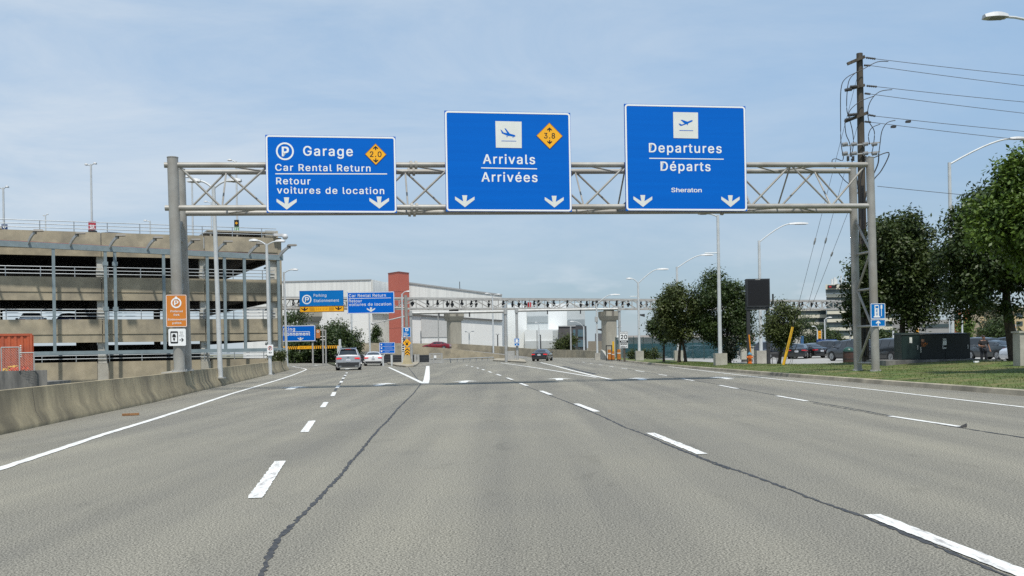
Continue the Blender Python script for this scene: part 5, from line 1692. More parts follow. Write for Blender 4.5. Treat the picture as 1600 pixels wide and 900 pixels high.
for px, y0, lb, w_ in ((952.3, 546, 'orange cylindrical barrier drum left of the gate box', .18), (958, 548.5, 'small orange drum with a dark cap beside the barrier arm', .15), (967, 545.5, 'orange cylindrical barrier drum right of the gate box', .19)):
    t = thing('traffic_drum', lb, 'traffic drum', tuple(Vector((xat(px, 104), 104, .1))), 0, 'orange drums by the concrete pier')
    h_ = zof(px, y0, 104) - .12
    c = Vector((xat(px, 104), 104, .1))
    m = MB(); m.tube([c, c + Vector((0, 0, h_ * .5)), c + Vector((0, 0, h_))], [w_ * 1.05, w_, w_ * .9], 14); m.build('body', pm('drum_orange', (.50, .19, .02), (.38, .12, .015), 3, .55), t, smooth=True)
    m = MB()
    for f in (.62,): m.tube([c + Vector((0, 0, h_ * f)), c + Vector((0, 0, h_ * (f + .07)))], w_ * 1.06, 14)
    m.build('reflective_band', CREAM, t)
    m = MB(); m.tube([c, c + Vector((0, 0, .1))], w_ * 1.25, 14); m.build('base', BLACK, t)
bg_ = thing('lift_barrier', 'small lift barrier with an upright yellow arm by the pier', 'lift barrier', tuple(Vector((xat(953, 106), 106, .05))))
m = MB(); a, b = xat(947.5, 106), xat(956, 106); z1 = zof(950, 539.5, 106)
for x in (a, b): m.box(x - .05, x + .05, 106, 106.1, .05, z1)
m.box(a, b, 106, 106.1, z1 - .1, z1); m.build('frame', DARK, bg_)
m = MB(); p = at(958, 533.4, 105.5); m.box(p.x - .09, p.x + .09, 105.4, 105.5, .9, p.z); m.build('arm', YELLOW, bg_)
m = MB(); p = at(934, 550, 125)
wall_path(m, [(fl(938, 126), 0, 1.15), (fl(941, 122), 0, 1.05), (fl(946, 116), 0, .5), (fl(950, 112), 0, .1)], .25)
m.top('barrier_end', CONC_L, 'sloping concrete end of the far parapet by the drums', 'barrier')

# ---- teal screened fence and the yard cars behind it
TEAL = pm('teal_mesh_screen', (0.025, 0.135, 0.15), (0.018, 0.10, 0.115), 2.0, .7, alpha=.55)
tfn = thing('screened_fence', 'long chain-link fence with teal privacy mesh behind the kerb trees', 'fence', tuple(fl(1060, 118)))
pts_ = [fl(962, 126), fl(1005, 120), fl(1050, 113), fl(1100, 106), fl(1152, 100)]
tz = [2.6, 2.5, 2.35, 2.3, 2.2]
for (a, za), (b, zb_) in zip(zip(pts_, tz), zip(pts_[1:], tz[1:])):
    m = MB(); n = Vector((0, .02, 0))
    m.hexa([a + Vector((0, 0, .1)), b + Vector((0, 0, .1)), b + n + Vector((0, 0, .1)), a + n + Vector((0, 0, .1))], [a + Vector((0, 0, za)), b + Vector((0, 0, zb_)), b + n + Vector((0, 0, zb_)), a + n + Vector((0, 0, za))])
    m.build('mesh_panel', TEAL, tfn)
    k_ = int((b - a).length / 3.0) + 1
    for i in range(k_):
        p = a.lerp(b, i / k_)
        m = MB(); m.tube([p + Vector((0, -.05, 0)), p + Vector((0, -.05, za + .1))], .045, 6); m.build('post', pm('fence_post_dark', (.05, .09, .09), rough=.5), tfn)
    m = MB(); m.tube([a + Vector((0, -.04, za)), b + Vector((0, -.04, zb_))], .035, 6); m.build('top_rail', MATS['fence_post_dark'], tfn)
for px in (1015, 1034):
    pass

# ---- black variable-message board
D_ = 71
s = Sign('message_board', 'blank black electronic message board on two dark posts', 'message board', (1166.5, 435.5, 1203, 479.5), D=D_, thick=.45, base=Vector((xat(1184, D_), D_, .1)))
s.panel(BLACKP, 0, None, None, 'cabinet')
s.flat([[(1168.5, 438), (1201.3, 438), (1201.3, 477.6), (1168.5, 477.6)]], pm('led_screen', (.014, .013, .014), (.011, .01, .011), 20, .35), 'screen', .006)
s.ring([(1166.5, 435.5), (1203, 435.5), (1203, 479.5), (1166.5, 479.5)], [(1168.5, 438), (1201.3, 438), (1201.3, 477.6), (1168.5, 477.6)], pm('cabinet_edge', (.03, .032, .035), rough=.45), 'bezel', .012)
s.panel(GALV, 0, None, (1180.5, 436.2, 1188, 437.3), 'rating_plate', .012, .02)
for px in (1168.8, 1199.5):
    m = MB(); p = at(px, 478, D_ + .2); m.box(p.x - .11, p.x + .11, D_ + .1, D_ + .32, .05, p.z); m.build('post', DARK, s.root)
m = MB(); a, b = at(1166, 484, D_), at(1200, 479.5, D_); m.box(a.x, b.x, D_ + .05, D_ + .4, a.z, b.z - .005); m.build('lower_frame', DARK, s.root)
m = MB(); p = at(1207.5, 455, D_ + .3); m.box(p.x - .05, p.x + .05, D_ + .25, D_ + .35, zof(1207, 475, D_), zof(1207, 459, D_)); m.build('sensor', DARK, s.root)
# hydrant with marker post
hD = 68
hx_ = xat(1171.5, hD)
hz_ = verge_z(hx_, hD)
t = thing('hydrant', 'orange and blue fire hydrant with a tall orange marker post', 'fire hydrant', (hx_, hD, hz_))
c = Vector((hx_, hD, hz_))
m = MB(); m.tube([c, c + Vector((0, 0, .08)), c + Vector((0, 0, .08)), c + Vector((0, 0, .62))], [.17, .17, .12, .12], 12); m.build('barrel', ORNG, t, smooth=True)
m = MB(); m.tube([c + Vector((-.2, 0, .45)), c + Vector((.2, 0, .45))], .07, 10); m.tube([c + Vector((0, -.2, .45)), c + Vector((0, 0, .45))], .09, 10); m.build('outlet', ORNG, t, smooth=True)
m = MB(); m.ball(c + Vector((0, 0, .62)), (.15, .15, .16), half=True); m.tube([c + Vector((0, 0, .76)), c + Vector((0, 0, .84))], .04, 6); m.build('cap', pm('hydrant_blue', (.06, .22, .32), rough=.5), t, smooth=True)
m = MB(); m.tube([c + Vector((.1, .05, .5)), c + Vector((-.02, .05, 1.95))], [.045, .05], 8); m.build('marker_post', pm('marker_orange', (.75, .27, .012), rough=.5), t, smooth=True)
# guy guard
a, b = gnd(1223.5, 571, .12), None
aD = a.y; aD = 60.0
a = Vector((xat(1224, aD, 571), aD, verge_z(xat(1224, aD), aD)))
b = at(1238.5, 511, aD)
t = thing('guy_guard', 'leaning bright yellow plastic guard over the guy wires', 'guy guard', tuple(a))
m = MB(); m.tube([a, a.lerp(b, .5) + Vector((.01, 0, 0)), b], [.085, .085, .075], 10); m.build('sleeve', YELLOW, t, smooth=True)
# meter box and bike rails near the board
m = MB(); a, b = at(1158.5, 553, 84), at(1178, 542, 84); m.box(a.x, b.x, 84, 84.6, .25, b.z); mx = m.build('utility_box', pm('box_beige', (.46, .45, .38), rough=.7), None, org=(a.x, 84, 0)); tag(mx, 'small beige utility box behind the hydrant', 'utility box')
m2 = MB(); m2.box(a.x - .06, b.x + .06, 83.94, 84.66, b.z, b.z + .07); m2.build('lid', pm('box_lid', (.55, .54, .48), rough=.7), mx)
m2 = MB(); m2.box(a.x + .1, b.x - .1, 84.05, 84.55, 0, .25); m2.build('plinth', CONC_D, mx)
for i, (px, lb) in enumerate(((1185, 'grey metal railing by the bench, nearest the hydrant'), (1206, 'grey metal railing left of the small tree'))):
    t = thing('bike_rail', lb, 'railing', tuple(Vector((xat(px, 76), 76, .05))), 0, 'grey metal railings under the message board')
    x0, x1 = xat(px - 8, 76), xat(px + 9, 76)
    zt_ = .62 if i == 0 else .8
    m = MB(); m.tube([(x0, 76, zt_), (x1, 76, zt_)], .03, 6); m.tube([(x0, 76.4, zt_), (x1, 76.4, zt_)], .03, 6); m.build('top_rail', DARK, t)
    for x in (x0 + .05, (x0 + x1) / 2, x1 - .05):
        m = MB(); m.tube([(x, 76, .03), (x, 76, zt_)], .025, 6); m.build('leg', DARK, t)

# ---- litter bin with green dome
bD = 62
t = thing('litter_bin', 'brown barrel litter bin with a green dome lid', 'litter bin', tuple(Vector((xat(1326, bD), bD, .02))))
c = Vector((xat(1326, bD), bD, .02))
m = MB(); m.tube([c, c + Vector((0, 0, .45)), c + Vector((0, 0, .9))], [.32, .345, .33], 16); m.build('body', pm('bin_brown', (.085, .04, .03), (.05, .03, .025), 4, .5), t, smooth=True)
m = MB()
for z in (.06, .45, .88): m.tube([c + Vector((0, 0, z)), c + Vector((0, 0, z + .05))], .35, 16)
m.build('band', DARK, t)
m = MB(); m.ball(c + Vector((0, 0, .93)), (.33, .33, .27), 16, 6, True); m.build('lid', pm('bin_green', (.02, .075, .055), rough=.35), t, smooth=True)
# ---- utility cabinets
cD = 52.0
def cab(name, label, x0, x1, y0, y1, D, dep, mat, doors):
    a, b = at(x0, y1, D), at(x1, y0, D)
    zb = .56
    t = thing(name, label, 'utility cabinet', ((a.x + b.x) / 2, D, zb), 0, 'green utility cabinets on the concrete plinth')
    m = MB(); m.box(a.x, b.x, D, D + dep, zb, b.z); m.build('body', mat, t)
    m = MB(); m.hexa([Vector(q) for q in ((a.x - .04, D - .05, b.z), (b.x + .04, D - .05, b.z), (b.x + .04, D + dep + .05, b.z), (a.x - .04, D + dep + .05, b.z))],
                     [Vector(q) for q in ((a.x - .02, D - .03, b.z + .05), (b.x + .02, D - .03, b.z + .05), (b.x + .02, D + dep, b.z + .1), (a.x - .02, D + dep, b.z + .1))]); m.build('roof', mat, t)
    for k in range(doors):
        q0 = a.x + (b.x - a.x) * k / doors + .03; q1 = a.x + (b.x - a.x) * (k + 1) / doors - .03
        m = MB(); m.box(q0, q1, D - .02, D - .001, zb + .05, b.z - .06); d = m.build('door', mat, t)
        m = MB(); m.box(q1 - .12, q1 - .08, D - .06, D - .021, zb + .5, zb + .72); m.build('handle', GALV, d)
    return t, a, b
GCAB = pm('cabinet_shaded_green', (0.0055, 0.009, 0.009), (0.004, 0.007, 0.007), 2, .45)  # both cabinet greens are darkened to carry the shade of the trees
GCAB2 = pm('cabinet_green', (0.010, 0.025, 0.022), (0.008, 0.02, 0.018), 2, .45)
c1, a1_, b1_ = cab('utility_cabinet', 'narrow green utility cabinet under the tree trunk', 1409, 1437, 522.5, 562, 51.6, 1.0, GCAB2, 1)
c2, a2_, b2_ = cab('utility_cabinet', 'wide shade-darkened green transformer cabinet with an orange warning label', 1437.8, 1515.5, 522, 562, 51.8, 1.6, GCAB, 2)
def plate(root, x0, y0, x1, y1, D, mat, nm='label_plate'):
    a, b = at(x0, y1, D), at(x1, y0, D); m = MB(); m.box(a.x, b.x, D - .012, D, a.z, b.z); return m.build(nm, mat, root)
plate(c1, 1421, 527, 1425, 536, 51.578, CREAM)
plate(c2, 1434.9 + 3.2, 542, 1437.8 + 1.4, 551, 51.77, CREAM)
plate(c2, 1439.5, 530, 1444, 534, 51.775, pm('label_brown', (.2, .11, .07)))
plate(c2, 1473.2, 529, 1478.5, 530.8, 51.775, CREAM)
k = plate(c2, 1473.2, 532, 1478.8, 539.2, 51.775, CREAM)
plate(c2, 1473.4, 543, 1478.4, 544.8, 51.775, CREAM)
vs, fs = text_mesh('11182', 1.05, 0); w_ = max(x for x, y in vs); a, b = at(1439.4, 538.5, 51.76), at(1449, 535.6, 51.76)
m = MB(); m.add([Vector((a.x + (b.x - a.x) * x / w_, 51.76, a.z + (b.z - a.z) * y / CAPH)) for x, y in vs], fs)
a, b = at(1440, 541, 51.76), at(1447, 540.2, 51.76); m.add([Vector((a.x, 51.76, a.z)), Vector((b.x, 51.76, a.z)), Vector((b.x, 51.76, b.z)), Vector((a.x, 51.76, b.z))], [(0, 1, 2, 3)])
m.build('lettering', pm('label_orange', (.75, .22, .01)), c2)
m = MB(); a, b = at(1384, 562.5, 51), at(1533, 562.5, 51); m.box(a.x, b.x, 51, 53.8, -.1, .55)
m.top('concrete_plinth', CONC_D, 'low grey concrete plinth under the green cabinets', 'plinth')
m = MB(); a = at(1593.5, 520, 42); m.box(a.x, a.x + 1.1, 42, 42.6, 0, a.z); m.box(a.x - .05, a.x + 1.15, 41.95, 42.65, a.z, a.z + .07)
m.top('concrete_pillar', CONC_L, 'pale concrete gate pillar at the right edge of the grass', 'pillar')
m = MB(); a = at(1523, 566, 47); zz = verge_z(a.x, 47); m.box(a.x, a.x + .2, 47, 47.15, zz, zz + .07)
m.top('takeout_box', WHITE, 'tiny white box lying on the grass below the standing person', 'box')

# ---- traffic lights
def tlight(label, px, y0, y1, D, arm=None):
    a = at(px, y1, D); b = at(px, y0, D)
    h_ = b.z - a.z; w_ = h_ * .36
    t = thing('traffic_light', label, 'traffic light', (a.x, D, 0), 0, 'yellow traffic lights')
    m = MB(); m.box(a.x - w_ / 2, a.x + w_ / 2, D, D + .25, a.z, b.z); m.build('housing', pm('signal_yellow', (.78, .36, .01), (.7, .3, .01), 2, .5), t)
    for i in range(3):
        zc = a.z + h_ * (i + .5) / 3
        m = MB(); m.tube([Vector((a.x + w_ * .1, D - .12, zc)), Vector((a.x + w_ * .1, D + .01, zc))], w_ * .3, 10); m.build('visor', pm('signal_yellow', ()), t)
    m = MB()
    m.tube([Vector((a.x + w_ * .75, D + .2, 0)), Vector((a.x + w_ * .75, D + .2, b.z + .2))], .09, 8); m.tube([Vector((a.x, D + .2, a.z + .1)), Vector((a.x + w_ * .75, D + .2, a.z + .1))], .04, 6)
    m.build('pole', GALV, t)
tlight('yellow traffic light above the parked cars near the hoarding', 1281, 517, 529, 150)
tlight('yellow traffic light peeking over the narrow green cabinet', 1433.7, 513.8, 523, 120)
tlight('yellow traffic light under the big right tree', 1585, 510, 522.5, 105)
lamp('street_lamp', 'thin street lamp in front of the office tower', 1288.5, 499, 160, [(1300, 496, .4)], 0, .13, .1, None, .7, 1.1)
lamp('street_lamp', 'bent lamp post between the small tree and the traffic light', 1277, 515, 155, [(1268, 510, .4)], 0, .12, .09, None, .6, 1.0)
lamp('street_lamp', 'grey post in front of the office tower close to the gantry leg', 1328, 494, 150, [], 0, .12, .1, mat=GALV)
lamp('flag_pole', 'white pole in front of the brick building behind the cabinets', 1503, 483, 140, [], 0, .12, .1)
lamp('flag_pole', 'pale slim pole beside the orange brick building', 1487, 484, 150, [], 0, .16, .14)
lamp('flag_pole', 'short white pole right of the charging sign', 1395.5, 517, 110, [], 0, .1, .09)
for o in list(bpy.data.objects):
    if o.name.startswith('flag_pole'):
        o['category'] = 'pole'

# ================================================================== UTILITY POLE AND WIRES
uD = 55.0
ub = Vector((xat(1351, uD, 560), uD, 0.0)); ut = at(1343, 83.5, uD)
upole = thing('utility_pole', 'weathered wooden utility pole with crossarms behind the right gantry leg', 'utility pole', tuple(ub))
m = MB(); m.tube([ub, ub.lerp(ut, .5), ut], [.24, .205, .165], 14); m.build('pole', WOOD, upole, smooth=True)
def U(px, py, d=0.0): return at(px, py, uD + d)
def UB(p, q, r, name, mat, n=8, par=None):
    m = MB(); m.tube([p, q], r, n); return m.build(name, mat, par or upole, smooth=True)
m = MB(); m.bar(U(1324, 100, -.2), U(1351, 88.5, -.25), .16, .15); m.build('crossarm', WOOD, upole)
m = MB(); m.bar(U(1320, 141, -.2), U(1351, 133, -.25), .14, .13); m.build('crossarm', WOOD, upole)
m = MB(); m.bar(U(1320, 190, -.2), U(1356, 176, -.25), .16, .15); m.build('crossarm', WOOD, upole)
INS = pm('insulator_grey', (.10, .095, .09), (.06, .06, .06), 20, .35)
INSW = pm('insulator_pale', (.42, .42, .42), (.34, .34, .34), 20, .35)
def insulator(p, q, r, mat, name='insulator', n=6):
    m = MB(); p, q = Vector(p), Vector(q)
    pts, rs = [], []
    for i in range(n * 2 + 1):
        pts.append(p.lerp(q, i / (n * 2))); rs.append(r if i % 2 else r * .55)
    m.tube(pts, rs, 10); return m.build(name, mat, upole, smooth=True)
for a, b in (((1320, 141), (1331, 139.5)), ((1328, 136), (1340, 135)), ((1320, 188), (1331, 185)), ((1326, 180), (1339, 178.5))):
    insulator(U(*a, -.35), U(*b, -.35), .10, INS)
for a, b in (((1353, 90), (1368, 92)), ((1350, 102), (1360, 102.5)), ((1354, 134), (1370, 135.5)), ((1351, 146), (1360, 147)), ((1357, 179.5), (1368, 181.5)), ((1351, 190), (1361, 191))):
    insulator(U(*a, -.2), U(*b, -.2), .065, INS, n=5)
# two rows of pale fuse holders
for y in (224, 238.5):
    m = MB(); m.bar(U(1316, y + 4.5, -.3), U(1375, y - 1.5, -.3), .06, .06); m.build('fuse_bar', GALV, upole)
    for x in (1320, 1334, 1352, 1366):
        insulator(U(x - 4, y + 2, -.3), U(x + 4.5, y + .5, -.3), .12, INSW, 'fuse_holder', 4)
for x in (1325, 1333, 1352, 1358):
    insulator(U(x, 244, -.3), U(x, 251.5, -.3), .09, INS, 'arrester', 4)
CAB = pm('cable_black', (.018, .018, .018), rough=.6)
def drop(pts, r=.022, d=-.35):
    P = [U(x, y, d) for x, y in pts]
    # smooth
    Q = []
    for i in range(len(P) - 1):
        p0, p1, p2, p3 = P[max(i - 1, 0)], P[i], P[i + 1], P[min(i + 2, len(P) - 1)]
        for k in range(5):
            t = k / 5
            Q.append(.5 * ((2 * p1) + (p2 - p0) * t + (2 * p0 - 5 * p1 + 4 * p2 - p3) * t * t + (3 * p1 - p0 - 3 * p2 + p3) * t ** 3))
    Q.append(P[-1])
    m = MB(); m.tube(Q, r, 6); m.build('cable', CAB, upole, smooth=True)
drop([(1388, 96), (1370, 97), (1345, 110), (1322, 122), (1314, 140), (1313.5, 190), (1314, 222), (1317, 242)])
drop([(1339, 112), (1328, 123), (1324, 140), (1323, 170), (1327, 185), (1332, 205), (1333.5, 225), (1330, 245)])
drop([(1366, 150), (1345, 158), (1330, 170), (1324, 182)])
drop([(1394, 140), (1375, 143), (1362, 155), (1356, 172), (1358, 190), (1366, 205), (1365, 225), (1362, 240)])
drop([(1320, 192), (1322, 210), (1328, 225), (1329, 245)])
drop([(1399, 188), (1386, 192), (1378, 205), (1375, 225), (1373, 240)])
drop([(1375, 194), (1362, 200), (1357, 212), (1359, 226)])
drop([(1318, 244), (1316, 251), (1306, 248), (1300, 251), (1304, 261), (1318, 280), (1330, 292), (1338, 315)])
drop([(1362, 248), (1380, 240), (1389, 239), (1386, 250), (1376, 268), (1366, 280), (1358, 300), (1352, 325)], .03)
drop([(1373, 240), (1372, 255), (1365, 272), (1357, 290), (1350, 320)], .035)
drop([(1330, 248), (1338, 275), (1341, 300), (1342, 325)], .03)
drop([(1352, 250), (1345, 280), (1344, 310), (1344, 340)], .03)
for dx in (-4, -1.5, 1.5, 4):
    m = MB(); m.tube([U(1347 + dx, 290, -.3), U(1349.5 + dx, 415, -.3), U(1351 + dx, 556, -.3)], .045, 6); m.build('conduit', CAB if abs(dx) < 3 else WOOD, upole, smooth=True)
for py in (300, 420):
    m = MB(); m.tube([U(1348, py, 0), U(1348, py + 2, 0)], .3, 12); m.build('band', GALV, upole)
WIRE = pm('wire_grey', (.10, .10, .105), rough=.5)
def wire(name, label, cat, pts, r=.014, group=None, mat=None):
    m = MB(); m.tube(pts, r, 5)
    return m.top(name, mat or WIRE, label, cat, group)
for i, ((x0, y0), (x1, y1), lb) in enumerate((((1368, 92), (1600, 113), 'topmost overhead wire running right from the utility pole'),
        ((1360, 102.5), (1600, 129), 'second overhead wire from the top of the utility pole'),
        ((1370, 135.5), (1600, 154.5), 'third overhead wire from the top, leaving the middle crossarm'),
        ((1360, 147), (1600, 172), 'fourth overhead wire from the top of the utility pole'),
        ((1368, 181.5), (1600, 200.5), 'fifth overhead wire, the upper one off the lowest crossarm'),
        ((1361, 191), (1600, 214), 'sixth overhead wire, the lower one off the lowest crossarm'),
        ((1371, 291), (1600, 308), 'single low wire running right from just above the gantry post'))):
    p = U(x0, y0, -.2)
    far_ = at(x1 + 420, y1 + (y1 - y0) / (x1 - x0) * 420, uD + 7)
    sag = .25
    pts = []
    for k in range(15):
        t = k / 14
        q = p.lerp(far_, t); q.z -= sag * 4 * t * (1 - t) * .8
        pts.append(q)
    wire('overhead_wire', lb, 'wire', pts, .016, 'overhead wires on the right')
m = MB()
for x, y in ((1419, 191), (1396, 199)):
    m.box(*[v for a in zip(tuple(U(x - 3.5, y, -.2)), tuple(U(x + 3.5, y, -.2))) for v in a][:2], uD - .3, uD - .1, U(x, y + 1.8).z, U(x, y - 1.2).z)
m.build('spacer', DARK, upole)
gy0 = Vector((xat(1224, aD, 571), aD, .1))
for (x0, y0), dx, (ix, iy), lb in (((1339, 122), 0.0, (1275, 365), 'left guy wire from the utility pole to the yellow guard'), ((1340, 196), .5, (1293, 366), 'middle guy wire from the utility pole down to the grass'),
                           ((1341, 290), .35, (1306, 390), 'right guy wire from the utility pole down to the grass')):
    p = U(x0, y0, -.1); q = gy0 + Vector((dx, 0.25, 0))
    t = thing('guy_wire', lb, 'wire', tuple(q), 0, 'guy wires of the utility pole')
    m = MB(); m.tube([p, q], .011, 5); m.build('strand', WIRE, t)
    f = (iy - y0) / (571 - y0)
    a = p.lerp(q, f - .012); b = p.lerp(q, f + .012)
    m = MB(); m.tube([a, a.lerp(b, .5), b], [.04, .06, .04], 8); m.build('insulator', INSW, t)

# ================================================================== CARS
PAINTS = {}
def carpaint(name, c, metal=.35):
    return pm('car_paint_' + name, c, tuple(x * .96 for x in c), 1.0, .32, metal, coat=.9)

PROF = {
 # y from rear (-) to front (+): y, belt z, top z, roof half width factor, body half width factor
 'sedan': dict(L=4.75, W=1.84, wr=.335, st=[(-2.37, .62, .64, .80, .86), (-2.32, .93, .95, .80, .93), (-2.1, 1.03, 1.06, .78, .97), (-1.72, 1.05, 1.10, .74, .99), (-0.95, 1.02, 1.38, .63, 1.0), (-.2, 1.0, 1.45, .64, 1.0),
                                   (.35, .98, 1.42, .64, 1.0), (1.05, .97, 1.05, .78, 1.0), (1.35, .95, .98, .80, .99), (2.0, .84, .86, .78, .96), (2.3, .70, .72, .76, .90), (2.37, .52, .53, .74, .84)],
               rear=(3, 4), front=(6, 7), cab=(4, 7), deck=True),
 'suv': dict(L=4.95, W=1.97, wr=.385, st=[(-2.47, .70, .72, .80, .88), (-2.44, 1.06, 1.09, .80, .95), (-2.36, 1.12, 1.17, .79, .985), (-1.98, 1.11, 1.66, .655, 1.0), (-1.2, 1.09, 1.73, .665, 1.0), (-.2, 1.06, 1.74, .67, 1.0),
                                 (.45, 1.05, 1.68, .67, 1.0), (1.2, 1.04, 1.14, .80, 1.0), (1.45, 1.03, 1.06, .82, .99), (2.1, .98, 1.0, .80, .97), (2.4, .82, .84, .78, .90), (2.47, .55, .56, .74, .85)],
             rear=(2, 3), front=(6, 7), cab=(3, 7), deck=False),
 'hatch': dict(L=4.3, W=1.79, wr=.33, st=[(-2.15, .62, .64, .80, .88), (-2.12, .98, 1.0, .80, .95), (-2.05, 1.04, 1.09, .78, .98), (-1.62, 1.03, 1.43, .64, 1.0), (-.9, 1.01, 1.50, .65, 1.0), (-.1, .99, 1.52, .66, 1.0),
                                  (.4, .98, 1.47, .66, 1.0), (1.1, .97, 1.06, .79, 1.0), (1.3, .95, .99, .80, .99), (1.8, .86, .88, .78, .96), (2.08, .72, .74, .76, .90), (2.15, .52, .53, .72, .84)],
               rear=(2, 3), front=(6, 7), cab=(3, 7), deck=False),
}
def car(name, label, kind, loc, heading, paint, cat='car', lit=False, plate=True, group=None, tail=True, rails=False, hscale=1.0):
    """heading: angle of the car's nose from +Y, anticlockwise"""
    p = PROF[kind]
    t = thing(name, label, cat, loc, heading, group)
    Wh = p['W'] / 2
    st = [(y, b * hscale, tp * hscale, rf, bf) for y, b, tp, rf, bf in p['st']]
    zb = .20
    wy = (-p['L'] / 2 + .95, p['L'] / 2 - .92)
    def sect(i):
        y, b, tp, rf, bf = st[i]
        w_ = Wh * bf
        wt = Wh * rf
        cab_ = tp > b + .2
        bot = zb + (.14 if i in (0, len(st) - 1) else .0)
        return [(0, bot), (w_ * .86, bot), (w_ * .965, bot + .10), (w_, bot + (b - bot) * .42), (w_ * .985, b - (b - bot) * .22), (w_ * .945, b), (wt, tp - (.07 if cab_ else .012)), (wt * .8, tp - (.012 if cab_ else 0)), (0, tp + (.018 if cab_ else .012))]
    S = [sect(i) for i in range(len(st))]
    n = 9
    vs, fs = [], []
    ring = 2 * n - 2
    for i, s_ in enumerate(S):
        y = st[i][0]
        for x, z in s_: vs.append((x, y, z))
        for x, z in reversed(s_[1:-1]): vs.append((-x, y, z))
    for i in range(len(S) - 1):
        for j in range(ring):
            q = (j + 1) % ring
            fs.append((i * ring + j, (i + 1) * ring + j, (i + 1) * ring + q, i * ring + q))
    fs.append(tuple(range(ring))); fs.append(tuple(reversed([(len(S) - 1) * ring + j for j in range(ring)])))
    m = MB(); m.add(vs, fs); m.build('body', paint, t, True, True)
    # glass
    def top_pt(i, s_):
        y = st[i][0]
        a = abs(s_); q = S[i]
        xs = [q[8][0], q[7][0], q[6][0]]; zs = [q[8][1], q[7][1], q[6][1]]
        x = a * xs[2]
        z = zs[0] + (zs[1] - zs[0]) * x / xs[1] if x <= xs[1] else zs[1] + (zs[2] - zs[1]) * (x - xs[1]) / (xs[2] - xs[1])
        return Vector((x * (1 if s_ >= 0 else -1), y, z))
    def pane(i, k, out, nm, t0=.08, t1=.92, wf=.93):
        m = MB()
        cols_ = [-1, -.8, -.4, 0, .4, .8, 1]
        vs = []
        for tt in (t0, .5 * (t0 + t1), t1):
            for c_ in cols_:
                q = top_pt(i, c_ * wf).lerp(top_pt(k, c_ * wf), tt); vs.append(q + Vector(out))
        nn = len(cols_)
        m.add(vs, [(r_ * nn + j, r_ * nn + j + 1, (r_ + 1) * nn + j + 1, (r_ + 1) * nn + j) for r_ in range(2) for j in range(nn - 1)])
        return m.build(nm, GLASS, t, True, True)
    i, k = p['rear']; pane(i, k, (0, -.012, .012), 'rear_window')
    i, k = p['front']; pane(i, k, (0, .012, .012), 'windshield')
    c0, c1 = p['cab']
    for sg in (-1, 1):
        m = MB()
        seg = list(range(c0 - 1, c1 + 1))
        for i, k in zip(seg, seg[1:]):
            ta, tb = (.45, .97) if i == c0 - 1 else ((.03, .55) if k == c1 else (.03, .97))
            def P(u_, f): 
                a, b = S[i], S[k]
                y = st[i][0] + (st[k][0] - st[i][0]) * u_
                x5 = a[5][0] + (b[5][0] - a[5][0]) * u_; z5 = a[5][1] + (b[5][1] - a[5][1]) * u_
                x6 = a[6][0] + (b[6][0] - a[6][0]) * u_; z6 = a[6][1] + (b[6][1] - a[6][1]) * u_
                return Vector((sg * (x5 + (x6 - x5) * f + .012), y, z5 + (z6 - z5) * f + .004))
            m.add([P(ta, .08), P(tb, .08), P(tb, .9), P(ta, .9)], [(0, 1, 2, 3)])
        m.build('side_window', GLASS, t, False, True)
    # wheels
    r = p['wr']
    for y in wy:
        for sg in (-1, 1):
            x1 = sg * Wh * .995; x0 = sg * (Wh * .995 - .24)
            m = MB()
            m.tube([(x0, y, r), (x0 + sg * .03, y, r), (x1 - sg * .03, y, r), (x1, y, r)], [r * .93, r, r, r * .93], 22)
            o = m.build('wheel', TYRE, t, True, True)
            m = MB(); m.tube([(x1 - sg * .005, y, r), (x1 + sg * .008, y, r)], r * .68, 18)
            for q in range(5):
                an = q * 2 * pi / 5
                m.bar((x1 + sg * .012, y, r), (x1 + sg * .012, y + cos(an) * r * .64, r + sin(an) * r * .64), .05, .02)
            m.build('rim', RIM, o, False, True)
            m = MB()
            ar = [(y + cos(an) * (r + .055), r + sin(an) * (r + .055)) for an in np.linspace(-.25, pi + .25, 15)]
            for (ya, za), (yb, zb2) in zip(ar, ar[1:]):
                m.add([(sg * (Wh * .985), ya, za), (sg * (Wh * .985), yb, zb2), (sg * (Wh * 1.004), yb, zb2), (sg * (Wh * 1.004), ya, za)], [(0, 1, 2, 3)])
            vsx = [(sg * Wh * 1.003, ya, za) for ya, za in ar]
            m.add(vsx, [tuple(range(len(vsx)))])
            m.build('wheel_arch', BLACK, t, False, True)
    yr = -p['L'] / 2
    zt = st[1][1]
    # lower bumper, lamps, plate, mirrors
    bz = .62 if kind == 'suv' else .46
    m = MB(); m.hexa([Vector(q) for q in ((-Wh * .80, yr - .01, .28), (Wh * .80, yr - .01, .28), (Wh * .84, yr + .3, .24), (-Wh * .84, yr + .3, .24))],
                     [Vector(q) for q in ((-Wh * .87, yr - .02, bz), (Wh * .87, yr - .02, bz), (Wh * .95, yr + .3, bz), (-Wh * .95, yr + .3, bz))]); m.build('rear_bumper', DARK, t, False, True)
    if tail:
        lm = TAIL_ON if lit else TAIL
        for sg in (-1, 1):
            m = MB()
            z0, z1 = zt - .20, zt - .03
            if kind == 'suv': z0, z1 = zt - .20, zt - .07
            if kind == 'sedan': z0, z1 = zt - .17, zt - .055
            m.hexa([Vector(q) for q in ((sg * Wh * .52, yr - .03, z0 + .04), (sg * Wh * .90, yr - .012, z0), (sg * Wh * .992, yr + .28, z0 + .02), (sg * Wh * .42, yr + .3, z0 + .05))],
                   [Vector(q) for q in ((sg * Wh * .52, yr + .0, z1), (sg * Wh * .90, yr + .02, z1), (sg * Wh * .985, yr + .30, z1 - .01), (sg * Wh * .42, yr + .3, z1))])
            m.build('tail_lamp', lm, t, False, True)
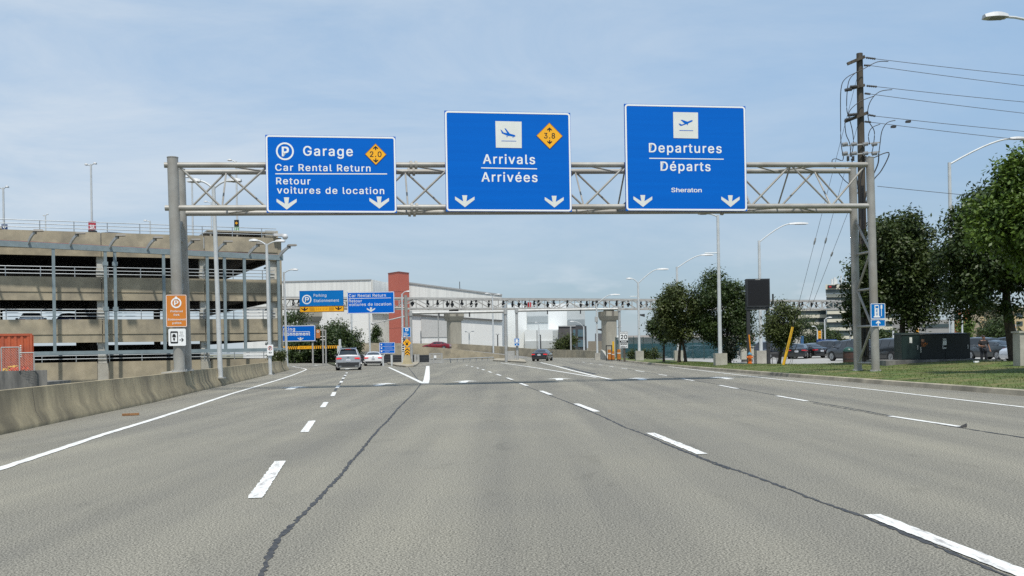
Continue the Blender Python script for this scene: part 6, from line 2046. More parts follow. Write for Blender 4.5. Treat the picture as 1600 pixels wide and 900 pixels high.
        if lit:
            i, k = p['rear']
            q = top_pt(k, 0)
            m = MB(); m.box(-.2, .2, q.y - .07, q.y - .02, q.z - .05, q.z - .015); m.build('brake_lamp', lm, t, False, True)
    if plate:
        m = MB(); zc = .72 if kind == 'sedan' else .78
        m.box(-.17, .17, yr - .03, yr + .02, zc - .08, zc + .08); o = m.build('number_plate', PLATE, t, False, True)
        m = MB()
        for q in range(6):
            x = -.13 + q * .045; m.box(x, x + .028, yr - .033, yr - .030, zc - .035, zc + .03)
        m.build('lettering', pm('plate_ink', (.05, .08, .25), rough=.5), o, False, True)
    m = MB(); m.box(-.09, .09, yr - .03 + (.04 if kind == 'sedan' else 0), yr + .06, zt - .02, zt + .03); m.build('emblem', RIM, t, False, True)
    for sg in (-1, 1):
        m = MB(); ym = st[p['front'][1]][0] - .15
        m.ball((sg * (Wh + .1), ym, st[p['front'][1]][1] + .10), (.12, .08, .085)); m.bar((sg * Wh * .9, ym, st[p['front'][1]][1] + .05), (sg * (Wh + .05), ym, st[p['front'][1]][1] + .08), .06, .05)
        m.build('mirror', paint if name != 'silver_suv' else DARK, t, True, True)
        if name.startswith('parked') or True:
            m = MB(); yf = p['L'] / 2
            m.hexa([Vector(q) for q in ((sg * Wh * .5, yf - .06, .62), (sg * Wh * .82, yf - .10, .62), (sg * Wh * .92, yf - .4, .68), (sg * Wh * .5, yf - .3, .66))],
                   [Vector(q) for q in ((sg * Wh * .52, yf - .12, .74), (sg * Wh * .80, yf - .16, .75), (sg * Wh * .90, yf - .45, .80), (sg * Wh * .5, yf - .4, .78))]); m.build('headlight', pm('headlight_glass', (.5, .52, .55), rough=.1), t, False, True)
    if rails:
        for sg in (-1, 1):
            m = MB(); m.tube([(sg * Wh * .60, -1.75, 1.72 * hscale), (sg * Wh * .61, -.9, 1.79 * hscale), (sg * Wh * .61, .2, 1.78 * hscale), (sg * Wh * .61, .5, 1.70 * hscale)], .025, 6); m.build('roof_rail', RIM, t, True, True)
        m = MB(); m.hexa([Vector(q) for q in ((-.6, -2.15, 1.68 * hscale), (.6, -2.15, 1.68 * hscale), (.62, -1.85, 1.69 * hscale), (-.62, -1.85, 1.69 * hscale))], [Vector(q) for q in ((-.6, -2.16, 1.72 * hscale), (.6, -2.16, 1.72 * hscale), (.62, -1.85, 1.75 * hscale), (-.62, -1.85, 1.75 * hscale))]); m.build('spoiler', paint, t, False, True)
        for sg in (-1, 1):
            m = MB(); m.box(sg * .62 - .1, sg * .62 + .1, -2.50, -2.4, .30, .36); m.build('exhaust_trim', RIM, t, False, True)
    return t

def gcar(px, D, z=0.0):
    return (xat(px, D), D, z)
car('silver_suv', 'silver SUV with lit brake lights driving in the left exit lane', 'suv', gcar(544.8, 82.5), radians(8), carpaint('silver', (.42, .43, .445), .5), 'SUV', True, True, None, True, True, 1.0)
car('white_sedan', 'white sedan with lit tail lights just ahead of the silver SUV', 'sedan', gcar(583.5, 104), radians(7), carpaint('white', (.74, .75, .75), .0), 'car', True, hscale=.98)
car('black_sedan', 'black sedan driving alone on the departures road', 'sedan', gcar(847.5, 118), radians(-11), carpaint('black', (.012, .012, .014), .2), 'car', True, hscale=.95)
car('red_sedan', 'dark red sedan crossing on the ramp behind the tan parapet', 'sedan', (xat(682.5, 172), 172, 1.46), radians(82), carpaint('red', (.22, .012, .02), .3), 'car')
# lot cars
for nm, lb, kd, px, D, hd, col, mt in (
    ('parked_car', 'dark sedan parked leftmost behind the small tree', 'sedan', 1249, 100, -22, (.02, .022, .026), .3),
    ('parked_car', 'black sedan with a white plate parked left of the black SUV', 'sedan', 1261.5, 103, 20, (.02, .02, .022), .3),
    ('parked_car', 'dark taxi-like car with a bright roof strip behind the black sedan', 'hatch', 1270, 122, 8, (.03, .035, .04), .3),
    ('parked_car', 'black SUV parked under the blue hoarding', 'suv', 1291, 104, 22, (.016, .016, .018), .25),
    ('parked_car', 'dark SUV parked behind the litter bin', 'suv', 1327, 97, 24, (.02, .022, .025), .3),
    ('parked_car', 'dark blue grey SUV half hidden by the litter bin', 'suv', 1334, 82, 18, (.028, .034, .042), .3),
    ('parked_car', 'large dark SUV parked between the gantry leg and the green cabinets', 'suv', 1389, 74, 16, (.022, .026, .03), .3),
    ('parked_car', 'grey SUV at the left end behind the standing person', 'suv', 1521, 90, 30, (.06, .065, .07), .4),
    ('parked_car', 'dark car with sloping rear glass behind the standing person', 'sedan', 1553, 78, 14, (.045, .055, .06), .4),
    ('parked_car', 'black SUV under the right tree, behind the silver hatchback', 'suv', 1574, 92, 28, (.02, .021, .023), .3),
    ('parked_car', 'silver white hatchback nosing in by the gate pillar', 'hatch', 1614, 70, 106, (.58, .60, .62), .4),
    ('parked_car', 'dark SUV parked behind the hydrant and the meter box', 'suv', 1192, 110, 70, (.03, .035, .05), .3),
    ('parked_car', 'dark car parked behind the metal railing', 'hatch', 1222, 100, 75, (.02, .022, .026), .3)):
    car(nm, lb, kd, gcar(px, D, .012), radians(hd), carpaint('lot%03d%s' % (px % 1000, kd), col, mt), 'parked car', group='cars parked in the lot on the right')
for px, D, c_, lb in ((1064, 130, (.10, .13, .15), 'grey blue car behind the teal mesh, leftmost of three'), (1085, 124, (.30, .33, .36), 'pale car behind the teal mesh, middle of three'), (1103, 118, (.12, .15, .17), 'slate car behind the teal mesh, nearest the lamp pedestal')):
    car('parked_car', lb, 'hatch', gcar(px, D, .012), radians(60), carpaint('yard%d' % px, c_, .3), 'parked car', group='cars behind the teal fence')
# cars inside and on top of the garage
a_ = ga(48, 3.5)
def gpos(a, b, z): q = gf(a, b, z); return (q.x, q.y, q.z)
ghead = atan2(gy.x * -1, gy.y)
car('parked_car', 'white hatchback parked behind the guard rail on the second deck', 'hatch', gpos(ga(49, 3.0), 3.0, 3.36), ghead, carpaint('white', ()), 'parked car', group='cars in the garage')
car('parked_car', 'dark blue car parked on the second deck right of the white one', 'sedan', gpos(ga(107, 3.0), 3.0, 3.36), ghead, carpaint('deckblue', (.02, .03, .08)), 'parked car', group='cars in the garage')
car('parked_car', 'black car showing its roof above the garage parapet', 'sedan', gpos(ga(174, 4.0), 4.0, 9.91), ghead + .9, carpaint('black', ()), 'parked car', group='cars in the garage')
car('parked_car', 'white SUV on the garage roof near the green sign', 'suv', gpos(ga(374, 6.5), 6.5, 9.91), ghead + 1.2, carpaint('white', ()), 'parked car', group='cars in the garage')

# ================================================================== CONTAINER, SITE FENCE
cD0 = 57.0
RC = pm('container_orange', (.52, .115, .045), (.45, .095, .038), 1.5, .55, c3=(.33, .075, .04), scale3=1.2)
x1 = at(50.5, 560, cD0).x; zt = at(25, 521.5, cD0).z
ct = thing('shipping_container', 'orange corrugated shipping container behind the dark wall at the left', 'container', (x1, cD0, 0), radians(25.5))
m = MB(); x = x1 - 6.0
prof = []
while x < x1 - .12:
    prof += [(x, 0), (x + .10, 0), (x + .16, .05), (x + .26, .05), (x + .32, 0)]; x += .32
vs, fs = [], []
for x, d in prof: vs += [(x, cD0 + d, .15), (x, cD0 + d, zt - .1)]
for i in range(len(prof) - 1): fs.append((2 * i, 2 * i + 2, 2 * i + 3, 2 * i + 1))
m.add(vs, fs); m.box(x1 - 6.1, x1 - .01, cD0 + .08, cD0 + 2.4, .15, zt - .02); m.build('wall', RC, ct)
m = MB()
for xx in (x1 - 6.1, x1 - .12): m.box(xx, xx + .14, cD0 - .03, cD0 + .1, .05, zt)
m.box(x1 - 5.95, x1 - .13, cD0 - .02, cD0 + .07, zt - .12, zt); m.box(x1 - 5.95, x1 - .13, cD0 - .02, cD0 + .07, .05, .2)
m.box(x1 - .12, x1 + .02, cD0 + .1, cD0 + 2.45, zt - .1, zt); m.build('frame', RC, ct)
m = MB(); m.box(x1 - .02, x1 + .005, cD0 + .1, cD0 + 2.4, .1, zt - .1); m.build('end_wall', RC, ct)
m = MB()
for i in range(6): m.box(x1 - .62, x1 - .54, cD0 - .006, cD0 - .001, zt - 1.3 + i * .12, zt - 1.24 + i * .12)
m.build('lettering', CREAM, ct)
m = MB(); m.box(x1 - 8, x1 + .4, cD0 - 6, cD0 + 4, -1.3, .05); struct('container_pad', m, CONC_D)
# chain link site fence: two panels on the dark wall
for (x0, x1_, y0, lb) in ((2.5, 30, 542.5, 'wire site fence panel in front of the container, left one'), (31, 53, 551, 'lower wire site fence panel beside the container corner')):
    fD = 45.3
    a, b = at(x0, 584, fD), at(x1_, y0, fD)
    t = thing('site_fence', lb, 'fence', (a.x, fD, .85), 0, 'wire fence panels on the dark wall')
    m = MB(); zb_ = .86
    for xx in (a.x, b.x): m.tube([(xx, fD, zb_), (xx, fD, b.z)], .03, 8)
    m.tube([(a.x, fD, b.z), (b.x, fD, b.z)], .025, 8); m.build('frame', GALV, t)
    m = MB(); s_ = .11; hgt = b.z - zb_; wid = b.x - a.x
    k = -hgt
    while k < wid:
        for sg in (1, -1):
            xa, za = k, 0.0; xb, zb2 = k + hgt, hgt
            if xa < 0: za = -xa; xa = 0
            if xb > wid: zb2 -= (xb - wid); xb = wid
            if zb2 > za:
                if sg == 1: p, q = (a.x + xa, fD, zb_ + za), (a.x + xb, fD, zb_ + zb2)
                else: p, q = (b.x - xa, fD, zb_ + za), (b.x - xb, fD, zb_ + zb2)
                m.tube([p, q], .0045, 4, False)
        k += s_
    m.build('wire_mesh', pm('wire_zinc', (.32, .33, .33), rough=.5, metal=.3), t)
def heap(name, label, px0, px1, py0, py1, D, mat, seed, n=7):
    rs = random.Random(seed); m = MB()
    a, b = at(px0, py1, D), at(px1, py0, D)
    for i in range(n):
        f = (i + .5) / n
        m.ball((a.x + (b.x - a.x) * f, D + rs.uniform(-.15, .15), a.z + (b.z - a.z) * rs.uniform(.2, .45)), ((b.x - a.x) / n * 1.1, .22, (b.z - a.z) * rs.uniform(.35, .6)), 9, 6)
    for i, p in enumerate(m.v): p += Vector((rs.uniform(-.03, .03), rs.uniform(-.03, .03), rs.uniform(-.03, .03)))
    return m.top(name, mat, label, 'netting' if 'net' in name else 'bag')
heap('orange_netting', 'crumpled bright orange netting on the dark wall', 19, 45, 572, 582, 45.8, pm('netting_orange', (.75, .10, .02), (.6, .08, .02), 9, .7), 3, 9)
heap('yellow_bag', 'yellow sack on the dark wall left of the orange netting', 5, 18, 575, 582, 45.9, pm('sack_yellow', (.62, .36, .04), (.5, .28, .03), 8, .7), 6, 4)
heap('yellow_bag', 'small yellow sack sitting higher on top of the orange netting', 16, 25, 569.5, 576, 46.0, pm('sack_yellow', ()), 9, 3)
# plank on the road shoulder
m = MB(); p = gnd(203, 649.5); m.bar(p + Vector((-.17, -.05, .03)), p + Vector((.2, .07, .035)), .11, .05)
m.top('wood_scrap', pm('rust_wood', (.30, .15, .06), (.2, .10, .04), 12, .8), 'small brown scrap of wood lying on the left shoulder', 'debris')
m = MB(); p = gnd(1505, 668); m.hexa([p + Vector(q) for q in ((-.06, -.02, .005), (.05, -.03, .005), (.06, .04, .005), (-.05, .05, .005))], [p + Vector(q) for q in ((-.03, .0, .03), (.06, -.01, .05), (.07, .03, .07), (-.02, .03, .03))])
m.top('rubber_scrap', BLACK, 'small black scrap of rubber on the right lane seam', 'debris')

# ================================================================== TREES
def leaves_obj(centers, radii, n, size, mat, parent, rng, flat=.55, name='crown', droop=0.0):
    """n leaf-sized quads spread through clumps"""
    centers = np.array(centers); radii = np.array(radii)
    wgt = (radii.prod(axis=1)) ** (2 / 3.); wgt = wgt / wgt.sum()
    idx = rng.choice(len(centers), n, p=wgt)
    d = rng.normal(size=(n, 3)); d /= np.linalg.norm(d, axis=1)[:, None]
    rr = rng.rand(n) ** .42
    pos = centers[idx] + d * rr[:, None] * radii[idx] + rng.normal(size=(n, 3)) * size * 1.25
    nrm = d * .55 + rng.normal(size=(n, 3)) * .5 + np.array([0, 0, flat])
    nrm /= np.linalg.norm(nrm, axis=1)[:, None]
    a = np.cross(nrm, rng.normal(size=(n, 3))); a /= np.linalg.norm(a, axis=1)[:, None]
    b = np.cross(nrm, a)
    s = size * (.6 + .8 * rng.rand(n))[:, None]
    o0 = np.array(ORG[parent.name])
    v = np.empty((n, 4, 3))
    v[:, 0] = pos + a * s * .62; v[:, 1] = pos + b * s * .30; v[:, 2] = pos - a * s * .62; v[:, 3] = pos - b * s * .30
    v -= o0
    me = bpy.data.meshes.new(name)
    me.vertices.add(n * 4); me.loops.add(n * 4); me.polygons.add(n)
    me.vertices.foreach_set('co', v.reshape(-1))
    me.loops.foreach_set('vertex_index', np.arange(n * 4, dtype=np.int32))
    me.polygons.foreach_set('loop_start', np.arange(0, n * 4, 4, dtype=np.int32))
    me.polygons.foreach_set('loop_total', np.full(n, 4, dtype=np.int32))
    me.materials.append(mat); me.update(calc_edges=True)
    o = bpy.data.objects.new(name, me); COL.objects.link(o); o.parent = parent
    return o

def tree(name, label, base, crown_c, crown_r, n, leaf, mat, seed, trunk_r=.16, nclump=60, clump=.24, group=None, shape='round', cat='tree', stems=1, fork=None):
    rng = np.random.RandomState(seed)
    base = Vector(base); crown_c = Vector(crown_c)
    t = thing(name, label, cat, tuple(base), 0, group)
    cs_, rs_ = [], []
    R = np.array(crown_r)
    lump = [(rng.normal(size=3), .75 + .35 * rng.rand()) for _ in range(7)]
    while len(cs_) < nclump:
        d = rng.normal(size=3); d /= np.linalg.norm(d)
        k = 1.0
        for q, a in lump:
            c_ = d.dot(q / np.linalg.norm(q))
            if c_ > .55: k *= 1 + (a - 1) * (c_ - .55) / .45
        r = (.35 + .65 * rng.rand() ** .5) * k
        p = d * r
        if shape == 'cone':
            h_ = rng.rand(); an = rng.rand() * 2 * pi; q = (1 - h_) * (.35 + .65 * rng.rand())
            p = np.array([cos(an) * q, sin(an) * q, h_ * 2 - 1])
        elif shape == 'oval':
            p[2] *= 1.0
            p[0] *= 1 - .35 * max(0, p[2]); p[1] *= 1 - .35 * max(0, p[2])
        if p[2] < -.85: continue
        cs_.append(np.array(crown_c) + p * R * .86)
        sz = clump * (.65 + .7 * rng.rand())
        rs_.append(np.array([R[0] * sz, R[1] * sz, R[2] * sz * .62]))
    leaves_obj(cs_, rs_, n, leaf, mat, t, rng)
    m = MB()
    fk = fork if fork is not None else max(base.z + .5, crown_c.z - crown_r[2] * .75)
    fp_ = Vector((base.x + (crown_c.x - base.x) * .5, base.y + (crown_c.y - base.y) * .5, fk))
    for q in range(stems):
        o_ = Vector((q * .5 - (stems - 1) * .25, 0, 0))
        m.tube([base + o_ - Vector((0, 0, .1)), base + o_ + (fp_ - base) * .12, base.lerp(fp_, .5) + o_ * .8, fp_ + o_ * .3], [trunk_r * 1.5, trunk_r * 1.05, trunk_r * .9, trunk_r * .75], 10)
    tp = Vector((crown_c.x, crown_c.y, crown_c.z + crown_r[2] * .55))
    m.tube([fp_, fp_.lerp(tp, .5) + Vector((trunk_r * .8, 0, 0)), tp], [trunk_r * .75, trunk_r * .45, trunk_r * .12], 8)
    for i in range(min(16, nclump)):
        c_ = Vector(cs_[i * (nclump // min(16, nclump))])
        s_ = fp_.lerp(tp, rng.rand() * .6)
        mid = s_.lerp(c_, .5) + Vector((0, 0, .12 * (c_ - s_).length))
        m.tube([s_, mid, c_], [trunk_r * .36, trunk_r * .22, trunk_r * .07], 6)
    m.build('trunk', BARK, t, smooth=True)
    return t

LEAF_D = leaf_mat('leaf_dark', (.020, .037, .009), (.060, .092, .020))
LEAF_M = leaf_mat('leaf_mid', (.022, .040, .010), (.070, .098, .022))
LEAF_B = leaf_mat('leaf_bright', (.050, .094, .012), (.120, .185, .026))
LEAF_O = leaf_mat('leaf_olive', (.034, .050, .013), (.095, .116, .030))
LEAF_G = leaf_mat('leaf_grey', (.060, .075, .040), (.150, .165, .095))
def tz(px, D):
    x = xat(px, D); return (x, D, max(0, verge_z(x, D)) if D < 140 and x > kerb_x(D) else 0)

# the two kerb trees left of the message board
c = at(1064, 490, 80); tree('maple_tree', 'dark green tree left of the tall lamp, with two stems', tz(1066, 80), c, (2.5, 2.2, 2.85), 20000, .16, LEAF_O, 11, .12, 55, .27, 'kerb trees', stems=2)
c = at(1044, 520, 82); 
c = at(1134, 485, 79); tree('maple_tree', 'larger dark tree directly right of the tall lamp post', tz(1136, 79), c, (3.0, 2.5, 3.55), 28000, .16, LEAF_D, 12, .15, 70, .25, 'kerb trees')
c = at(1038, 513, 86); tree('maple_tree', 'low bushy tree at the left end of the teal fence trees', tz(1037, 86), c, (1.5, 1.4, 1.6), 7500, .16, LEAF_D, 13, .10, 30, .30, 'kerb trees')
c = at(1140, 541, 78); tree('yew_bush', 'very dark dense bush at the foot of the larger kerb tree', tz(1141, 78), c, (.95, .9, 1.15), 5000, .10, leaf_mat('leaf_black', (.010, .016, .008), (.022, .032, .012)), 14, .1, 24, .36, None, cat='bush')
c = at(1225, 509, 64); tree('small_tree', 'small olive green tree in front of the message board', tz(1217, 64), c, (1.4, 1.3, 1.65), 10000, .13, LEAF_O, 15, .11, 42, .27)
c = at(1222, 548, 64); 
# big trees on the right
c = at(1408, 425, 54); tree('linden_tree', 'big dense tree behind the right gantry leg and the cabinets', (xat(1411, 54), 54, .1), c, (2.75, 2.6, 4.0), 37000, .165, LEAF_M, 16, .2, 110, .22, 'big trees on the right', shape='oval')
c = at(1346, 470, 57); tree('linden_tree', 'side crown of leaves showing left of the right gantry leg', (xat(1372, 57), 57, .1), c, (1.15, 1.2, 2.0), 8000, .165, LEAF_D, 17, .12, 34, .3, 'big trees on the right')
c = at(1558, 402, 48); tree('linden_tree', 'broad dark tree filling the right edge above the parked cars', (xat(1587, 48.5), 48.5, .2), c, (3.1, 2.9, 3.45), 50000, .155, LEAF_D, 18, .27, 105, .23, 'big trees on the right', fork=3.2)
c = at(1624, 345, 36); tree('maple_tree', 'bright green tree leaning in from the right edge', (xat(1690, 36), 36, .2), c, (2.3, 2.0, 2.9), 30000, .15, LEAF_B, 19, .2, 60, .25, 'big trees on the right')
c = at(1468, 440, 60); 
# trees and shrubs behind the lot
for nm, lb, px, py, D, r_, n_, mt_, sd in (
    ('poplar_tree', 'pale grey green slender tree in front of the beige hotel', 1552, 500, 120, (1.5, 1.5, 3.2), 4200, LEAF_G, 31),
    ('shrub', 'dark green rounded tree behind the parked cars on the right', 1562, 526, 112, (2.4, 2.2, 2.0), 5200, LEAF_D, 32),
    ('shrub', 'dark green tree between the pale shed and the traffic light', 1266, 525, 170, (3.4, 3, 3.6), 5200, LEAF_D, 33),
    ('shrub', 'small green tree right of the blue hoarding', 1304, 531, 180, (1.6, 1.6, 2.2), 2200, LEAF_M, 34),
    ('shrub', 'green shrub seen between the gantry leg and the large tree', 1388, 535, 120, (1.8, 1.6, 1.6), 2600, LEAF_M, 35),
    ('shrub', 'bright shrub behind the green cabinets by the white pole', 1508, 515, 145, (1.2, 1.2, 2.0), 1500, LEAF_B, 36)):
    c = at(px, py, D); tree(nm, lb, (c.x, D, 0), c, r_, n_, .26, mt_, sd, .12, 26, .34, 'trees behind the parking lot', cat='tree')
# left: wood beyond the exit
for nm, lb, px, py, D, r_, n_, mt_, sd, sh_ in (
    ('dark_tree', 'dark tree above the low blue parking sign', 452, 520, 150, (4.0, 4, 3.6), 7000, LEAF_D, 41, 'round'),
    ('dark_tree', 'dark tree behind the slim masts and orange notice', 506, 538, 140, (3.2, 3, 3.2), 7000, LEAF_D, 42, 'round'),
    ('dark_tree', 'dark tree above the silver SUV, the tallest of the row', 527, 533, 145, (2.7, 2.7, 3.3), 6500, LEAF_D, 43, 'round'),
    ('dark_tree', 'dark tree at the right end of the row above the silver SUV', 548, 538, 150, (2.0, 2, 2.6), 4200, LEAF_D, 44, 'round'),
    ('dark_tree', 'dark tree below the height bar at the far left', 470, 549, 142, (3.6, 3, 2.4), 5200, LEAF_D, 45, 'round'),
    ('spruce_tree', 'small spruce standing against the white hangar wall', 588, 527, 230, (2.1, 2.1, 2.7), 3200, LEAF_D, 46, 'cone'),
    ('shrub', 'shrub in front of the dark office building', 888, 537, 172, (1.5, 1.5, 1.6), 2000, LEAF_O, 47, 'round'),
    ('shrub', 'small pale shrub left of the dark office shrub', 876, 541, 176, (1.3, 1.3, .9), 1200, LEAF_O, 48, 'round')):
    c = at(px, py, D); tree(nm, lb, (c.x, D, 0), c, r_, n_, .27, mt_, sd, .13, 28, .33, 'trees beyond the left exit' if px < 560 else None, shape=sh_)
c = at(441, 560, 80); tree('weed_bush', 'straggly green weeds at the end of the left barrier', (xat(441, 80) - .3, 80, 0), Vector((xat(440, 80) - .3, 80, 1.0)), (.7, .5, .75), 1600, .11, LEAF_O, 49, .04, 14, .35, cat='bush')
# hedge-like scrub by the teal fence, one by one
for px, D, s_, lb in ((992, 108, .7, 'low scrubby bush at the fence left of the lamp pedestal'), (1023, 105, .8, 'scrubby bush at the fence right of the lamp pedestal'), (1010, 112, .6, 'small bush against the teal mesh')):
    c = Vector((xat(px, D), D, .6)); tree('scrub_bush', lb, (c.x, D, .05), c, (s_, s_ * .8, .65), 1300, .12, LEAF_O, px, .04, 10, .4, 'scrub along the teal fence', cat='bush')
# left exit verge
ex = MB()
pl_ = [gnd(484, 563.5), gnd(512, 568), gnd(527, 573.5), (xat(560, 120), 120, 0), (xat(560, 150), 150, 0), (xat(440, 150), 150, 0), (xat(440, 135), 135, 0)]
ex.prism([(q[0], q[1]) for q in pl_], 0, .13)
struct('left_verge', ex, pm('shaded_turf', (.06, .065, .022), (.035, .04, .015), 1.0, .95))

# ================================================================== PERSON
def person():
    D = 62.0
    x = xat(1537, D)
    t = thing('person', 'person in a black T-shirt and dark trousers looking at a phone', 'person', (x, D, .02))
    H = 1.74
    J = {'pelvis': (0, 0, .93), 'waist': (0, .0, 1.08), 'chest': (0, .01, 1.30), 'neck': (0, -.01, 1.46), 'headb': (.0, -.04, 1.54), 'head': (0, -.05, 1.64), 'headt': (0, -.04, 1.735),
         'shl': (-.20, .01, 1.40), 'ell': (-.29, -.02, 1.12), 'wrl': (-.10, -.27, 1.10), 'hal': (-.04, -.31, 1.12),
         'shr': (.20, .01, 1.40), 'elr': (.31, .03, 1.13), 'wrr': (.36, -.06, .90), 'har': (.365, -.09, .82),
         'hpl': (-.10, 0, .90), 'knl': (-.12, -.02, .49), 'anl': (-.13, .03, .09), 'tol': (-.14, -.13, .04),
         'hpr': (.10, 0, .90), 'knr': (.13, -.03, .49), 'anr': (.14, .02, .09), 'tor': (.16, -.13, .04)}
    R = {'pelvis': (.165, .13), 'waist': (.165, .125), 'chest': (.185, .125), 'neck': (.062, .062), 'headb': (.07, .08), 'head': (.082, .10), 'headt': (.045, .05), 'shl': (.075, .07), 'ell': (.052, .052), 'wrl': (.034, .034), 'hal': (.04, .022),
         'shr': (.075, .07), 'elr': (.052, .052), 'wrr': (.034, .034), 'har': (.04, .022), 'hpl': (.105, .10), 'knl': (.072, .072), 'anl': (.05, .05), 'tol': (.045, .035), 'hpr': (.105, .10), 'knr': (.072, .072), 'anr': (.05, .05), 'tor': (.045, .035)}
    E = [('pelvis', 'waist'), ('waist', 'chest'), ('chest', 'neck'), ('neck', 'headb'), ('headb', 'head'), ('head', 'headt'), ('chest', 'shl'), ('shl', 'ell'), ('ell', 'wrl'), ('wrl', 'hal'), ('chest', 'shr'), ('shr', 'elr'), ('elr', 'wrr'), ('wrr', 'har'),
         ('pelvis', 'hpl'), ('hpl', 'knl'), ('knl', 'anl'), ('anl', 'tol'), ('pelvis', 'hpr'), ('hpr', 'knr'), ('knr', 'anr'), ('anr', 'tor')]
    # fingers as short chains rooted in the palm
    for h_, w_ in (('hal', 'wrl'), ('har', 'wrr')):
        hp, wp = Vector(J[h_]), Vector(J[w_])
        d = (hp - wp).normalized(); sd = d.cross(Vector((0, 1, 0)) if h_ == 'har' else Vector((0, 0, 1))).normalized()
        cu = d.cross(sd).normalized()
        for k, ln in enumerate((.07, .08, .075, .058)):
            b_ = hp + sd * (k - 1.5) * .021 + d * .01
            J[f'{h_}f{k}a'] = tuple(b_ + d * ln * .5 + cu * .006); J[f'{h_}f{k}b'] = tuple(b_ + d * ln * .85 + cu * .03)
            R[f'{h_}f{k}a'] = (.009, .009); R[f'{h_}f{k}b'] = (.008, .008)
            E += [(h_, f'{h_}f{k}a'), (f'{h_}f{k}a', f'{h_}f{k}b')]
        J[h_ + 'ta'] = tuple(wp.lerp(hp, .5) - sd * .045 + cu * .01); J[h_ + 'tb'] = tuple(wp.lerp(hp, .5) - sd * .06 + d * .035 + cu * .03)
        R[h_ + 'ta'] = (.011, .011); R[h_ + 'tb'] = (.009, .009)
        E += [(w_, h_ + 'ta'), (h_ + 'ta', h_ + 'tb')]
    def skin(names, edges, scale, nm, mat, parent, root):
        me = bpy.data.meshes.new(nm)
        ix = {n_: i for i, n_ in enumerate(names)}
        me.from_pydata([J[n_] for n_ in names], [(ix[a], ix[b]) for a, b in edges], [])
        o = bpy.data.objects.new(nm, me); COL.objects.link(o)
        md = o.modifiers.new('skin', 'SKIN'); md.use_smooth_shade = True
        if not me.skin_vertices:
            with bpy.context.temp_override(object=o, active_object=o):
                try: bpy.ops.mesh.customdata_skin_add()
                except Exception: pass
        for n_, i in ix.items():
            sv = me.skin_vertices[0].data[i]; sv.radius = tuple(q * scale if isinstance(scale, float) else q + scale[0] for q in R[n_]); sv.use_root = (n_ == root)
        sb = o.modifiers.new('sub', 'SUBSURF'); sb.levels = 2; sb.render_levels = 2
        o.parent = parent; me.materials.append(mat)
        dg = bpy.context.evaluated_depsgraph_get(); dg.update()
        nm_ = bpy.data.meshes.new_from_object(o.evaluated_get(dg)); o.modifiers.clear(); o.data = nm_
        if not nm_.materials: nm_.materials.append(mat)
        return o
    SKIN = pm('skin_tone', (.26, .135, .085), (.23, .12, .075), 6, .55)
    body = skin(list(J), E, 1.0, 'body', SKIN, t, 'pelvis')
    sh_ = ['waist', 'chest', 'shl', 'shr', 'pelvis', 'ell2', 'elr2', 'neck2']
    J['ell2'] = tuple(Vector(J['shl']).lerp(Vector(J['ell']), .7)); J['elr2'] = tuple(Vector(J['shr']).lerp(Vector(J['elr']), .7)); J['neck2'] = tuple(Vector(J['chest']).lerp(Vector(J['neck']), .55))
    R['ell2'] = R['elr2'] = (.068, .068); R['neck2'] = (.085, .075)
    skin(sh_, [('pelvis', 'waist'), ('waist', 'chest'), ('chest', 'shl'), ('chest', 'shr'), ('shl', 'ell2'), ('shr', 'elr2'), ('chest', 'neck2')], (.022,), 'shirt', pm('black_cloth', (.016, .016, .018), (.012, .012, .013), 9, .9), t, 'pelvis')
    tr_ = ['pelvis', 'hpl', 'knl', 'anl2', 'hpr', 'knr', 'anr2']
    J['anl2'] = (-.13, .03, .12); J['anr2'] = (.14, .02, .12); R['anl2'] = R['anr2'] = (.062, .062)
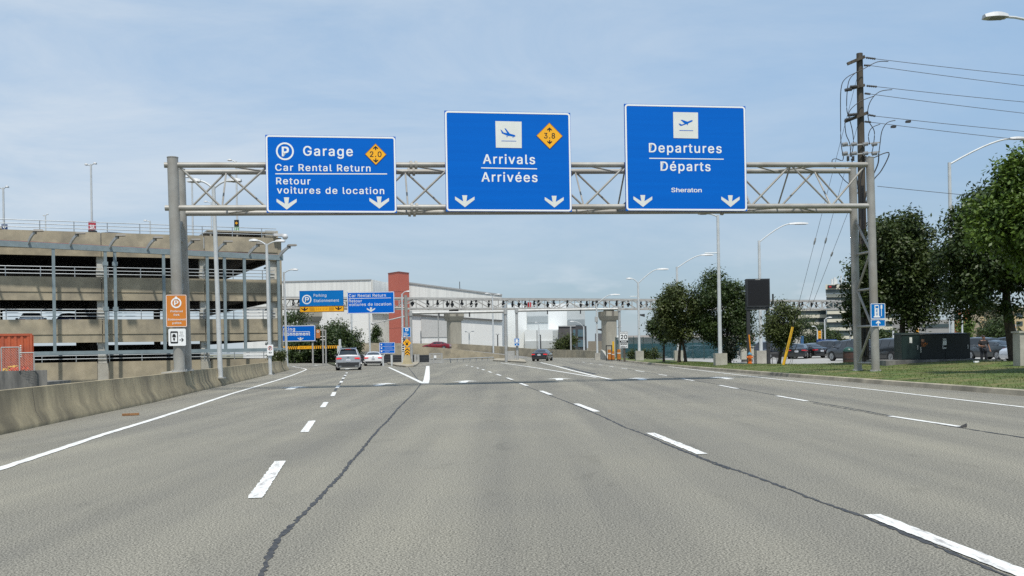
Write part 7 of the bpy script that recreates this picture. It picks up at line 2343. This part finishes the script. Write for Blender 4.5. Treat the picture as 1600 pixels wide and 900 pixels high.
    skin(tr_, [('pelvis', 'hpl'), ('hpl', 'knl'), ('knl', 'anl2'), ('pelvis', 'hpr'), ('hpr', 'knr'), ('knr', 'anr2')], (.018,), 'trousers', pm('dark_denim', (.020, .022, .028), (.014, .015, .02), 9, .9), t, 'pelvis')
    def lp(v): return Vector(v) + ORG[t.name]
    m = MB(); m.ball((0, -.025, 1.675), (.088, .108, .092), 14, 8, True); m.ball((0, .03, 1.65), (.084, .07, .09), 12, 8)
    m.build('hair', pm('black_hair', (.012, .010, .009), rough=.6), t, True, True)
    m = MB()
    for sg in (-1, 1): m.ball((sg * .032, -.138, 1.640), (.011, .008, .008), 8, 6)
    m.build('eye', pm('eye_dark', (.03, .02, .015), rough=.2), t, True, True)
    m = MB(); m.hexa([Vector(q) for q in ((-.016, -.14, 1.60), (.016, -.14, 1.60), (.012, -.12, 1.60), (-.012, -.12, 1.60))], [Vector(q) for q in ((-.006, -.135, 1.64), (.006, -.135, 1.64), (.005, -.12, 1.64), (-.005, -.12, 1.64))]); m.build('nose', SKIN, t, True, True)
    m = MB(); m.ball((0, -.135, 1.572), (.026, .008, .006), 8, 5); m.build('mouth', pm('lip', (.22, .08, .06), rough=.5), t, True, True)
    for sg in (-1, 1):
        m = MB(); m.ball((sg * .084, -.035, 1.625), (.012, .022, .033), 8, 6); m.build('ear', SKIN, t, True, True)
        m = MB(); m.ball((sg * .145, -.06, .05), (.055, .14, .055), 10, 6); m.build('shoe', BLACK, t, True, True)
    ph = thing('phone', 'dark phone held in the hand of the person by the cabinets', 'phone', (x - .02, D - .37, 1.17))
    m = MB(); m.hexa([Vector(q) for q in ((-.035, -.03, -.06), (.035, -.03, -.06), (.035, -.02, -.065), (-.035, -.02, -.065))], [Vector(q) for q in ((-.035, .03, .07), (.035, .03, .07), (.035, .04, .065), (-.035, .04, .065))]); m.build('case', DARK, ph, False, True)
    m = MB(); m.add([(-.031, .021, -.05 + .002), (.031, .021, -.05 + .002), (.031, .033, .06), (-.031, .033, .06)], [(0, 1, 2, 3)]); m.build('screen', GLASS, ph, False, True)
person()
